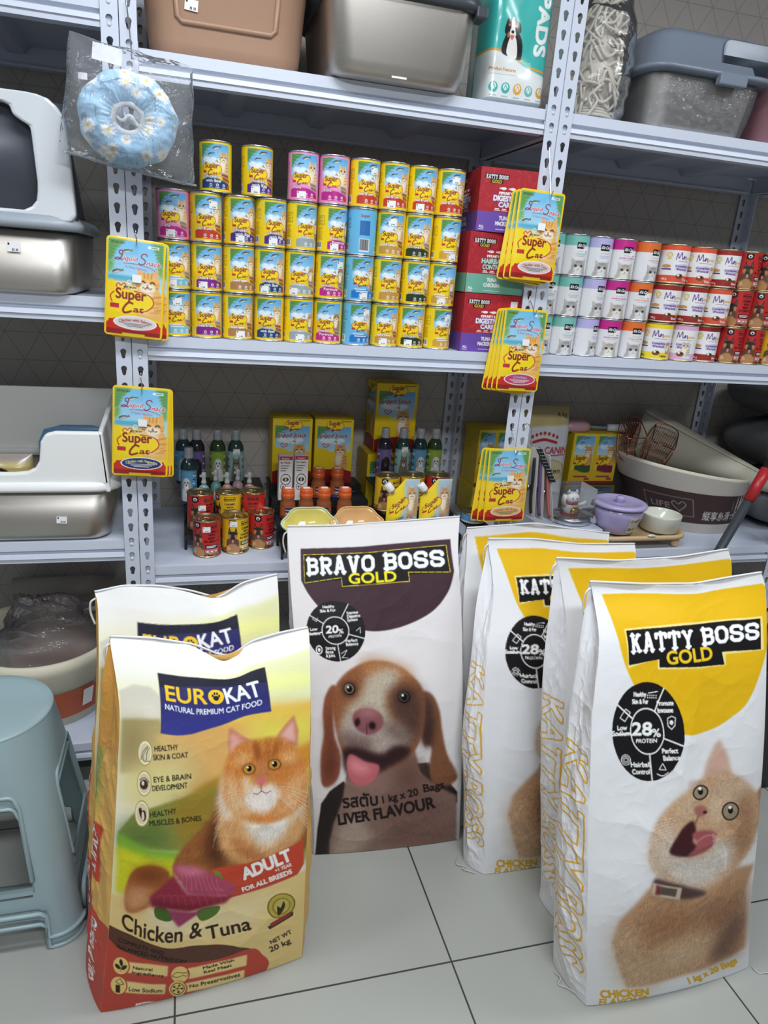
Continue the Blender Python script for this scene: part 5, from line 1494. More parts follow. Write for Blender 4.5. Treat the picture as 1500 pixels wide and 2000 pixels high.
def sack(name, label, LF, RF, LB, RB, front, side, back, seed, bulge=.03, amp=.0022, samp=.004, notch=None, fold=.022, tail=None, group=None):
    t = thing(name, label, 'food sack', (0, 0, 0), 0, group)
    nv, nu = front.shape[:2]
    out = np.array([LF[1][1] - RF[1][1], RF[1][0] - LF[1][0]])
    out = (-(RF[1][1] - LF[1][1]) * -1, -(RF[1][0] - LF[1][0]))
    gridobj('front_panel', panel(LF, RF, nv, nu, bulge, seed, amp, out, 1, notch), front, PR_WOVEN, t)
    sv, su = side.shape[:2]
    gridobj('side_gusset', panel(LB, LF, sv, su, .012, seed + 50, samp, (-1, -.15), 2.2, None if not notch else [(0, 0), (1, 0)], fold), side, PR_WOVEN, t)
    g = gray(120, 30, back)
    gridobj('side_gusset', panel(RF, RB, 120, 30, .01, seed + 60, samp, (1, -.1), 2, None, fold), g, PR_WOVEN, t)
    gridobj('back_panel', panel(RB, LB, 120, 60, .012, seed + 70, amp, (-out[0], -out[1]), 1, None if not notch else [(1 - a, b) for a, b in notch][::-1]), gray(120, 60, back), PR_WOVEN, t)
    MB().add([(p[0], p[1], .002) for p in (LF[0], RF[0], RB[0], LB[0])], [(3, 2, 1, 0)]).build('bottom', M_SACKW, t)
    # rolled and stitched top seam
    a, b = np.array(LF[-1]), np.array(RF[-1])
    u = np.linspace(0, 1, 60)[:, None]
    top = a * (1 - u) + b * u
    if notch: top[:, 2] += np.convolve(np.pad(np.interp(u[:, 0], *zip(*notch)), 2, 'edge'), np.ones(5) / 5, 'valid')
    MB().tube(top + np.array([0, 0, .001]), .0026, 6).build('top_seam', M_SACKW, t)
    x, y, z = LF[-1]
    MB().tube(cm([(x + .002, y - .004, z - .012), (x - .008, y - .006, z - .02), (x - .009, y - .004, z - .045), (x - .002, y - .004, z - .07)], 6, False), .0022, 6).build('stitching_thread', mat('cotton_thread', (226, 222, 212), .8), t)
    return t

EF = remap(art_eurokat(400, 720), .13, .28)
ES = art_euroside(60, 640)
KF = remap(art_katty(340, 800), .2, .18)
KS = art_kattyside(80, 800)

sack('cat_food_sack', 'cream cat-food sack with a whole ginger cat, standing in front of its twin',
     [(-.062, -.69, 0), (-.035, -.705, .227), (-.017, -.70, .428), (-.006, -.675, .576), (-.002, -.635, .679), (-.018, -.575, .77), (-.02, -.565, .785)],
     [(.354, -.65, 0), (.349, -.67, .268), (.349, -.66, .442), (.353, -.625, .612), (.355, -.585, .704), (.358, -.545, .751), (.356, -.535, .763)],
     [(-.104, -.569, 0), (-.077, -.575, .255), (-.062, -.575, .432), (-.05, -.575, .563), (-.036, -.575, .698), (-.022, -.57, .77), (-.02, -.564, .785)],
     [(.36, -.565, 0), (.362, -.57, .25), (.362, -.575, .45), (.362, -.56, .62), (.36, -.545, .71), (.358, -.534, .763)],
     EF, ES, (216, 170, 96), 5, .022, .0026, .004, [(0, 0), (.2, -.008), (.4, -.026), (.55, -.056), (.61, -.052), (.69, -.026), (.84, -.010), (1, 0)], .012)
sack('cat_food_sack', 'cream cat-food sack mostly hidden behind its ginger-cat twin, only its top showing',
     [(-.09, -.535, 0), (-.075, -.545, .2), (-.068, -.54, .404), (-.062, -.53, .532), (-.054, -.49, .647), (-.056, -.42, .765), (-.063, -.40, .80)],
     [(.315, -.5, 0), (.31, -.515, .25), (.31, -.48, .517), (.313, -.44, .647), (.314, -.40, .752), (.312, -.37, .811)],
     [(-.11, -.43, 0), (-.09, -.43, .25), (-.078, -.43, .45), (-.066, -.42, .62), (-.063, -.402, .74), (-.063, -.398, .80)],
     [(.325, -.38, 0), (.322, -.385, .25), (.32, -.38, .5), (.318, -.375, .65), (.314, -.37, .811)],
     EF[::2, ::2], ES[::2, ::2], (216, 170, 96), 15, .02, .0022, .003, [(0, 0), (.15, .008), (.33, 0), (.5, -.018), (.66, -.044), (.72, -.03), (.8, -.012), (1, 0)], .012)
sack('dog_food_sack', 'white dog-food sack with a brown hound and liver flavour print, leaning on the middle rack',
     [(.43, -.365, 0), (.418, -.372, .188), (.39, -.335, .406), (.373, -.27, .588), (.367, -.19, .732), (.366, -.125, .834)],
     [(.83, -.386, 0), (.81, -.385, .236), (.804, -.345, .446), (.807, -.275, .632), (.814, -.19, .773), (.834, -.125, .852)],
     [(.41, -.25, 0), (.40, -.255, .19), (.385, -.23, .40), (.372, -.18, .60), (.367, -.15, .74), (.366, -.122, .834)],
     [(.855, -.27, 0), (.83, -.27, .25), (.82, -.245, .45), (.815, -.2, .64), (.816, -.155, .77), (.834, -.122, .852)],
     remap(art_bravo(340, 640), .17, .06), gray(200, 30, (224, 222, 222)), (224, 222, 222), 25, .014, .0028, .004, [(0, 0), (.3, -.006), (.6, -.004), (1, 0)])
sack('kitten_food_sack', 'yellow-topped cat-food sack with the lip-licking cat fully in view, nearest of four',
     [(.933, -.885, 0), (.886, -.89, .253), (.869, -.855, .48), (.869, -.805, .679), (.89, -.755, .806), (.902, -.69, .878), (.895, -.68, .906)],
     [(1.36, -.88, 0), (1.31, -.88, .2), (1.295, -.865, .351), (1.282, -.825, .585), (1.287, -.77, .761), (1.318, -.70, .867), (1.312, -.68, .909)],
     [(.911, -.777, 0), (.883, -.775, .199), (.861, -.765, .401), (.866, -.735, .607), (.88, -.705, .755), (.894, -.682, .86), (.895, -.678, .906)],
     [(1.37, -.74, 0), (1.33, -.745, .2), (1.305, -.735, .4), (1.30, -.715, .6), (1.305, -.695, .76), (1.312, -.678, .909)],
     KF, KS, (226, 226, 229), 35, .026, .0034, .0042, [(0, 0), (.3, -.012), (.6, -.018), (.8, -.008), (1, 0)], .02)
sack('kitten_food_sack', 'yellow-topped cat-food sack almost hidden behind the nearest one, its side lettering showing',
     [(.975, -.68, 0), (.973, -.668, .144), (.949, -.65, .354), (.943, -.61, .538), (.948, -.56, .706), (.934, -.51, .836), (.92, -.50, .882)],
     [(1.40, -.67, 0), (1.385, -.665, .2), (1.375, -.64, .4), (1.375, -.60, .6), (1.384, -.55, .739), (1.393, -.515, .843), (1.383, -.50, .886)],
     [(.965, -.60, 0), (.96, -.597, .076), (.92, -.58, .378), (.904, -.55, .611), (.912, -.52, .778), (.92, -.498, .882)],
     [(1.41, -.55, 0), (1.39, -.55, .3), (1.385, -.54, .6), (1.388, -.51, .8), (1.383, -.498, .886)],
     KF[::2, ::2], KS[::2, ::2], (226, 226, 229), 45, .012, .0024, .004, [(0, 0), (.35, -.014), (.7, -.012), (1, .003)], .018)
sack('kitten_food_sack', 'yellow-topped cat-food sack beside the dog-food sack, half its benefit wheel covered',
     [(.851, -.511, 0), (.841, -.505, .169), (.82, -.475, .381), (.824, -.42, .567), (.859, -.34, .721), (.859, -.28, .815), (.857, -.27, .842)],
     [(1.28, -.50, 0), (1.27, -.50, .2), (1.262, -.465, .4), (1.26, -.41, .58), (1.266, -.34, .716), (1.289, -.29, .783), (1.292, -.27, .816)],
     [(.815, -.456, 0), (.803, -.432, .196), (.785, -.415, .376), (.80, -.38, .546), (.819, -.33, .69), (.85, -.282, .794), (.857, -.268, .842)],
     [(1.29, -.38, 0), (1.28, -.38, .3), (1.28, -.35, .55), (1.285, -.30, .72), (1.292, -.268, .816)],
     KF[::2, ::2], KS[::2, ::2], (226, 226, 229), 55, .02, .0026, .0042, [(0, 0), (.3, .004), (.6, -.006), (1, 0)], .018)
sack('kitten_food_sack', 'yellow-topped cat-food sack rearmost of four, leaning on the shelf under hanging pouches',
     [(.85, -.34, 0), (.845, -.33, .2), (.838, -.27, .471), (.833, -.225, .606), (.853, -.16, .729), (.861, -.13, .785), (.861, -.12, .816)],
     [(1.29, -.34, 0), (1.285, -.33, .2), (1.28, -.27, .45), (1.28, -.22, .6), (1.295, -.16, .70), (1.312, -.12, .79)],
     [(.825, -.25, 0), (.82, -.245, .2), (.815, -.2, .46), (.82, -.165, .6), (.845, -.135, .72), (.861, -.118, .816)],
     [(1.30, -.24, 0), (1.295, -.23, .3), (1.295, -.18, .5), (1.30, -.14, .68), (1.312, -.118, .79)],
     KF[::3, ::3], KS[::3, ::3], (226, 226, 229), 65, .015, .0026, .005, [(0, 0), (.2, .01), (.45, .022), (.7, .01), (1, 0)], .016)
# ---------------------------------------------------------------- tins
def tin(name, label, cat, group, art, r, h, m_rim, tab=False, dents=0):
    t = thing(name, label, cat, (0, 0, 0), 0, group)
    nv, nu = art.shape[:2]
    th = 2 * np.pi * (np.linspace(0, 1, nu) - .5)
    z = np.linspace(h - .0035, .0035, nv)
    P = np.stack(np.broadcast_arrays((r * np.sin(th))[None], (-r * np.cos(th))[None], z[:, None]), -1)
    gridobj('paper_label', P, art, PR_LABEL, t)
    MB().lathe([(r * .93, .0012), (r * .97, 0), (r + .0012, .0008), (r + .0014, .0028), (r - .0004, .0042)], 48, cap1=False).build('bottom_rim', m_rim, t)
    lid = MB().lathe([(r - .0004, h - .0042), (r + .0014, h - .0028), (r + .0014, h - .0006), (r + .0004, h), (r - .002, h - .0004), (r - .003, h - .005), (r * .72, h - .005), (r * .68, h - .0042), (r * .6, h - .0042), (r * .57, h - .005)], 48, cap0=False).build('lid', m_rim, t)
    if tab:
        mb = MB()
        mb.tube([(r * .5 * math.cos(a) * .55, r * .45 * math.sin(a) - r * .3, h - .0025) for a in np.linspace(0, 2 * math.pi, 20, endpoint=False)], .0016, 6, closed=True)
        mb.lathe([(.004, h - .005), (.004, h - .001), (.002, h)], 10, c=(0, r * .15, 0))
        mb.build('pull_tab', m_rim, lid)
    return t

def sticker_mesh(r, z0, w=.021, h=.016):
    mb = MB()
    a0 = w / r / 2
    th = np.linspace(-a0, a0, 9)
    def P(zz, k=1, rr=0): return [((r + .0004 + rr) * math.sin(a * k), -(r + .0004 + rr) * math.cos(a * k), zz) for a in th]
    mb.grid(np.array([P(z0 + h), P(z0)]), 0, True)
    mb.grid(np.array([[((r + .0006) * math.sin(a), -(r + .0006) * math.cos(a), q) for a in np.linspace(-a0 * .85, -a0 * .62, 3)] for q in (z0 + h * .92, z0 + h * .74)]), 1, True)
    for k in (-.3, .05, .3):
        mb.grid(np.array([[((r + .0006) * math.sin(a), -(r + .0006) * math.cos(a), q) for a in np.linspace(a0 * k, a0 * (k + .16), 2)] for q in (z0 + h * .28, z0 + h * .12)]), 1, True)
    return mb

STK = {}
def put_sticker(parent, r, z0, ang):
    key = (round(r, 4), round(z0, 3))
    if key not in STK:
        o = sticker_mesh(r, z0).build('price_sticker', [M_STICK, M_INK], parent)
        STK[key] = o.data
    else:
        o = link('price_sticker', STK[key], parent)
    o.rotation_euler = (0, 0, ang)
    return o

PROTO = {}
def place_tin(key, maker, x, y, z, rot, label, group=None, stick=None):
    if key not in PROTO:
        PROTO[key] = o = maker()
        o['label'] = label
        o.location, o.rotation_euler = (x, y, z), (0, 0, rot)
        if group: o['group'] = group
        src = o
    else:
        p = PROTO[key]
        o = p.copy(); COL.objects.link(o)
        o.location, o.rotation_euler = (x, y, z), (0, 0, rot)
        o['label'] = label
        if group: o['group'] = group
        for ch in p.children:
            if ch.name.startswith('price_sticker'): continue
            c = ch.copy(); COL.objects.link(c); c.parent = o
            for g in ch.children:
                d = g.copy(); COL.objects.link(d); d.parent = c
    if x > .6 or z > 1: o.rotation_euler.z -= math.atan2(x - .125, 1.87)
    if stick: put_sticker(o, *stick)
    return o

RC, HC = .0368, .1098
BAND = {'sky': 'pale blue', 'tuna': 'magenta', 'violet': 'violet', 'red': 'red', 'brown': 'brown', 'egg': 'indigo', 'navy': 'navy', 'grey': 'grey', 'pink': 'cerise', 'blue': 'blue', 'tan': 'tan', 'green': 'black', 'gold': 'golden'}
ORD = ('first', 'second', 'third', 'fourth', 'fifth', 'sixth', 'seventh', 'eighth', 'ninth', 'tenth')
ROW = ('bottom row', 'second row up', 'third row up', 'top row')
XC = (.100, .176, .252, .328, .404, .479, .555, .630, .705, .780)
COLS = (('sky', 'sky', 'tuna'), ('violet', 'violet', 'red'), ('brown', 'brown', 'egg'), ('navy', 'navy', 'egg'), ('grey', 'grey', 'grey', 'tuna'), ('pink', 'pink', 'pink', 'tuna'),
        ('blue', 'blue', 'blue', 'red'), ('tan', 'tan', 'tan', 'red'), ('green', 'green', 'green', 'red'), ('gold', 'gold', 'gold', 'red'))
YAW = ((12, 10, -4), (6, 8, 8), (10, 16, 16), (-2, 10, 26), (12, 8, 30), (0, 10, 34), (26, 22, 168), (14, 22, 4), (12, 18, 2), (36, 12, 28))
YAW3 = {4: 0, 5: -2, 6: 22, 7: 10, 8: 16, 9: 14}
def can_maker(k): return lambda: tin('cat_food_tin', '', 'tin', 'tall cat-food tins with a cat and beach print', art_can(k), RC, HC, M_TIN)
for c, kinds in enumerate(COLS):
    for r, k in enumerate(kinds):
        yw = YAW[c][r] if r < 3 else YAW3[c]
        col = {'tuna': 'pink tin with magenta band', 'blue': 'blue tin with darker blue band'}.get(k, 'yellow tin with %s band' % BAND[k])
        if c == 6 and r == 2: col = 'blue tin turned to its barcode side'
        lab = '%s, %s, %s column from the stool end' % (col, ROW[r], ORD[c])
        st = (RC, .006 if (c + r) % 3 else .075, math.radians(-22 + (c * 37 + r * 53) % 40 - 10 + (30 if (c + r) % 3 == 0 else 0))) if (c * 7 + r * 3) % 9 < 7 and not (c == 3 and r == 0) else None
        place_tin(k, can_maker(k), XC[c] + R_.uniform(-.0012, .0012), .050 + R_.uniform(-.003, .003), Z2 + r * .1106, math.radians(yw), lab, None, st)
place_tin('navy', None, .198, .053, Z2 + 3 * .1106, math.radians(-6), 'navy-banded tin standing apart on top, nearer the bagged collar')
place_tin('egg', None, .294, .053, Z2 + 3 * .1106, math.radians(12), 'indigo-banded tin standing apart on top, nearer the pink tins', None, (RC, .006, -.3))

RK, HK = .0362, .1070
def kit_maker(k): return lambda: tin('kitten_food_tin', '', 'tin', 'white tins with a grey kitten face', art_kit(k), RK, HK, M_TIN)
for c, (k, x) in enumerate((('teal', 1.086), ('teal', 1.160), ('lilac', 1.234), ('magenta', 1.309), ('orange', 1.387))):
    for r in range(3):
        yw = ((20, 10, 0), (14, 8, 12), (44, 30, 12), (4, 8, 10), (10, 4, 32))[c][r]
        place_tin('kit' + k, kit_maker(k), x + .002 * r, .060, Z2 + r * .1076, math.radians(yw),
                  'white kitten-face tin with %s top stripe, %s%s' % (k, ('bottom of its stack', 'middle of its stack', 'top of its stack')[r], ', tucked behind the hanging pouches' if c == 0 else ''), None,
                  (RK, .06, .75) if (c + r) % 2 else None)
RM, HM = .0405, .1060
def mao_maker(k): return lambda: tin('cat_food_tin', '', 'tin', 'white complete-food tins', art_mao(k), RM, HM, M_GOLDTIN)
WHERE = ('beside the orange-striped kitten tins', 'in the middle stack of the complete-food tins', 'beside the red dog tins')
for c, (x, ks) in enumerate(((1.474, ('lemon', 'wine', 'coral')), (1.562, ('rose', 'wine', 'coral')), (1.649, ('wine', 'coral', 'wine')))):
    for r, k in enumerate(ks):
        place_tin('mao' + k, mao_maker(k), x + .004 * r, .055 + (.012 if c == 2 and r == 0 else 0), Z2 + r * .1076, math.radians(((-6, 8, 20), (-10, 18, 0), (22, 2, 14))[c][r]),
                  'white complete-food tin with %s bands, %s, %s' % (k, ('bottom', 'middle', 'top')[r], WHERE[c]))
RD, HD = .0372, .1070
def dog_maker(k): return lambda: tin('dog_food_tin', '', 'tin', 'dog-food tins with a shepherd dog', art_dog(k), RD, HD, M_GOLDTIN, True)
for c, (x, ks) in enumerate(((1.734, ('red', 'red', 'red')), (1.811, ('red', 'red', 'red')), (1.888, ('yellow', 'yellow', 'red')))):
    for r, k in enumerate(ks):
        place_tin('dog' + k, dog_maker(k), x + .003 * r, .06, Z2 + r * .1076, math.radians(((10, -14, 16), (14, 12, -10), (20, 20, 10))[c][r]),
                  '%s shepherd-dog tin on the shelf above the tub, %s of the %s dog-tin stack' % (k, ('bottom', 'middle', 'top')[r], ('first', 'second', 'third')[c]))

# ---------------------------------------------------------------- cartons of sachets
def carton(name, label, cat, x0, x1, y0, y1, z0, z1, front, mcol, rot=0, group=None, side=None):
    w, d, h = x1 - x0, y1 - y0, z1 - z0
    t = thing(name, label, cat, (x0, y0, z0), rot, group)
    MB().box(0, w, .0006, d, 0, h).build('carton', mcol, t, bevel=.0015)
    nv, nu = front.shape[:2]
    u, v = np.linspace(.0008, w - .0008, nu), np.linspace(h - .0008, .0008, nv)
    gridobj('front_print', np.stack(np.broadcast_arrays(u[None], -.0003, v[:, None]), -1), front, PR_CARD, t)
    if side is not None:
        sv, su = side.shape[:2]
        u = np.linspace(d - .001, .001, su); v = np.linspace(h - .0008, .0008, sv)
        gridobj('side_print', np.stack(np.broadcast_arrays(-.0005, u[None], v[:, None]), -1), side, PR_CARD, t)
    return t

M_REDC = mat('red_carton', (168, 40, 50), .42)
BD, BH = art_bosbox('Digestive'), art_bosbox('Hairball')
for k, (dx, ry, A, lab) in enumerate(((0, 0, BD, 'red and purple digestive-care carton, bottom of the stack of three'), (-.002, .0, BH, 'red and green hairball-control carton in the middle of the stack'), (.010, -.10, BD, 'red and purple digestive-care carton, turned a little, top of the stack'))):
    t = carton('sachet_carton', lab, 'carton', .836 + dx, .836 + dx + .165, .012, .23, Z2 + .152 * k, Z2 + .152 * (k + 1) - .0008, A, M_REDC, ry, 'red sachet cartons', A[:, ::2])
    if k == 0: MB().box(.134, .154, -.0012, -.0006, .118, .136).build('price_sticker', M_STICK, t)
    if k == 1: MB().box(.150, .1645, -.0012, -.0006, .114, .130).build('price_sticker', M_STICK, t)

# ---------------------------------------------------------------- hanging pouches and hooks
def hook(label, pts, group='wire hooks on the rack posts'):
    o = MB().tube(cm(pts, 6, False), .0013, 8).build('wire_hook', M_WIRE)
    return tag(o, label, 'hook', group)

def pouch_parts(t, art, w, h, bulge=.007):
    nv, nu = art.shape[:2]
    v = np.linspace(0, 1, nv)[:, None]; u = np.linspace(0, 1, nu)[None]
    d = np.minimum(v, 1 - v) * h
    rc = .009
    hw = w / 2 - np.where(d < rc, rc - np.sqrt(np.maximum(rc ** 2 - (rc - d) ** 2, 0)), 0)
    X = (2 * u - 1) * hw
    Zc = -v * h + 0 * u
    B = bulge * (np.clip(np.minimum(v, 1 - v) / .25, 0, 1) ** .7) * (1 - (2 * u - 1) ** 4) * (.55 + .6 * v) + .0007 * noise2(nv, nu, 9, 5, int(w * 1e4) + nv) * np.sin(np.pi * u) * np.sin(np.pi * v)
    gridobj('front_panel', np.stack([X, -B, Zc], -1), art, PR_FILM, t)
    s = np.s_[::6, ::6]
    iv = np.unique(np.r_[np.arange(0, nv, 6), nv - 1]); iu = np.unique(np.r_[np.arange(0, nu, 6), nu - 1])
    Q = np.stack([X, .0006 + .5 * B, Zc], -1)[np.ix_(iv, iu)]
    gridobj('back_panel', Q, gray(len(iv), len(iu), (244, 206, 30)), PR_FILM, t, True)

PA = {'salmon': art_pouch((226, 218, 216), 'Chicken with Salmon', (170, 60, 70)), 'vegetable': art_pouch((40, 52, 112), 'Chicken with Vegetable', (230, 230, 160)),
      'tuna': art_pouch((216, 206, 204), 'Chicken with Tuna', (190, 70, 70)), 'chicken': art_pouch((204, 70, 110), 'Chicken', (150, 200, 240)), 'shrimp': art_pouch((232, 196, 130), 'Chicken with Shrimp', (200, 80, 60))}
def stack(kind, where, top, n, tilt, step, w=.127, h=.216, fan=0):
    """n pouches threaded on one hook, nearest first"""
    x, y, z = top
    for i in range(n):
        lab = ('yellow snack pouch, nearest on its hook, ' if i == 0 else 'yellow snack pouch, %s behind the nearest, ' % ORD[i - 1]) + where
        if i == 0:
            t = thing('snack_pouch', lab, 'pouch', (x, y, z), 0, 'hanging snack pouches')
            pouch_parts(t, PA[kind], w, h)
            first = t
        else:
            t = dup(first, (x + step[0] * i, y + step[1] * i, z + step[2] * i), (0, 0, 0), lab)
        t.rotation_euler = (math.radians(-1.5), math.radians(tilt + fan * i), 0)
        if i == 0:
            s = MB().box(-.006, .014, -.0115, -.0105, -.094, -.077).build('price_sticker', M_STICK, t)
            s.rotation_euler = (0, 0, 0)
stack('salmon', 'above the litter-tray shelf', (.022, -.030, 1.494), 2, 4.0, (.006, .011, -.004), fan=-2.2)
stack('vegetable', 'beside the white litter tray', (.0215, -.032, 1.163), 3, 3.0, (.003, .008, -.003), w=.130, h=.220, fan=-1.2)
stack('tuna', 'in front of the digestive-care cartons', (1.000, -.034, 1.688), 3, 1.5, (-.006, .009, -.004), fan=2.0)
stack('chicken', 'beside the kitten-face tins', (.997, -.036, 1.400), 4, 1.0, (-.004, .008, -.003), w=.124, fan=1.8)
stack('shrimp', 'in front of the gold-and-white food bag', (1.003, -.034, 1.021), 3, -1.0, (-.007, .009, -.003), w=.128, fan=2.4)
for (x, z0, z1, lab) in ((.0195, 1.540, 1.481, 'chrome wire hook carrying the two pouches above the litter-tray shelf'), (.0195, 1.200, 1.150, 'chrome wire hook carrying the three pouches beside the white litter tray'),
                         (1.0130, 1.782, 1.676, 'chrome wire hook carrying the pouches in front of the red cartons'), (1.0130, 1.422, 1.388, 'chrome wire hook carrying the pouches beside the kitten-face tins'), (1.0130, 1.062, 1.009, 'chrome wire hook carrying the pouches by the gold-and-white food bag')):
    k = round((HZ0 - z0) / HP); z0 = HZ0 - k * HP - .010
    hook(lab, [(x, .012, z0 + .002), (x, .0, z0 - .001), (x, -.010, z0 + .001), (x - .001, -.013, z0 - .008), (x + .002, -.026, (z0 + z1) / 2), (x + .003, -.046, z1), (x + .003, -.052, z1 + .006), (x + .003, -.056, z1 + .012)])

# collar in a clear bag
k = round((HZ0 - 1.945) / HP); z0 = HZ0 - k * HP - .010
hook('long chrome wire hook carrying the bagged blue collar', [(.018, .012, z0 + .002), (.018, -.004, z0), (.0175, -.012, z0 + .004), (.018, -.014, z0 - .008), (.022, -.03, 1.90), (.026, -.050, 1.848), (.026, -.056, 1.842), (.026, -.062, 1.848)])
def donut():
    t = thing('recovery_collar', 'pale blue doughnut collar printed with white daisies, inside the clear hanging bag', 'pet collar', (.017, -.085, 1.723))
    nv, nu = 150, 300
    v = np.linspace(0, 2 * np.pi, nv)[:, None]; u = np.linspace(0, 2 * np.pi, nu)[None]
    R0, r0 = .061, .034
    puff = 1 + .05 * np.sin(7 * u + 1) + .03 * np.sin(13 * u)
    rad = R0 + r0 * np.cos(v) * puff
    dep = -.032 * np.sin(v) * (1 + .06 * np.sin(9 * u)) + .0015 * np.sin(31 * u) * np.cos(v)
    X, Zc = 1.03 * rad * np.cos(u), .95 * rad * np.sin(u)
    P = np.stack(np.broadcast_arrays(X, dep, Zc), -1)
    a = Art(300, 300, (172, 214, 242), 2, size=(220, 220))
    rr_ = random.Random(4)
    for k in range(46):
        x, y = rr_.uniform(6, 214), rr_.uniform(6, 214)
        h = rr_.uniform(14, 34)
        a.line([(x, y), (x + rr_.uniform(-3, 3), y + h * .5), (x + rr_.uniform(-3, 3), y + h)], .8, (96, 130, 140), a=.8, sm=1)
        for q in (.3, .5, .7): a.line([(x, y + h * q), (x + rr_.choice([-5, 5]), y + h * q - 5)], .7, (96, 130, 140), a=.8)
    for k in range(26):
        x, y, s = rr_.uniform(8, 212), rr_.uniform(8, 212), rr_.uniform(10, 15)
        for q in range(12):
            c, n = math.cos(q * .5236), math.sin(q * .5236)
            a.ell(x + c * s * .6, y + n * s * .6, s * .5, s * .2, (246, 246, 244), rot=q * 30)
        a.ell(x, y, s * .28, s * .26, (240, 212, 90))
    img = a.done()
    iy = np.clip((-Zc / .2 + .5) * 299, 0, 299).astype(int); ix = np.clip((X / .21 + .5) * 299, 0, 299).astype(int)
    Cc = img[np.broadcast_to(iy, X.shape), np.broadcast_to(ix, X.shape)]
    gridobj('cushion', P, Cc, PR_MATT, t)
    mb = MB()
    c = [(.030 * math.cos(a), .0, .028 * math.sin(a)) for a in np.linspace(0, 2 * math.pi, 40, endpoint=False)]
    mb.tube([(p[0], -.012, p[2]) for p in c], .0065, 10, closed=True)
    mb.build('fleece_lining', mat('fleece', (226, 226, 226), .9, bump=.6, bscale=500), t)
    MB().tube(cm([(-.026, -.004, .006), (-.012, -.008, -.004), (.004, -.01, .006), (.02, -.006, -.012)], 6, False), .0035, 8).build('elastic_cord', mat('white_cord', (228, 228, 226), .7), t)
    MB().box(-.092, -.075, -.004, -.003, .062, .074).build('care_label', M_STICK, t)
donut()
def film_bag(name, label, corners, depth, seed, puff, m, nv=50, nu=50, group=None, cat='plastic bag', amp=.004):
    """two crinkled sheets between four corners TL, TR, BR, BL in a plane facing the aisle"""
    q = np.array(corners, float)
    t = thing(name, label, cat, tuple(q.mean(0)), 0, group)
    q = q - q.mean(0)
    u = np.linspace(0, 1, nu)[None, :, None]; v = np.linspace(0, 1, nv)[:, None, None]
    P = q[0] * (1 - u) * (1 - v) + q[1] * u * (1 - v) + q[2] * u * v + q[3] * (1 - u) * v
    e = (np.sin(np.pi * u) * np.sin(np.pi * v))[..., 0]
    for k, s in enumerate((-1, 1)):
        n = noise2(nv, nu, 7, 6, seed + k) * .6 + (1 - np.abs(noise2(nv, nu, 12, 9, seed + 5 + k))) ** 2 * .9 - .4
        Q = P.copy()
        Q[..., 1] += s * depth[k] * np.clip(e * 1.6, 0, 1) ** puff + amp * n * np.clip(e * 4, 0, 1)
        Q[..., 0] += amp * .7 * noise2(nv, nu, 9, 2, seed + 9) ; Q[..., 2] += amp * .7 * noise2(nv, nu, 2, 9, seed + 10)
        gridobj('film_sheet', Q, None, m, t, s > 0)
    return t
M_BAGF = film('crinkled_bag_film', (.99, .99, 1), .10, 1., 45, .12)
t = film_bag('plastic_bag', 'clear zip bag with the daisy collar inside, hanging on the first rack post', [(-.087, -.075, 1.868), (.146, -.07, 1.838), (.146, -.085, 1.606), (-.124, -.085, 1.648)], (.05, .045), 3, .5, M_BAGF)
mb = MB().box(-.078, -.022, -.012, -.0115, .075, .105)
p_ = mb.build('paper_note', M_STICK, t); p_.rotation_euler = (0, math.radians(7), 0)
MB().tube(cm([(-.128, .0, -.088), (0, .002, -.112), (.132, .0, -.128)], 8, False), .0022, 6).build('zip_seal', film('zip_film', (.95, .97, 1), .35, .3, 60), t)
# ---------------------------------------------------------------- top shelf
def tub(t, name, m, w, d, h, w2, d2, r, cy=0, wall=.004, parent=None, lip=0):
    """open-topped tray with rounded corners"""
    mb = MB()
    R = [rr(w - .02, d - .02, r * .8, 0), rr(w - .006, d - .006, r, .004), rr(w, d, r, .012), rr(w2, d2, r, h)]
    if lip: R += [rr(w2 + lip, d2 + lip, r + lip / 2, h), rr(w2 + lip, d2 + lip, r + lip / 2, h + .008)]
    R += [rr(w2 - wall * 2, d2 - wall * 2, r, h + (.008 if lip else 0)), rr(w - wall * 2, d - wall * 2, r, .016)]
    mb.loft(R)
    return mb.build(name, m, t)

def tagsheet(t, x, y, z, w=.028, h=.021, rot=0):
    mb = MB().box(-w / 2, w / 2, -.0006, 0, -h / 2, h / 2)
    mb.box(-w * .42, -w * .28, -.0009, -.0006, h * .18, h * .4, 1)
    for k in (-.1, .0, .18, .28): mb.box(w * k, w * (k + .06), -.0009, -.0006, -h * .4, -h * .15, 1)
    o = mb.build('price_sticker', [M_STICK, M_INK], t)
    o.location = (x, y, z); o.rotation_euler = (0, rot, 0)
    return o

M_COPPER = mat('copper_plastic', (172, 136, 112), .42, noise=.03)
t = thing('litter_box', 'brown copper-toned litter box with a recessed side, at the stool end of the top shelf', 'litter box', (.222, .215, Z3))
mb = MB()
mb.loft([rr(.31, .36, .05, 0), rr(.325, .375, .06, .006), rr(.335, .385, .06, .03), rr(.365, .40, .06, .20), rr(.38, .41, .06, .21), rr(.38, .41, .06, .225), rr(.35, .38, .05, .225), rr(.32, .37, .05, .02)])
mb.build('tray', M_COPPER, t)
mb = MB()
mb.tube([(-.112, -.202, .17), (-.105, -.196, .075), (-.095, -.195, .066), (.095, -.195, .066), (.105, -.196, .075), (.112, -.202, .17)], .006, 8)
mb.build('panel_rim', M_COPPER, t)
MB().loft([rr(.40, .43, .07, .226), rr(.41, .44, .07, .232), rr(.41, .44, .07, .245), rr(.39, .42, .06, .252)]).build('lid', mat('cream_plastic', (214, 206, 196), .4), t)
tagsheet(t, -.075, -.198, .098, rot=.08)

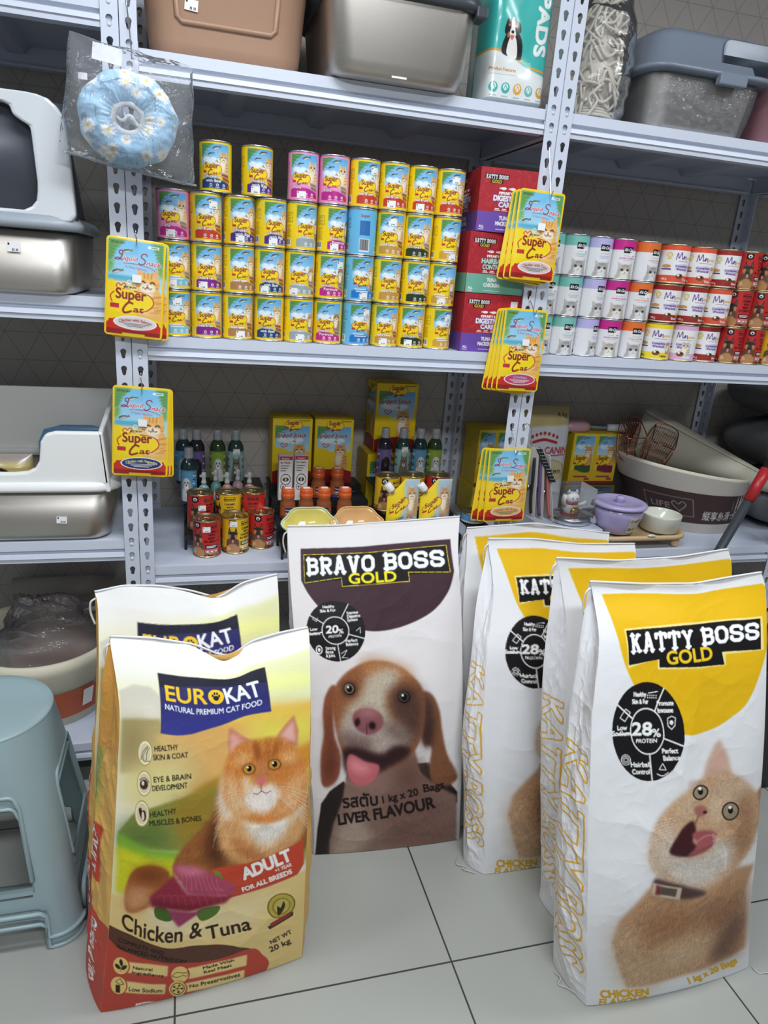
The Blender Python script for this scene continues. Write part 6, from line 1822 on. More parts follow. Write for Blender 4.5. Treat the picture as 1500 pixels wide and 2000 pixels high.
t = thing('litter_box', 'large stainless litter box with dark grey rim, overhanging the shelf edge beside the training pads', 'litter box', (.602, .125, Z3 + .001))
mb = MB()
mb.loft([rr(.27, .32, .05, .0), rr(.305, .345, .06, .004), rr(.315, .355, .06, .014), rr(.325, .365, .055, .03), rr(.345, .385, .05, .145), rr(.35, .39, .05, .165)], 0)
mb.build('steel_pan', M_STEEL, t)
MB().loft([rr(.352, .392, .05, .150), rr(.372, .41, .06, .152), rr(.376, .414, .06, .160), rr(.376, .414, .06, .172), rr(.36, .40, .05, .18), rr(.34, .38, .05, .26), rr(.30, .34, .05, .275)]).build('rim_lid', mat('charcoal_plastic', (62, 66, 72), .35), t)
MB().box(.16, .188, -.20, -.15, .140, .165).build('latch', mat('charcoal_plastic', (62, 66, 72), .35), t, bevel=.004)
MB().box(-.02, .015, -.1745, -.1735, .004, .009).build('maker_label', M_STICK, t)

def pillow(t, art, w, h, d, back, m=PR_FILM, seed=3, amp=.004, taper=.0, sq=6):
    nv, nu = art.shape[:2]
    v = np.linspace(0, 1, nv)[:, None]; u = np.linspace(0, 1, nu)[None]
    X = (2 * u - 1) * w / 2 * (1 - taper * (1 - v)); Zc = h * (1 - v) + 0 * u
    e = (1 - (2 * u - 1) ** sq) ** .5 * np.clip(np.minimum(v / .18, (1 - v) / .05), 0, 1) ** .6
    B = d * e + amp * noise2(nv, nu, 9, 6, seed) * np.sin(np.pi * u) * np.sin(np.pi * v) ** .5
    gridobj('front_panel', np.stack([X, -B, Zc], -1), art, m, t)
    iv = np.unique(np.r_[np.arange(0, nv, 5), nv - 1]); iu = np.unique(np.r_[np.arange(0, nu, 5), nu - 1])
    gridobj('back_panel', np.stack([X, .9 * B + .001, Zc], -1)[np.ix_(iv, iu)], gray(len(iv), len(iu), back), m, t, True)

t = thing('training_pads_pack', 'teal and white pack of puppy pads with a tricolour dog, on the top shelf', 'pet pads', (.920, .11, Z3), 0)
pillow(t, art_pads(), .165, .30, .085, (64, 170, 165), seed=8, sq=14, amp=.006)

# rope toys in clear plastic
t = thing('rope_net', 'bundle of cream knotted cotton rope inside the clear bag on the top shelf', 'rope', (1.172, .13, Z3))
mb = MB()
rg = random.Random(3)
for k in range(80):
    a = rg.uniform(0, 6.28)
    P = []
    x, y, z = rg.uniform(-.05, .05), rg.uniform(-.07, .02), rg.uniform(.02, .27)
    for q in range(6):
        P.append((x, y, z))
        x += rg.uniform(-.05, .05); y += rg.uniform(-.04, .03); z += rg.uniform(-.05, .04)
        s = math.sqrt((x / .075) ** 2 + (y / .085) ** 2)
        if s > 1: x, y = x / s, y / s
        z = min(max(z, .012), .29)
    mb.tube(cm(P, 5, False), .0036, 6)
for k in range(6):
    zc, r0 = .02 + .008 * k, .07 - .006 * k
    mb.tube([(r0 * math.cos(a), r0 * math.sin(a), zc) for a in np.linspace(0, 6.28, 30)], .0042, 6)
mb.sphere((0, .0, .15), .075, 24, sc=(.9, .95, 1.9))
mb.build('cotton_rope', mat('cotton_rope', (214, 206, 188), .85, bump=.6, bscale=600), t)
t = thing('plastic_bag', 'clear plastic bag wrapped round the cream cotton rope on the top shelf', 'plastic bag', (1.172, .13, Z3))
a = np.linspace(0, 2 * np.pi, 60); z = np.linspace(.002, .34, 50)
rad = np.interp(z, [0, .03, .15, .25, .34], [.082, .094, .098, .086, .06])
n = noise2(50, 60, 9, 8, 5); n[:, -1] = n[:, 0]
n2 = (1 - np.abs(noise2(50, 60, 12, 12, 15))) ** 2; n2[:, -1] = n2[:, 0]
r_ = rad[:, None] + .006 * n + .006 * n2
gridobj('film_sheet', np.stack([r_ * np.cos(a)[None], 1.15 * r_ * np.sin(a)[None], np.broadcast_to(z[:, None], r_.shape)], -1), None, film('rope_bag_film', (.98, .98, 1), .09, .5, 30, .15), t)

t = thing('litter_box', 'litter box with grey domed lid over a steel pan, wrapped in clear film, top shelf', 'litter box', (1.463, .20, Z3))
MB().loft([rr(.27, .30, .04, .0), rr(.295, .33, .05, .006), rr(.30, .335, .05, .02), rr(.325, .36, .05, .125), rr(.33, .365, .05, .135)]).build('steel_pan', M_STEEL, t)
M_GREYL = mat('grey_lid_plastic', (122, 132, 146), .28)
mb = MB().loft([rr(.335, .37, .05, .132), rr(.385, .42, .06, .134), rr(.39, .425, .06, .139), rr(.388, .42, .06, .146), rr(.352, .385, .06, .150), rr(.335, .37, .06, .215), rr(.31, .345, .05, .232)])
lidg = mb.build('lid', M_GREYL, t)
mb = MB().loft([[(p[0] + .09, p[2] * .0 - .178 + (p[1]) * .02 - .012, p[1] + .187) for p in rr(.15, .075, .018, 0)], [(p[0] + .09, -.19, p[1] + .187) for p in rr(.145, .07, .018, 0)]])
mb.build('lid_flap', M_GREYL, lidg)
MB().box(.0, .085, -.221, -.20, .112, .140).build('clip', M_GREYL, lidg, bevel=.004)
t = thing('shrink_film', 'crinkled clear film wrapped round the steel pan of the grey-lidded litter box', 'plastic film', (1.463, .20, Z3))
R = []
for zz, g in ((.003, .006), (.04, .014), (.08, .016), (.12, .012), (.13, .006)):
    R.append(rr(.305 + zz * .2 + g, .34 + zz * .2 + g, .05, zz, 10))
R = np.array(R)
n = noise2(5, R.shape[1], 4, 24, 7); R[..., :2] *= (1 + .018 * n[..., None])
R = np.concatenate([R, R[:, :1]], 1)
gridobj('film_sheet', R[::-1], None, film('shrink_film', (.97, .97, .99), .1, 1., 55, .1), t)
t = thing('pet_carrier', 'mauve plastic tub, partly seen at the far end of the top shelf', 'plastic tub', (1.80, .19, Z3))
tub(t, 'tub', mat('mauve_plastic', (150, 106, 112), .4), .26, .32, .20, .30, .36, .05, lip=.02)
mb = MB().tube(cm([(-.139, -.05, .07), (-.146, -.05, .10), (-.146, -.05, .135), (-.141, -.05, .16)], 5, False), .006, 8)
mb.build('handle', M_GREYL, t)
t = thing('litter_box', 'brown litter tray on the highest shelf above the hooded box, only its corner seen', 'litter box', (-.30, .2, 1.959))
tub(t, 'tray', M_COPPER, .40, .30, .14, .44, .34, .05, lip=.02)

# ---------------------------------------------------------------- rack behind the stool
ZL1, ZL2, ZL3 = 1.362, .76, .152
t = thing('hooded_litter_box', 'grey hooded cat toilet with a wide open front over a steel pan', 'litter box', (-.33, .17, ZL1))
MB().loft([rr(.40, .36, .03, .0), rr(.424, .385, .04, .006), rr(.43, .39, .045, .02), rr(.445, .40, .045, .138), rr(.43, .385, .04, .138), rr(.415, .375, .04, .02)]).build('steel_pan', M_STEEL, t)
M_HOOD = mat('pale_grey_plastic', (212, 216, 220), .3)
M_HOODD = mat('dark_grey_plastic', (70, 74, 82), .4)
MB().loft([rr(.452, .41, .05, .136), rr(.472, .43, .055, .138), rr(.475, .433, .055, .150), rr(.45, .41, .05, .164)], cap1=False, cap0=False).build('rim', mat('mid_grey_plastic', (156, 164, 172), .35), t, solid=.003)
# hood frame: front ring with an opening, and a dark shell behind
o = [(-.235, .155), (.228, .155), (.228, .18), (.222, .30), (.216, .36), (.196, .388), (.16, .398), (-.235, .40)]
i_ = [(-.235, .172), (.128, .172), (.150, .186), (.156, .22), (.150, .335), (.130, .345), (.118, .352), (.112, .375), (-.235, .378)]
def ringprism(mb, outer, inner, y0, y1):
    n = 64
    def res(P):
        P = np.asarray(P + [P[0]], float); d = np.r_[0, np.cumsum(np.linalg.norm(np.diff(P, axis=0), axis=1))]
        s = np.linspace(0, d[-1], n, endpoint=False)
        return np.stack([np.interp(s, d, P[:, k]) for k in (0, 1)], 1)
    A, B = res(outer), res(inner)
    V = [(p[0], y, p[1]) for y in (y0, y1) for p in np.concatenate([A, B])]
    F = []
    for q in range(n):
        r = (q + 1) % n
        F += [(q, r, n + r, n + q), (2 * n + q, 3 * n + q, 3 * n + r, 2 * n + r), (q, 2 * n + q, 2 * n + r, r), (n + q, n + r, 3 * n + r, 3 * n + q)]
    mb.add(V, F, 0, False)
mb = MB(); ringprism(mb, o, i_, -.206, -.176)
hoodf = mb.build('hood_front', M_HOOD, t, bevel=.006)
mb = MB().loft([[(.228, -.18, .16), (.2, .2, .16), (-.235, .2, .16), (-.235, -.18, .16)][::-1], [(.212, -.18, .385), (.17, .18, .36), (-.235, .18, .36), (-.235, -.18, .395)][::-1]], cap0=False)
mb.build('hood_shell', M_HOODD, t, solid=.004)
MB().loft([[(x, -.172, z) for x, z in ((-.23, .33), (.10, .33), (.11, .37), (-.23, .375))], [(x, -.12, z) for x, z in ((-.23, .335), (.10, .335), (.11, .365), (-.23, .37))]], smooth=False).build('flap_bar', M_BLACK, hoodf)
tagsheet(t, .098, -.2005, .095, .026, .020)

t = thing('litter_tray', 'white-rimmed stainless litter tray with a stepped entry, beside the hanging pouches', 'litter tray', (-.335, .165, ZL2))
MB().loft([rr(.50, .30, .04, .0), rr(.525, .325, .05, .008), rr(.53, .33, .055, .02), rr(.565, .355, .055, .142), rr(.545, .335, .05, .142), rr(.51, .31, .05, .02)]).build('steel_pan', M_STEEL, t)
mb = MB().loft([rr(.566, .356, .055, .139), rr(.598, .388, .07, .140), rr(.60, .39, .07, .146), rr(.594, .384, .07, .160), rr(.57, .36, .06, .164), rr(.54, .33, .05, .162), rr(.54, .33, .05, .140)], cap0=False, cap1=False)
mb.build('rim', M_WHITE, t, solid=.002)
# raised splash wall: front right corner block and the sides
prof = [(-.30, .155), (-.30, .186), (.06, .186), (.088, .189), (.106, .198), (.116, .215), (.122, .262), (.134, .282), (.156, .288), (.262, .288), (.274, .155)]
MB().prism(prof, 'y', -.186, -.168).build('splash_wall', M_WHITE, t, bevel=.006)
MB().loft([[(.274, -.186, .136), (.274, .18, .136), (.262, .18, .136), (.262, -.186, .136)], [(.262, -.186, .288), (.270, .17, .335), (.256, .17, .335), (.25, -.186, .288)]], smooth=False).build('splash_wall', M_WHITE, t, bevel=.004)
MB().loft([[(-.30, .176, .136), (.274, .176, .136), (.274, .186, .136), (-.30, .186, .136)], [(-.30, .17, .335), (.270, .17, .335), (.270, .178, .335), (-.30, .178, .335)]], smooth=False).build('back_wall', mat('frosted_plastic', (236, 234, 230), .4), t)
tagsheet(t, .155, -.176, .062, .024, .018, rot=.06)
t = thing('grooming_brush_pack', 'blue carded comb leaning inside the white-rimmed litter tray', 'pet comb', (-.165, .235, ZL2 + .022), 0)
MB().loft([rr(.19, .006, .003, 0), rr(.20, .006, .003, .18), rr(.17, .006, .003, .215), rr(.08, .006, .003, .228)]).build('card', mat('blue_card', (84, 126, 160), .35), t)
mb = MB().box(-.075, .03, -.012, -.004, .125, .155)
for k in range(12): mb.box(-.072 + .008 * k, -.069 + .008 * k, -.011, -.006, .10, .126)
mb.build('comb', mat('navy_plastic', (38, 48, 66), .35), t)
t = thing('toy_pouch', 'yellow and grey soft packet with a pink bow print lying inside the white-rimmed tray', 'packet', (-.37, .17, ZL2 + .02))
a = Art(90, 80, (196, 176, 110), 2); a.ell(45, 84, 46, 34, (40, 36, 36)); a.ell(45, 86, 44, 34, (222, 222, 220)); a.poly([(30, 40), (20, 28), (28, 18), (42, 26), (50, 14), (66, 20), (68, 36), (60, 46), (44, 48)], (40, 36, 36), sm=1); a.poly([(32, 39), (24, 29), (30, 22), (42, 30), (50, 18), (63, 23), (65, 35), (58, 43), (44, 45)], (196, 112, 106), sm=1); a.ell(45, 66, 12, 8, (196, 112, 106)); a.rect(0, 0, 90, 8, (150, 140, 150), b=3)
pillow(t, a.done(), .20, .165, .03, (190, 180, 150), seed=31)

M_BEIGE = mat('beige_corrugated_board', (196, 190, 176), .8, bump=.4, bscale=150)
t = thing('scratching_tub', 'beige round scratching tub with an orange band, low on the rack behind the stool', 'cat scratcher', (-.30, .27, ZL3))
mb = MB().loft([ell(.175, .19, 0, 64), ell(.215, .235, .19, 64), ell(.218, .238, .20, 64), ell(.216, .236, .222, 64), ell(.205, .225, .226, 64), ell(.196, .216, .222, 64), ell(.19, .21, .19, 64), ell(.155, .17, .03, 64)])
mb.build('tub_wall', mat('cream_board', (214, 208, 186), .7), t)
MB().loft([ell(.183, .199, .03, 64), ell(.204, .222, .125, 64)], cap0=False, cap1=False).build('printed_band', mat('orange_print', (186, 92, 56), .6), t)
mb = MB()
for k, th in ((1, .54),):
    th0 = -math.pi / 2 + th * 1.0
    V = []
    for z in (.055, .115):
        for q in (0, .16 if k else .02):
            V.append(((.186 + .022 * (z - .03) / .095) * 1.004 * math.cos(th0 + q + k * .12), (.202 + .023 * (z - .03) / .095) * 1.004 * math.sin(th0 + q + k * .12), z))
    mb.add(V, [(0, 1, 3, 2)])
mb.build('white_label', M_STICK, t)
t = thing('scratching_mat', 'rolled beige scratching mat lying across the back of the orange-banded tub', 'mat', (-.28, .43, ZL3 + .275))
mb = MB()
sp = [(0, (.05 - .004 * a) * math.cos(a), (.05 - .004 * a) * math.sin(a)) for a in np.linspace(0, 9, 60)]
mb.grid(np.array([[(x, p[1], p[2]) for p in sp] for x in (-.13, .17)]))
mb.build('rolled_sheet', mat('taupe_mat', (186, 178, 162), .8), t, solid=.004)
t = thing('plastic_bag', 'crumpled clear plastic bag stuffed into the orange-banded tub', 'plastic bag', (-.28, .24, ZL3 + .12))
n_ = 70
a = np.linspace(0, 2 * np.pi, n_)[None]; f = np.linspace(0, 1, n_)[:, None]
w1 = noise2(n_, n_, 9, 9, 91); w2 = (1 - np.abs(noise2(n_, n_, 10, 11, 92))) ** 3
for w in (w1, w2): w[:, -8:] = w[:, -8:] * np.linspace(1, 0, 8) + w[:, :1] * np.linspace(0, 1, 8)
r_ = (.185 * np.sin(f * np.pi / 2 * .98) ** .8) * (1 + .10 * w1 + .10 * w2)
zz = .17 * np.cos(f * np.pi / 2) ** .7 * (1 + .25 * w1 + .3 * w2)
gridobj('film_sheet', np.stack([r_ * np.cos(a), .8 * r_ * np.sin(a), zz + 0 * a], -1), None, film('tub_bag_film', (.97, .96, .95), .12, .9, 35, .12), t)
t = thing('filler_pack', 'brown paper pack inside the clear bag of the orange-banded tub', 'packet', (-.27, .26, ZL3 + .10))
MB().loft([rr(.20, .16, .03, 0), rr(.24, .2, .04, .02), rr(.24, .2, .04, .12), rr(.19, .15, .03, .15)]).build('packet', mat('kraft_brown', (122, 92, 76), .7, noise=.15, nscale=20), t)

# ---------------------------------------------------------------- stools
M_STOOL = mat('sage_plastic', (150, 172, 176), .32, noise=.02, bump=.05, bscale=500)
def stool(z0, label):
    t = thing('plastic_stool', label, 'stool', (-.31, -.325, z0), 0, 'stacked plastic stools')
    H, B, T = .47, .19, .135
    n = 16
    mb = MB()
    # faces as (side coordinate s, height) strips so that openings are clean
    def side(k):
        c, s_ = math.cos(k * math.pi / 2), math.sin(k * math.pi / 2)
        W = []
        ns, nz = 57, 95
        S = np.linspace(-1, 1, ns)
        Z = np.linspace(0, H, nz)
        P = np.zeros((nz, ns, 3)); 
        for a, z in enumerate(Z):
            f = z / H
            h = B + (T - B) * f ** .9
            r = min(.055 + (T - .055) * max(0, (f - .25) / .75) ** 1.2, h - 1e-4)
            flat = h - r
            L = flat + r * math.pi / 4
            for b, s in enumerate(S):
                d = s * L
                if abs(d) <= flat: x, y = d, -h
                else:
                    al = (abs(d) - flat) / r
                    x, y = math.copysign(flat + r * math.sin(al), d), -(h - r) - r * math.cos(al)
                P[a, b] = (c * x - s_ * y, s_ * x + c * y, z)
        i = np.arange(nz * ns).reshape(nz, ns)
        F = []
        def inside(s, z):
            if z < .07 and abs(s) < .70 - .04 * (z > .063): return True
            if .135 < z < .345 and abs(s) < .64 - max(0, z - .315) * 4 - max(0, .145 - z) * 6: return True
            return False
        for a in range(nz - 1):
            for b in range(ns - 1):
                if not inside((S[b] + S[b + 1]) / 2, (Z[a] + Z[a + 1]) / 2):
                    F.append((i[a, b], i[a, b + 1], i[a + 1, b + 1], i[a + 1, b]))
        mb.add(P.reshape(-1, 3), F)
    for k in range(4): side(k)
    o = mb.build('leg_shell', M_STOOL, t)
    w = o.modifiers.new('weld', 'WELD'); w.merge_threshold = .0008
    sm = o.modifiers.new('soft', 'SMOOTH'); sm.factor, sm.iterations = .5, 4
    so = o.modifiers.new('thick', 'SOLIDIFY'); so.thickness, so.offset = .0045, -1
    MB().loft([ell(T - .004, T - .004, H - .012, 64), ell(T + .001, T + .001, H - .006, 64), ell(T + .002, T + .002, H - .001, 64), ell(T - .002, T - .002, H + .002, 64), ell(T - .02, T - .02, H + .001, 64)]).build('seat', M_STOOL, t)
    mb = MB()
    for k in range(4):
        c, s_ = math.cos(k * math.pi / 2), math.sin(k * math.pi / 2)
        h = B + .002
        f1 = .70 * (B - .055 + .055 * math.pi / 4)
        L = [(-f1, -h, .004), (-f1, -h, .064), (-f1 + .012, -h, .072), (f1 - .012, -h, .072), (f1, -h, .064), (f1, -h, .004)]
        for aa in np.linspace(0, math.pi / 2, 10):
            L.append((B - .055 + .057 * math.sin(aa), -(B - .055) - .057 * math.cos(aa), .004))
        h = B + .002
        mb.tube([(c * x - s_ * y, s_ * x + c * y, z) for x, y, z in L], .0052, 8)
        g = []
        for s, z in ((-.64, .145), (-.62, .135), (.62, .135), (.64, .145), (.64, .315), (.58, .34), (.52, .345), (-.52, .345), (-.58, .34), (-.64, .315)):
            f = z / H; hh = B + (T - B) * f ** .9
            r = min(.055 + (T - .055) * max(0, (f - .25) / .75) ** 1.2, hh - 1e-4)
            x = s * (hh - r + r * math.pi / 4)
            if abs(x) > hh - r: 
                al = (abs(x) - (hh - r)) / r
                y = -(hh - r) - r * math.cos(al); x = math.copysign(hh - r + r * math.sin(al), x)
            else: y = -hh
            g.append((c * x - s_ * y, s_ * x + c * y, z))
        mb.tube(g, .0045, 8, closed=True)
    mb.build('rolled_edge', M_STOOL, t)
    return t
t = stool(.028, 'upper of two nested sage green plastic stools, its round seat showing')
t2 = dup(t, (-.31, -.325, 0), (0, 0, 0), 'lower of two nested sage green plastic stools, its feet on the tiles')
# ---------------------------------------------------------------- middle rack, lower shelf
def riser(label, x0, x1, tiers):
    t = thing('display_riser', label, 'display riser', (x0, 0, Z1), 0, 'black stepped risers')
    w = x1 - x0
    for k, (y0, y1, z) in enumerate(tiers):
        z -= Z1
        MB().box(0, w, y0, y1, z - .004, z).box(0, w, y0 - .001, y0 + .002, z - .018, z).build('step', M_BLACK, t)
        for x in (.004, w - .004):
            pz = (tiers[k - 1][2] - Z1 if k else 0)
            MB().tube([(x, y0 + .004, 0 if k == 0 or True else pz), (x, y0 + .004, z - .006), (x, y0 + .010, z - .003), (x, y1, z - .003)], .004, 6).build('leg', M_BLACK, t)
    return t
riser('black stepped riser under the shampoo bottles and dog tins', .112, .352, ((.115, .235, .728), (.245, .325, .765), (.335, .445, .80)))
riser('black stepped riser under the orange vitamin bottles and bowls', .372, .672, ((.02, .115, .722), (.125, .235, .748), (.245, .335, .782), (.345, .45, .80)))
riser('black stepped riser under the milk pouches and shampoo near the back post', .682, .905, ((.015, .085, .745), (.095, .215, .785), (.225, .33, .835)))

for k, (kind, x, y, z, yw, lab, st) in enumerate((
    ('red', .173, .087, Z1, -34, 'red shepherd-dog tin nearest the rack post, in the front trio', (RD, .075, .55)), ('yellow', .252, .108, Z1, -6, 'yellow shepherd-dog tin in the middle of the front trio', (RD, .082, -.1)),
    ('red', .327, .140, Z1, -8, 'red shepherd-dog tin of the front trio, nearest the dog-food sack', None), ('red', .158, .180, .728, -14, 'red shepherd-dog tin on the riser behind the front trio, with a tilted price sticker', (RD, .06, .35)),
    ('yellow', .237, .188, .728, -50, 'yellow shepherd-dog tin on the riser between two red ones', None), ('red', .308, .192, .728, -58, 'red shepherd-dog tin on the riser, turned aside, behind the yellow one', None),
    ('yellow', .705, .155, .785, 0, 'yellow shepherd-dog tin on the riser beside the milk pouches', None), ('yellow', .786, .160, .785, 6, 'yellow shepherd-dog tin half hidden behind the white-capped milk pouches', None), ('red', .866, .160, .785, 0, 'red shepherd-dog tin hidden behind the milk pouch, near the back post', None))):
    place_tin('dog' + kind, dog_maker(kind), x, y, z, math.radians(yw), lab, None, st)

def bottle(name, label, cat, group, body, art, capm, h=.172, r=.024, capr=.013, caph=.032, ribs=False, lz=(.032, .012)):
    t = thing(name, label, cat, (0, 0, 0), 0, group)
    hb = h - caph
    MB().lathe([(r * .86, 0), (r, .004), (r, hb - .026), (r * .96, hb - .018), (r * .78, hb - .008), (capr + .001, hb - .002), (capr, hb + .002)], 28).build('body', body, t)
    nv, nu = art.shape[:2]
    th = np.linspace(-1.5, 1.5, nu)
    z = np.linspace(hb - lz[0], lz[1], nv)
    gridobj('paper_label', np.stack(np.broadcast_arrays((r + .0005) * np.sin(th)[None], -(r + .0005) * np.cos(th)[None], z[:, None]), -1), art, PR_LABEL, t)
    mb = MB().lathe([(capr, hb), (capr + .0008, hb + .002), (capr + .0008, hb + .010), (capr - .0004, hb + .011), (capr, hb + .013), (capr * .97, h - .002), (capr * .85, h)], 24)
    if ribs:
        for q in range(4): mb.lathe([(capr + .0005, hb + .003 + .002 * q), (capr + .0014, hb + .004 + .002 * q), (capr + .0005, hb + .005 + .002 * q)], 24)
    mb.build('cap', capm, t)
    return t
M_CAP = mat('clear_cap', (150, 154, 158), .2)
GLS = {k: mat('shampoo_' + k, c, .15, spec=.6) for k, c in (('teal', (30, 54, 58)), ('plum', (34, 30, 44)), ('green', (44, 66, 34)), ('sea', (38, 66, 62)))}
LB = {'lilac': art_label((112, 96, 150), 'dog', (38, 34, 36)), 'lime': art_label((140, 170, 70), 'dog', (226, 224, 220)), 'aqua': art_label((150, 190, 186), 'cat', (120, 112, 104)), 'sky': art_label((92, 154, 190), 'dog', (214, 212, 208))}
SH = [('sky', 'teal', .112, .385, .80, 0, 'teal shampoo bottle half hidden behind the hanging pouches'), ('lilac', 'plum', .152, .38, .80, 0, 'dark shampoo bottle with lilac dog label in the back row behind the dog tins'),
      ('lime', 'green', .215, .38, .80, 0, 'green shampoo bottle with lime label in the back row behind the dog tins'), ('aqua', 'sea', .270, .38, .80, 0, 'sea-green shampoo bottle with a price sticker in the back row'),
      ('sky', 'teal', .128, .288, .765, -20, 'blue-labelled shampoo bottle standing forward beside the spray bottles'),
      ('lilac', 'plum', .726, .285, .835, 0, 'dark shampoo bottle with lilac label beside the tall snack box'), ('aqua', 'sea', .785, .285, .835, 0, 'shampoo bottle with grey cat label, second from the tall snack box'),
      ('sky', 'teal', .842, .285, .835, 0, 'blue-labelled shampoo bottle third from the tall snack box'), ('lime', 'green', .893, .285, .835, 0, 'lime-labelled shampoo bottle nearest the back post')]
first = {}
for art, body, x, y, z, yw, lab in SH:
    if art not in first:
        o = first[art] = bottle('shampoo_bottle', lab, 'bottle', 'pet shampoo bottles', GLS[body], LB[art], M_CAP, ribs=True)
        o.location, o.rotation_euler = (x, y, z), (0, 0, math.radians(yw))
    else: o = dup(first[art], (x, y, z), (0, 0, math.radians(yw)), lab)
    if art == 'aqua' and x < .5: put_sticker(o, .0246, .10, .05)

def spray(label, c):
    t = thing('spray_bottle', label, 'bottle', (0, 0, 0), 0, 'small spray bottles')
    MB().lathe([(.0145, 0), (.016, .003), (.016, .052), (.012, .060), (.0065, .064), (.0065, .07)], 24).build('body', mat('spray_' + str(c[0]), c, .15), t)
    MB().lathe([(.0164, .012), (.0164, .040)], 24, cap0=False, cap1=False).build('paper_label', mat('spray_label', (206, 208, 210), .5), t)
    MB().lathe([(.0078, .066), (.0078, .074), (.006, .076), (.006, .084), (.007, .086), (.0072, .098), (.005, .102)], 16).box(-.012, 0, -.003, .003, .088, .094).build('nozzle', mat('clear_nozzle', (190, 192, 194), .2), t)
    return t
for k, (x, y, c, lab) in enumerate(((.170, .268, (120, 178, 190), 'blue spray bottle, nearest the pouches, standing over the red dog tin'), (.206, .300, (110, 160, 160), 'teal spray bottle behind the yellow dog tin'), (.238, .270, (206, 140, 136), 'pink spray bottle over the yellow dog tin'),
                                    (.272, .305, (190, 160, 160), 'pale spray bottle in the second row of sprays'), (.304, .272, (206, 160, 176), 'rosy spray bottle furthest from the rack post'))):
    o = spray(lab, c); o.location = (x, y, .765)

SB = art_snackbox()
M_YC = mat('yellow_carton', (226, 194, 40), .45)
for x0, lab in ((.383, 'yellow snack box in the back row, nearer the shampoo bottles'), (.517, 'yellow snack box in the back row, behind the orange bottles')):
    t = carton('snack_box', lab, 'carton', x0, x0 + .126, .375, .485, .80, 1.012, SB, M_YC, 0, 'yellow liquid-snack boxes')
    MB().add([(.002, .004, .2135), (.124, .004, .2135), (.124, .07, .2165), (.002, .07, .2165)], [(0, 1, 2, 3)]).build('lid_flap', M_YC, t, solid=.0008)
t = carton('snack_box', 'yellow snack box raised highest, on top of another box beside the back post', 'carton', .712, .852, .375, .485, .905, 1.132, SB, M_YC, 0.02, 'yellow liquid-snack boxes', SB[:, ::2] * .95)
t = carton('snack_box', 'yellow snack box beneath the highest one, mostly behind the shampoo', 'carton', .690, .83, .35, .485, Z1 + .0, .9045, SB, M_YC, 0.0, 'yellow liquid-snack boxes')
t = carton('snack_box', 'yellow display box of pouches seen behind the rack post by the gold bag', 'carton', 1.075, 1.21, .36, .485, .79, .99, art_sachet(), M_YC, 0, 'yellow liquid-snack boxes')
t = carton('snack_box', 'lower yellow box under the display box behind the rack post', 'carton', 1.07, 1.21, .35, .485, Z1, .7895, SB, M_YC, 0, 'yellow liquid-snack boxes')

EC, RC2 = art_care('Eye'), art_care('Ear')
M_WC = mat('white_carton', (226, 224, 222), .45)
carton('care_carton', 'slim white eye-cleaner carton standing before the snack box', 'carton', .390, .432, .252, .285, .782, .922, EC, M_WC, 0, 'slim white care cartons')
carton('care_carton', 'slim white ear-cleaner carton beside the eye-cleaner one', 'carton', .438, .479, .252, .285, .782, .924, RC2, M_WC, 0, 'slim white care cartons')

M_OC = mat('orange_cap', (214, 94, 40), .35)
def vit(lab, c):
    return bottle('vitamin_bottle', lab, 'bottle', 'orange-capped vitamin bottles', mat('amber_bottle', (150, 84, 50), .3), art_orange(c), M_OC, .094, .023, .0195, .026, False, (.027, .004))
for x, y, z, c, lab in ((.410, .185, .748, (120, 70, 50), 'orange-capped vitamin bottle at the front, below the eye-cleaner carton'), (.465, .185, .748, (206, 150, 60), 'orange-capped vitamin bottle second in the front row'), (.519, .185, .748, (60, 80, 150), 'orange-capped vitamin bottle with blue foot, third in the front row'),
                        (.583, .185, .748, (70, 140, 60), 'orange-capped vitamin bottle with green foot, fourth in the front row'), (.518, .285, .782, (150, 70, 50), 'orange-capped vitamin bottle in the back row, beside the ear-cleaner carton'), (.578, .285, .782, (50, 70, 140), 'orange-capped vitamin bottle in the back row, before the red foot of the snack box')):
    o = vit(lab, c); o.location = (x, y, z)
    s = MB().box(-.010, .010, -.008, .008, 0, .0006).build('price_sticker', M_STICK, o); s.location = (0, 0, .0942)

def dish(label, c1, c2, loc, s=1):
    t = thing('leaf_dish', label, 'bowl', loc, 0, 'glazed leaf dishes')
    mb = MB()
    n = 48
    R = []
    for q in np.linspace(.02, 1, 9):
        R.append([((.075 * q * (1 + .06 * math.cos(6 * a) * q)) * math.cos(a) * s, (.05 * q * (1 + .05 * math.cos(6 * a) * q)) * math.sin(a), .028 * q ** 2.2) for a in np.linspace(0, 2 * math.pi, n, endpoint=False)])
    mb.loft(R, 0, True, False, flip=True)
    o = mb.build('bowl', mat('glaze_' + str(c1[2]), c1, .12, spec=.6, noise=.1, nscale=25), t, solid=.004)
    MB().tube([p for p in R[-1]], .003, 8, closed=True).build('rim', mat('glaze_rim' + str(c2[2]), c2, .15), t)
    MB().box(-.03, -.008, -.003, .015, .0055, .0065).build('price_sticker', M_STICK, t)
    t.rotation_euler = (math.radians(48), 0, 0)
    return t
dish('yellow-green glazed leaf dish propped behind the dog-food sack', (222, 206, 110), (176, 200, 170), (.452, .055, .765))
dish('peach glazed leaf dish propped behind the dog-food sack', (224, 176, 120), (216, 170, 110), (.590, .055, .765), .98)

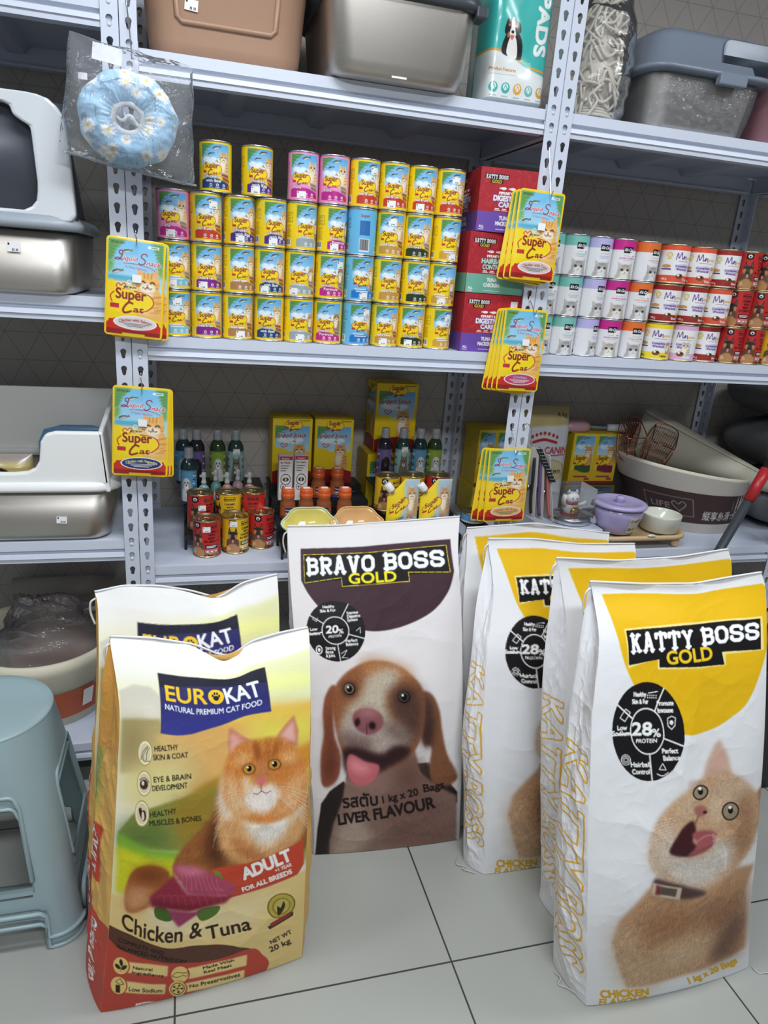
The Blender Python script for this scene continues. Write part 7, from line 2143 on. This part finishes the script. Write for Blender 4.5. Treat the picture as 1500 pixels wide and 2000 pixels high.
SP = art_spout()
for x, lab, n in ((.722, 'white-capped yellow milk pouch, nearer the orange bottles', 0), (.822, 'white-capped yellow milk pouch, nearer the rack post', 1)):
    t = thing('milk_pouch', lab, 'pouch', (x, .042, .7455), 0, 'spouted milk pouches')
    nv, nu = SP.shape[:2]
    v = np.linspace(0, 1, nv)[:, None]; u = np.linspace(0, 1, nu)[None]
    w, h = .094, .165
    zt = h - .055 * np.clip((.52 - u) / .52, 0, 1) ** .9
    X, Zc = (2 * u - 1) * w / 2 + 0 * v, zt * (1 - v)
    B = .017 * (1 - (2 * u - 1) ** 4) * np.clip(v / .6, 0, 1) + .0008 * noise2(nv, nu, 7, 5, 4 + n)
    B = B * np.clip(v / .03, 0, 1)
    gridobj('front_panel', np.stack([X, -B, Zc], -1), SP, PR_FILM, t)
    gridobj('back_panel', np.stack([X, B + .0006, Zc], -1)[::5, ::4], gray(*Zc[::5, ::4].shape, (240, 206, 40)), PR_FILM, t, True)
    o = MB().lathe([(.006, -.006), (.006, .004), (.0115, .004), (.012, .006), (.0115, .026), (.010, .028)], 20).build('spout_cap', M_WHITE, t)
    o.location = (-.034, 0, .128); o.rotation_euler = (0, math.radians(-38), 0)
    o.scale = (1, 1, 1)
t = thing('cat_food_tin', 'small flat blue fish tin at the front edge, behind the hanging pouches', 'tin', (.955, .06, Z1 + .09))
MB().lathe([(.036, 0), (.0372, .002), (.0372, .031), (.0365, .033), (.033, .0325), (.03, .030)], 40).build('can', M_GOLDTIN, t)
a = Art(120, 20, (90, 160, 206), 2); a.rect(44, 6, 80, 12, W_); a.rect(0, 16, 120, 20, (220, 226, 226))
th = np.linspace(-2.2, 2.2, 120)
gridobj('paper_label', np.stack(np.broadcast_arrays(.0376 * np.sin(th)[None], -.0376 * np.cos(th)[None], np.linspace(.028, .004, 20)[:, None]), -1), a.done(), PR_LABEL, t)
t = thing('display_riser', 'short black wire riser carrying the small blue fish tin', 'display riser', (.92, .02, Z1))
MB().box(0, .072, 0, .09, .086, .0895).build('step', M_BLACK, t)
for x in (.003, .069): MB().tube([(x, .004, 0), (x, .004, .086)], .0035, 6).build('leg', M_BLACK, t); MB().tube([(x, .086, 0), (x, .086, .086)], .0035, 6).build('leg', M_BLACK, t)

# ---------------------------------------------------------------- far rack, lower shelf
t = thing('dry_food_bag', 'gold and white dry-food bag with a red crown, standing behind the hanging pouches', 'food bag', (1.285, .34, Z1))
pillow(t, art_canin(), .215, .40, .05, (200, 184, 130), seed=12, amp=.008, taper=.06)
t = carton('sachet_display_box', 'yellow open-front box of two pouch stacks below the pink brush', 'carton', 1.43, 1.615, .35, .485, .80, .985, art_sachet(), M_YC, 0, 'sachet display boxes')
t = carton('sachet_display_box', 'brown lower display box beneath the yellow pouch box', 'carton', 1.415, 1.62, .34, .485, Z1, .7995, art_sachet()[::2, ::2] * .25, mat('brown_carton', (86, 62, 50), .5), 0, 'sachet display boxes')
t = thing('slicker_brush', 'pink pet brush with a white handle lying on the yellow pouch box', 'brush', (1.45, .40, .985))
MB().loft([rr(.10, .07, .03, 0), rr(.115, .085, .035, .012), rr(.11, .08, .035, .03), rr(.06, .04, .02, .042)]).build('head', mat('pink_plastic', (198, 152, 160), .35), t)
MB().tube([(.05, -.01, .016), (.10, -.015, .014), (.13, -.018, .016)], .006, 10).build('neck', M_GREYL, t)
MB().tube([(.125, -.018, .016), (.19, -.026, .016), (.195, -.026, .016)], [.013, .015, .010], 12).build('handle', mat('handle_white', (206, 208, 214), .4), t)

M_ROSE = mat('rose_gold_wire', (176, 110, 86), .25, 1.0)
def wire_scoop(label, loc, rz, s=1):
    t = thing('wire_scoop', label, 'wire scoop', loc, rz, 'rose-gold wire scoops')
    mb = MB()
    W, H = .085 * s, .14 * s
    top = [(-W / 2, 0, H), (W / 2, 0, H), (W / 2, 0, .03), (W / 2 - .02, -.035, 0), (-W / 2 + .02, -.035, 0), (-W / 2, 0, .03)]
    mb.tube(cm(top, 5), .0022, 6, closed=True)
    for k in range(11):
        x = -W / 2 + W * (k + .5) / 11
        mb.tube(cm([(x, 0, H), (x, 0, .05), (x * .9, -.02, .012), (x * .7, -.035, .002)], 5, False), .0011, 5)
    for z in (.03, .06, .09, .12): mb.tube([(-W / 2, 0, z * s), (W / 2, 0, z * s)], .0011, 5)
    for q in (-1, 1): mb.tube(cm([(q * W / 2, 0, H), (q * W / 2, -.045, H * .62), (q * W / 2 * .8, -.045, .02)], 5, False), .002, 6)
    mb.tube([(-W / 2, -.045, H * .62), (W / 2, -.045, H * .62)], .0016, 6)
    mb.build('wire_frame', M_ROSE, t)
    return t
wire_scoop('rose-gold wire scoop hung on the tub edge, nearer the pouch box', (1.625, .32, .90), .15)
wire_scoop('rose-gold wire scoop tilted on the tub edge, nearer the rolled mat', (1.715, .30, .885), -.5).rotation_euler = (0, .28, -.4)

# scratching tub with brown band
t = thing('scratching_tub', 'beige oval scratching tub with a brown band, heart and characters', 'cat scratcher', (1.905, .30, Z1))
AB = art_basket()
nv, nu = AB.shape[:2]
def tubpt(th, f):
    rx, ry = .185 + .075 * f, .175 + .03 * f
    cx = -.055 * f
    return (cx + rx * math.cos(th), ry * math.sin(th), f * (.205 - .035 * math.cos(th) * f))
th = np.linspace(-math.pi * 1.25, math.pi * .25, nu)
P = np.array([[tubpt(a, f) for a in th] for f in np.linspace(1, 0.0, nv)])
gridobj('printed_wall', P, AB, PR_MATT, t)
mb = MB()
ths = np.linspace(0, 2 * math.pi, 64, endpoint=False)
def inn(a, f, k): 
    p = tubpt(a, f); return (p[0] * k, p[1] * k, p[2])
mb.loft([[inn(a, 0, .998) for a in ths], [inn(a, 1, .998) for a in ths], [tuple(np.array(inn(a, 1, .985)) + (0, 0, .010)) for a in ths], [tuple(np.array(inn(a, 1, .95)) + (0, 0, .008)) for a in ths], [inn(a, 1, .93) for a in ths], [inn(a, .15, .9) for a in ths]])
mb.build('tub_wall', mat('cream_felt', (206, 198, 180), .75), t)
MB().loft([[inn(a, .16, .895) for a in ths], [inn(a, .2, .895) for a in ths]]).build('scratch_pad', mat('brown_board', (120, 98, 82), .8), t)
t = thing('fish_toy', 'small turquoise fabric fish lying inside the brown-banded tub', 'cat toy', (1.87, .16, Z1 + .135))
MB().sphere((0, 0, .012), .014, 14, sc=(2.6, 1, .9)).build('body', mat('turquoise_cloth', (110, 170, 180), .7), t)
MB().prism([(.034, .012), (.055, .026), (.052, -.002)], 'y', -.004, .004).build('tail', mat('turquoise_cloth', (110, 170, 180), .7), t)
t = thing('scratching_mat', 'beige mat rolled into a cone, resting in the brown-banded tub', 'mat', (0, 0, 0))
A, B = np.array([1.73, .43, .975]), np.array([2.14, .10, .845])
ax = (B - A) / np.linalg.norm(B - A)
n1 = np.cross(ax, (0, 0, 1)); n1 /= np.linalg.norm(n1); n2 = np.cross(n1, ax)
rows = []
for f in np.linspace(0, 1, 24):
    c = A + (B - A) * f
    r0 = .088 * (1 - f) ** 1.1 + .020
    rows.append([c + (r0 - .010 * a / 8 * (1 - .5 * f)) * (math.cos(a + 1.0) * n1 + math.sin(a + 1.0) * n2) for a in np.linspace(0, 8.2, 60)])
mb = MB(); mb.grid(np.array(rows)); mb.build('rolled_sheet', mat('linen_mat', (186, 180, 164), .85, bump=.5, bscale=250), t, solid=.005)

# wooden tray, pot and bowl
M_WOOD = mat('pale_wood', (206, 176, 132), .5, noise=.12, nscale=30, aniso=(12, 1, 1))
t = thing('wooden_stand', 'pale wooden tray stand on ball feet under the lilac jar and cream bowl', 'stand', (1.535, .070, Z1))
MB().loft([rr(.34, .13, .06, .030), rr(.35, .14, .065, .033), rr(.35, .14, .065, .042), rr(.345, .135, .06, .045), rr(.325, .115, .05, .045), rr(.32, .11, .05, .040)]).build('tray', M_WOOD, t)
for x in (-.13, .13):
    for y in (-.045, .045): MB().sphere((x, y, .015), .0155, 16).build('ball_foot', M_WOOD, t)
tagsheet(t, .02, -.0655, .048, .026, .016).rotation_euler = (-1.57, 0, 0)
M_LIL = mat('lilac_glaze', (176, 166, 206), .12, spec=.6)
t = thing('treat_jar', 'glossy lilac lidded jar with handwritten tape on the wooden stand', 'jar', (1.462, .07, Z1 + .0455))
MB().lathe([(.050, 0), (.056, .003), (.066, .03), (.076, .06), (.078, .075), (.072, .083), (.069, .086)], 48).build('body', M_LIL, t)
lidj = MB().lathe([(.071, .086), (.086, .088), (.088, .093), (.086, .098), (.074, .102), (.068, .098), (.03, .095), (.012, .096)], 48).build('lid', M_LIL, t)
MB().lathe([(.014, .094), (.013, .106), (.016, .111), (.010, .116)], 24).build('knob', M_LIL, lidj)
a = Art(70, 50, (196, 190, 206), 2); a.rect(0, 4, 70, 22, (206, 200, 170)); a.rect(0, 30, 70, 48, (206, 200, 170)); a.txt('Ti voglio', 6, 18, 9, K_, w=50, bold=.8, shear=.25, rot=-6); a.txt('Bene!', 6, 44, 10, K_, w=40, bold=.8, shear=.2, rot=-4)
th = np.linspace(-.05, .72, 70); z = np.linspace(.066, .012, 50)
rz = np.interp(z, [0, .003, .03, .06, .075], [.050, .056, .066, .076, .078]) + .0006
gridobj('tape_label', np.stack(np.broadcast_arrays(rz[:, None] * np.sin(th)[None], -rz[:, None] * np.cos(th)[None], z[:, None]), -1), a.done(), PR_MATT, t)
t = thing('ceramic_bowl', 'plain cream ceramic bowl beside the lilac jar on the wooden stand', 'bowl', (1.628, .07, Z1 + .0455))
MB().lathe([(.056, 0), (.061, .003), (.064, .05), (.065, .055), (.063, .057), (.060, .054), (.057, .012), (.03, .008)], 48).build('bowl', mat('cream_glaze', (214, 214, 200), .15, spec=.6), t)

# lucky cat in a clear display box
t = thing('display_case', 'clear acrylic box on a round mirrored base around the lucky-cat figure', 'display case', (1.325, .13, Z1 + .062))
MB().lathe([(.066, 0), (.068, .002), (.068, .018), (.066, .02)], 48).build('base', M_TIN, t)
MB().box(-.056, .056, -.05, .05, .02, .118).build('clear_box', film('acrylic', (.96, .97, .98), .05, .0, 10, .03), t)
t = thing('lucky_cat_figure', 'white waving cat figurine with a gold coin and red collar inside the clear case', 'figurine', (1.322, .13, Z1 + .0825))
M_CAT = mat('white_glaze', (228, 226, 224), .25)
MB().sphere((0, 0, .022), .026, 18, sc=(1, .85, .9)).build('body', M_CAT, t)
mb = MB().sphere((0, -.004, .058), .022, 18, sc=(1.1, .9, .9))
for q in (-1, 1): mb.lathe([(.008, 0), (.001, .013)], 10, c=(q * .014, -.004, .073))
mb.build('head', M_CAT, t)
MB().tube([(-.022, -.004, .03), (-.034, -.010, .05), (-.031, -.014, .070)], [.008, .008, .009], 10).build('raised_arm', M_CAT, t)
MB().tube([(.02, -.01, .032), (.036, -.014, .038), (.046, -.016, .042)], [.007, .006, .009], 10).build('arm', M_CAT, t)
MB().tube([(.019 * math.cos(b), -.003 + .017 * math.sin(b), .041) for b in np.linspace(0, 6.28, 20, endpoint=False)], .0035, 8, closed=True).build('collar', mat('red_enamel', (186, 36, 44), .3), t)
mb = MB()
for q in (-1, 1): mb.sphere((q * .008, -.0235, .060), .0022, 8)
mb.build('eyes', M_INK, t)
MB().sphere((.006, -.024, .018), .016, 16, sc=(1.1, .5, .8)).build('coin_bag', mat('gold_leaf', (214, 172, 60), .25, .9), t)
MB().lathe([(.03, -.002), (.03, .001)], 24).build('cushion', mat('red_cloth', (170, 40, 40), .8), t)
t = thing('display_riser', 'pale grey slab under the lucky-cat case', 'display riser', (1.29, .13, Z1))
MB().box(-.09, .11, -.09, .12, .0, .060).build('step', M_RACKD, t, bevel=.004)

# carded collars hanging on the rack post
def card(label, loc, rz, cols, n, tilt):
    t = thing('carded_collar', label, 'pet collar', loc, rz, 'carded pet collars on the rack post')
    MB().box(-.001, .001, -.03, .03, -.215, 0).build('card', mat('grey_card', (196, 196, 192), .6), t)
    mb = MB()
    for q in range(2):
        mb.tube(cm([(-.003, -.018 + .03 * q, -.03), (-.006, -.02 + .03 * q, -.09), (-.005, -.016 + .03 * q, -.15), (-.003, -.018 + .03 * q, -.2)], 5, False), .0045, 6)
    mb.build('strap', mat('strap' + str(cols[0]), cols, .6), t)
    MB().sphere((-.008, -.005, -.12), .008, 10).build('bell', M_TIN, t)
    t.rotation_euler = (0, tilt, rz)
    return t
card('carded black pet collar hanging nearest the yellow pouches on the far post', (1.085, .0, 1.02), .35, (40, 38, 44), 1, -.10)
card('carded purple pet collar hanging between the black and the coral one', (1.105, .0, 1.01), .30, (110, 80, 130), 1, -.16)
card('carded coral pet collar with a bow, hanging furthest out towards the lucky cat', (1.125, .0, 1.00), .25, (206, 110, 110), 1, -.25)
t = thing('studded_leash', 'black studded strap hanging over the carded collars', 'leash', (1.115, -.03, 1.0))
MB().loft([[(x - .02 + .06 * f, y, .02 - .10 * f) for x, y in ((-.009, 0), (.009, 0), (.009, .003), (-.009, .003))] for f in np.linspace(0, 1, 6)], smooth=False).build('strap', M_BLACK, t)
mb = MB()
for k in range(10):
    for q in (-.005, 0, .005): mb.sphere((-.02 + .06 * k / 10 + q, -.001, .02 - .1 * k / 10), .0018, 6)
mb.build('studs', M_TIN, t)
hook('chrome wire hook carrying the carded collars on the far post', [(1.05, .012, 1.085), (1.05, -.004, 1.083), (1.052, -.02, 1.09), (1.066, -.02, 1.075), (1.07, -.018, 1.05), (1.085, .0, 1.022), (1.125, .01, 1.0)])

# dark corner: sacks, pole, blue pack, black crate
M_GSACK = mat('grey_plastic_sack', (104, 104, 106), .45, noise=.3, nscale=9, bump=.6, bscale=30)
for k, (x, y, z, w, h, lab) in enumerate(((2.32, .27, Z1, .46, .20, 'grey plastic sack at the bottom of the pile in the dark corner'), (2.335, .29, Z1 + .198, .46, .19, 'grey plastic sack with a green patch, middle of the pile in the dark corner'), (2.31, .31, Z1 + .386, .44, .17, 'grey plastic sack on top of the pile in the dark corner'))):
    t = thing('litter_sack', lab, 'sack', (x, y, z), 0, 'grey litter sacks in the corner')
    R = []
    for f in np.linspace(0, 1, 9):
        s = math.sin(math.pi * (f * .92 + .04)) ** .35
        R.append([(p[0] * (1 + .03 * math.sin(5 * p[1] / .1 + k)), p[1], h * f + .006 * math.sin(20 * p[0])* math.sin(math.pi * f)) for p in rr(w * s, .34 * s, .08, 0, 8)])
    MB().loft(R).build('filled_body', M_GSACK, t)
    if k == 1: MB().loft([[(x_ * 1.0 - .06, -.168 - .006 + .012 * abs(z_ - .08) / .08, z_) for x_, z_ in ((-.10, .05), (.08, .05), (.10, .11), (-.08, .12))], [(x_ - .06, -.165, z_) for x_, z_ in ((-.10, .05), (.08, .05), (.10, .11), (-.08, .12))]], smooth=False).build('printed_patch', mat('dark_green_print', (40, 62, 48), .5), t)
t = thing('mop_handle', 'dark grey pole with a red grip leaning against the far rack', 'pole', (0, 0, 0))
p0, p1 = np.array([1.34, -.20, 0]), np.array([1.936, -.05, 1.09])
MB().tube([p0, p0 + (p1 - p0) * .82], .0145, 14).build('pole', mat('grey_pole', (62, 66, 72), .4), t)
MB().tube([p0 + (p1 - p0) * .80, p0 + (p1 - p0) * .89], .0175, 14).build('collar', mat('red_plastic', (176, 40, 44), .35), t)
MB().tube([p0 + (p1 - p0) * .88, p1], .0145, 14).build('grip', M_BLACK, t)
t = thing('toy_pack', 'pale blue carded pack at the very end of the tub shelf', 'packet', (2.03, -.01, .80))
MB().box(-.03, .06, .0, .02, 0, .19).build('card', mat('pale_blue_card', (150, 196, 222), .45), t)
MB().sphere((.0, -.004, .20), .03, 14, sc=(1, .4, 1.2)).build('topper', mat('lilac_card', (170, 150, 190), .45), t)
t = thing('storage_crate', 'black crate on the tiles under the far rack, behind the nearest yellow sack', 'crate', (1.95, -.16, 0))
MB().loft([rr(.46, .40, .03, 0), rr(.50, .44, .03, .42), rr(.52, .46, .03, .42), rr(.52, .46, .03, .44), rr(.48, .42, .03, .44), rr(.44, .38, .03, .02)]).build('crate', mat('black_plastic', (26, 27, 30), .35), t)
# loose threads on the tiles
M_THR = mat('loose_thread', (190, 190, 186), .7)
for lab, P in (('loose white thread on the tiles at the foot of the sack beside the dog-food sack', [(.80, -.45, .002), (.79, -.47, .006), (.81, -.48, .003), (.80, -.49, .007), (.83, -.505, .002)]),
               ('loose white thread at the gusset foot of the nearest yellow sack', [(.90, -.80, .002), (.905, -.82, .008), (.895, -.83, .004), (.91, -.845, .007), (.925, -.86, .002)]),
               ('tangle of loose thread at the far front corner of the nearest yellow sack', [(1.365, -.885, .006), (1.37, -.90, .002), (1.39, -.905, .004), (1.395, -.925, .002), (1.41, -.92, .003), (1.40, -.94, .002)])):
    tag(MB().tube(cm(P, 8, False), .0014, 5).build('loose_thread', M_THR), lab, 'thread', 'loose threads on the tiles')
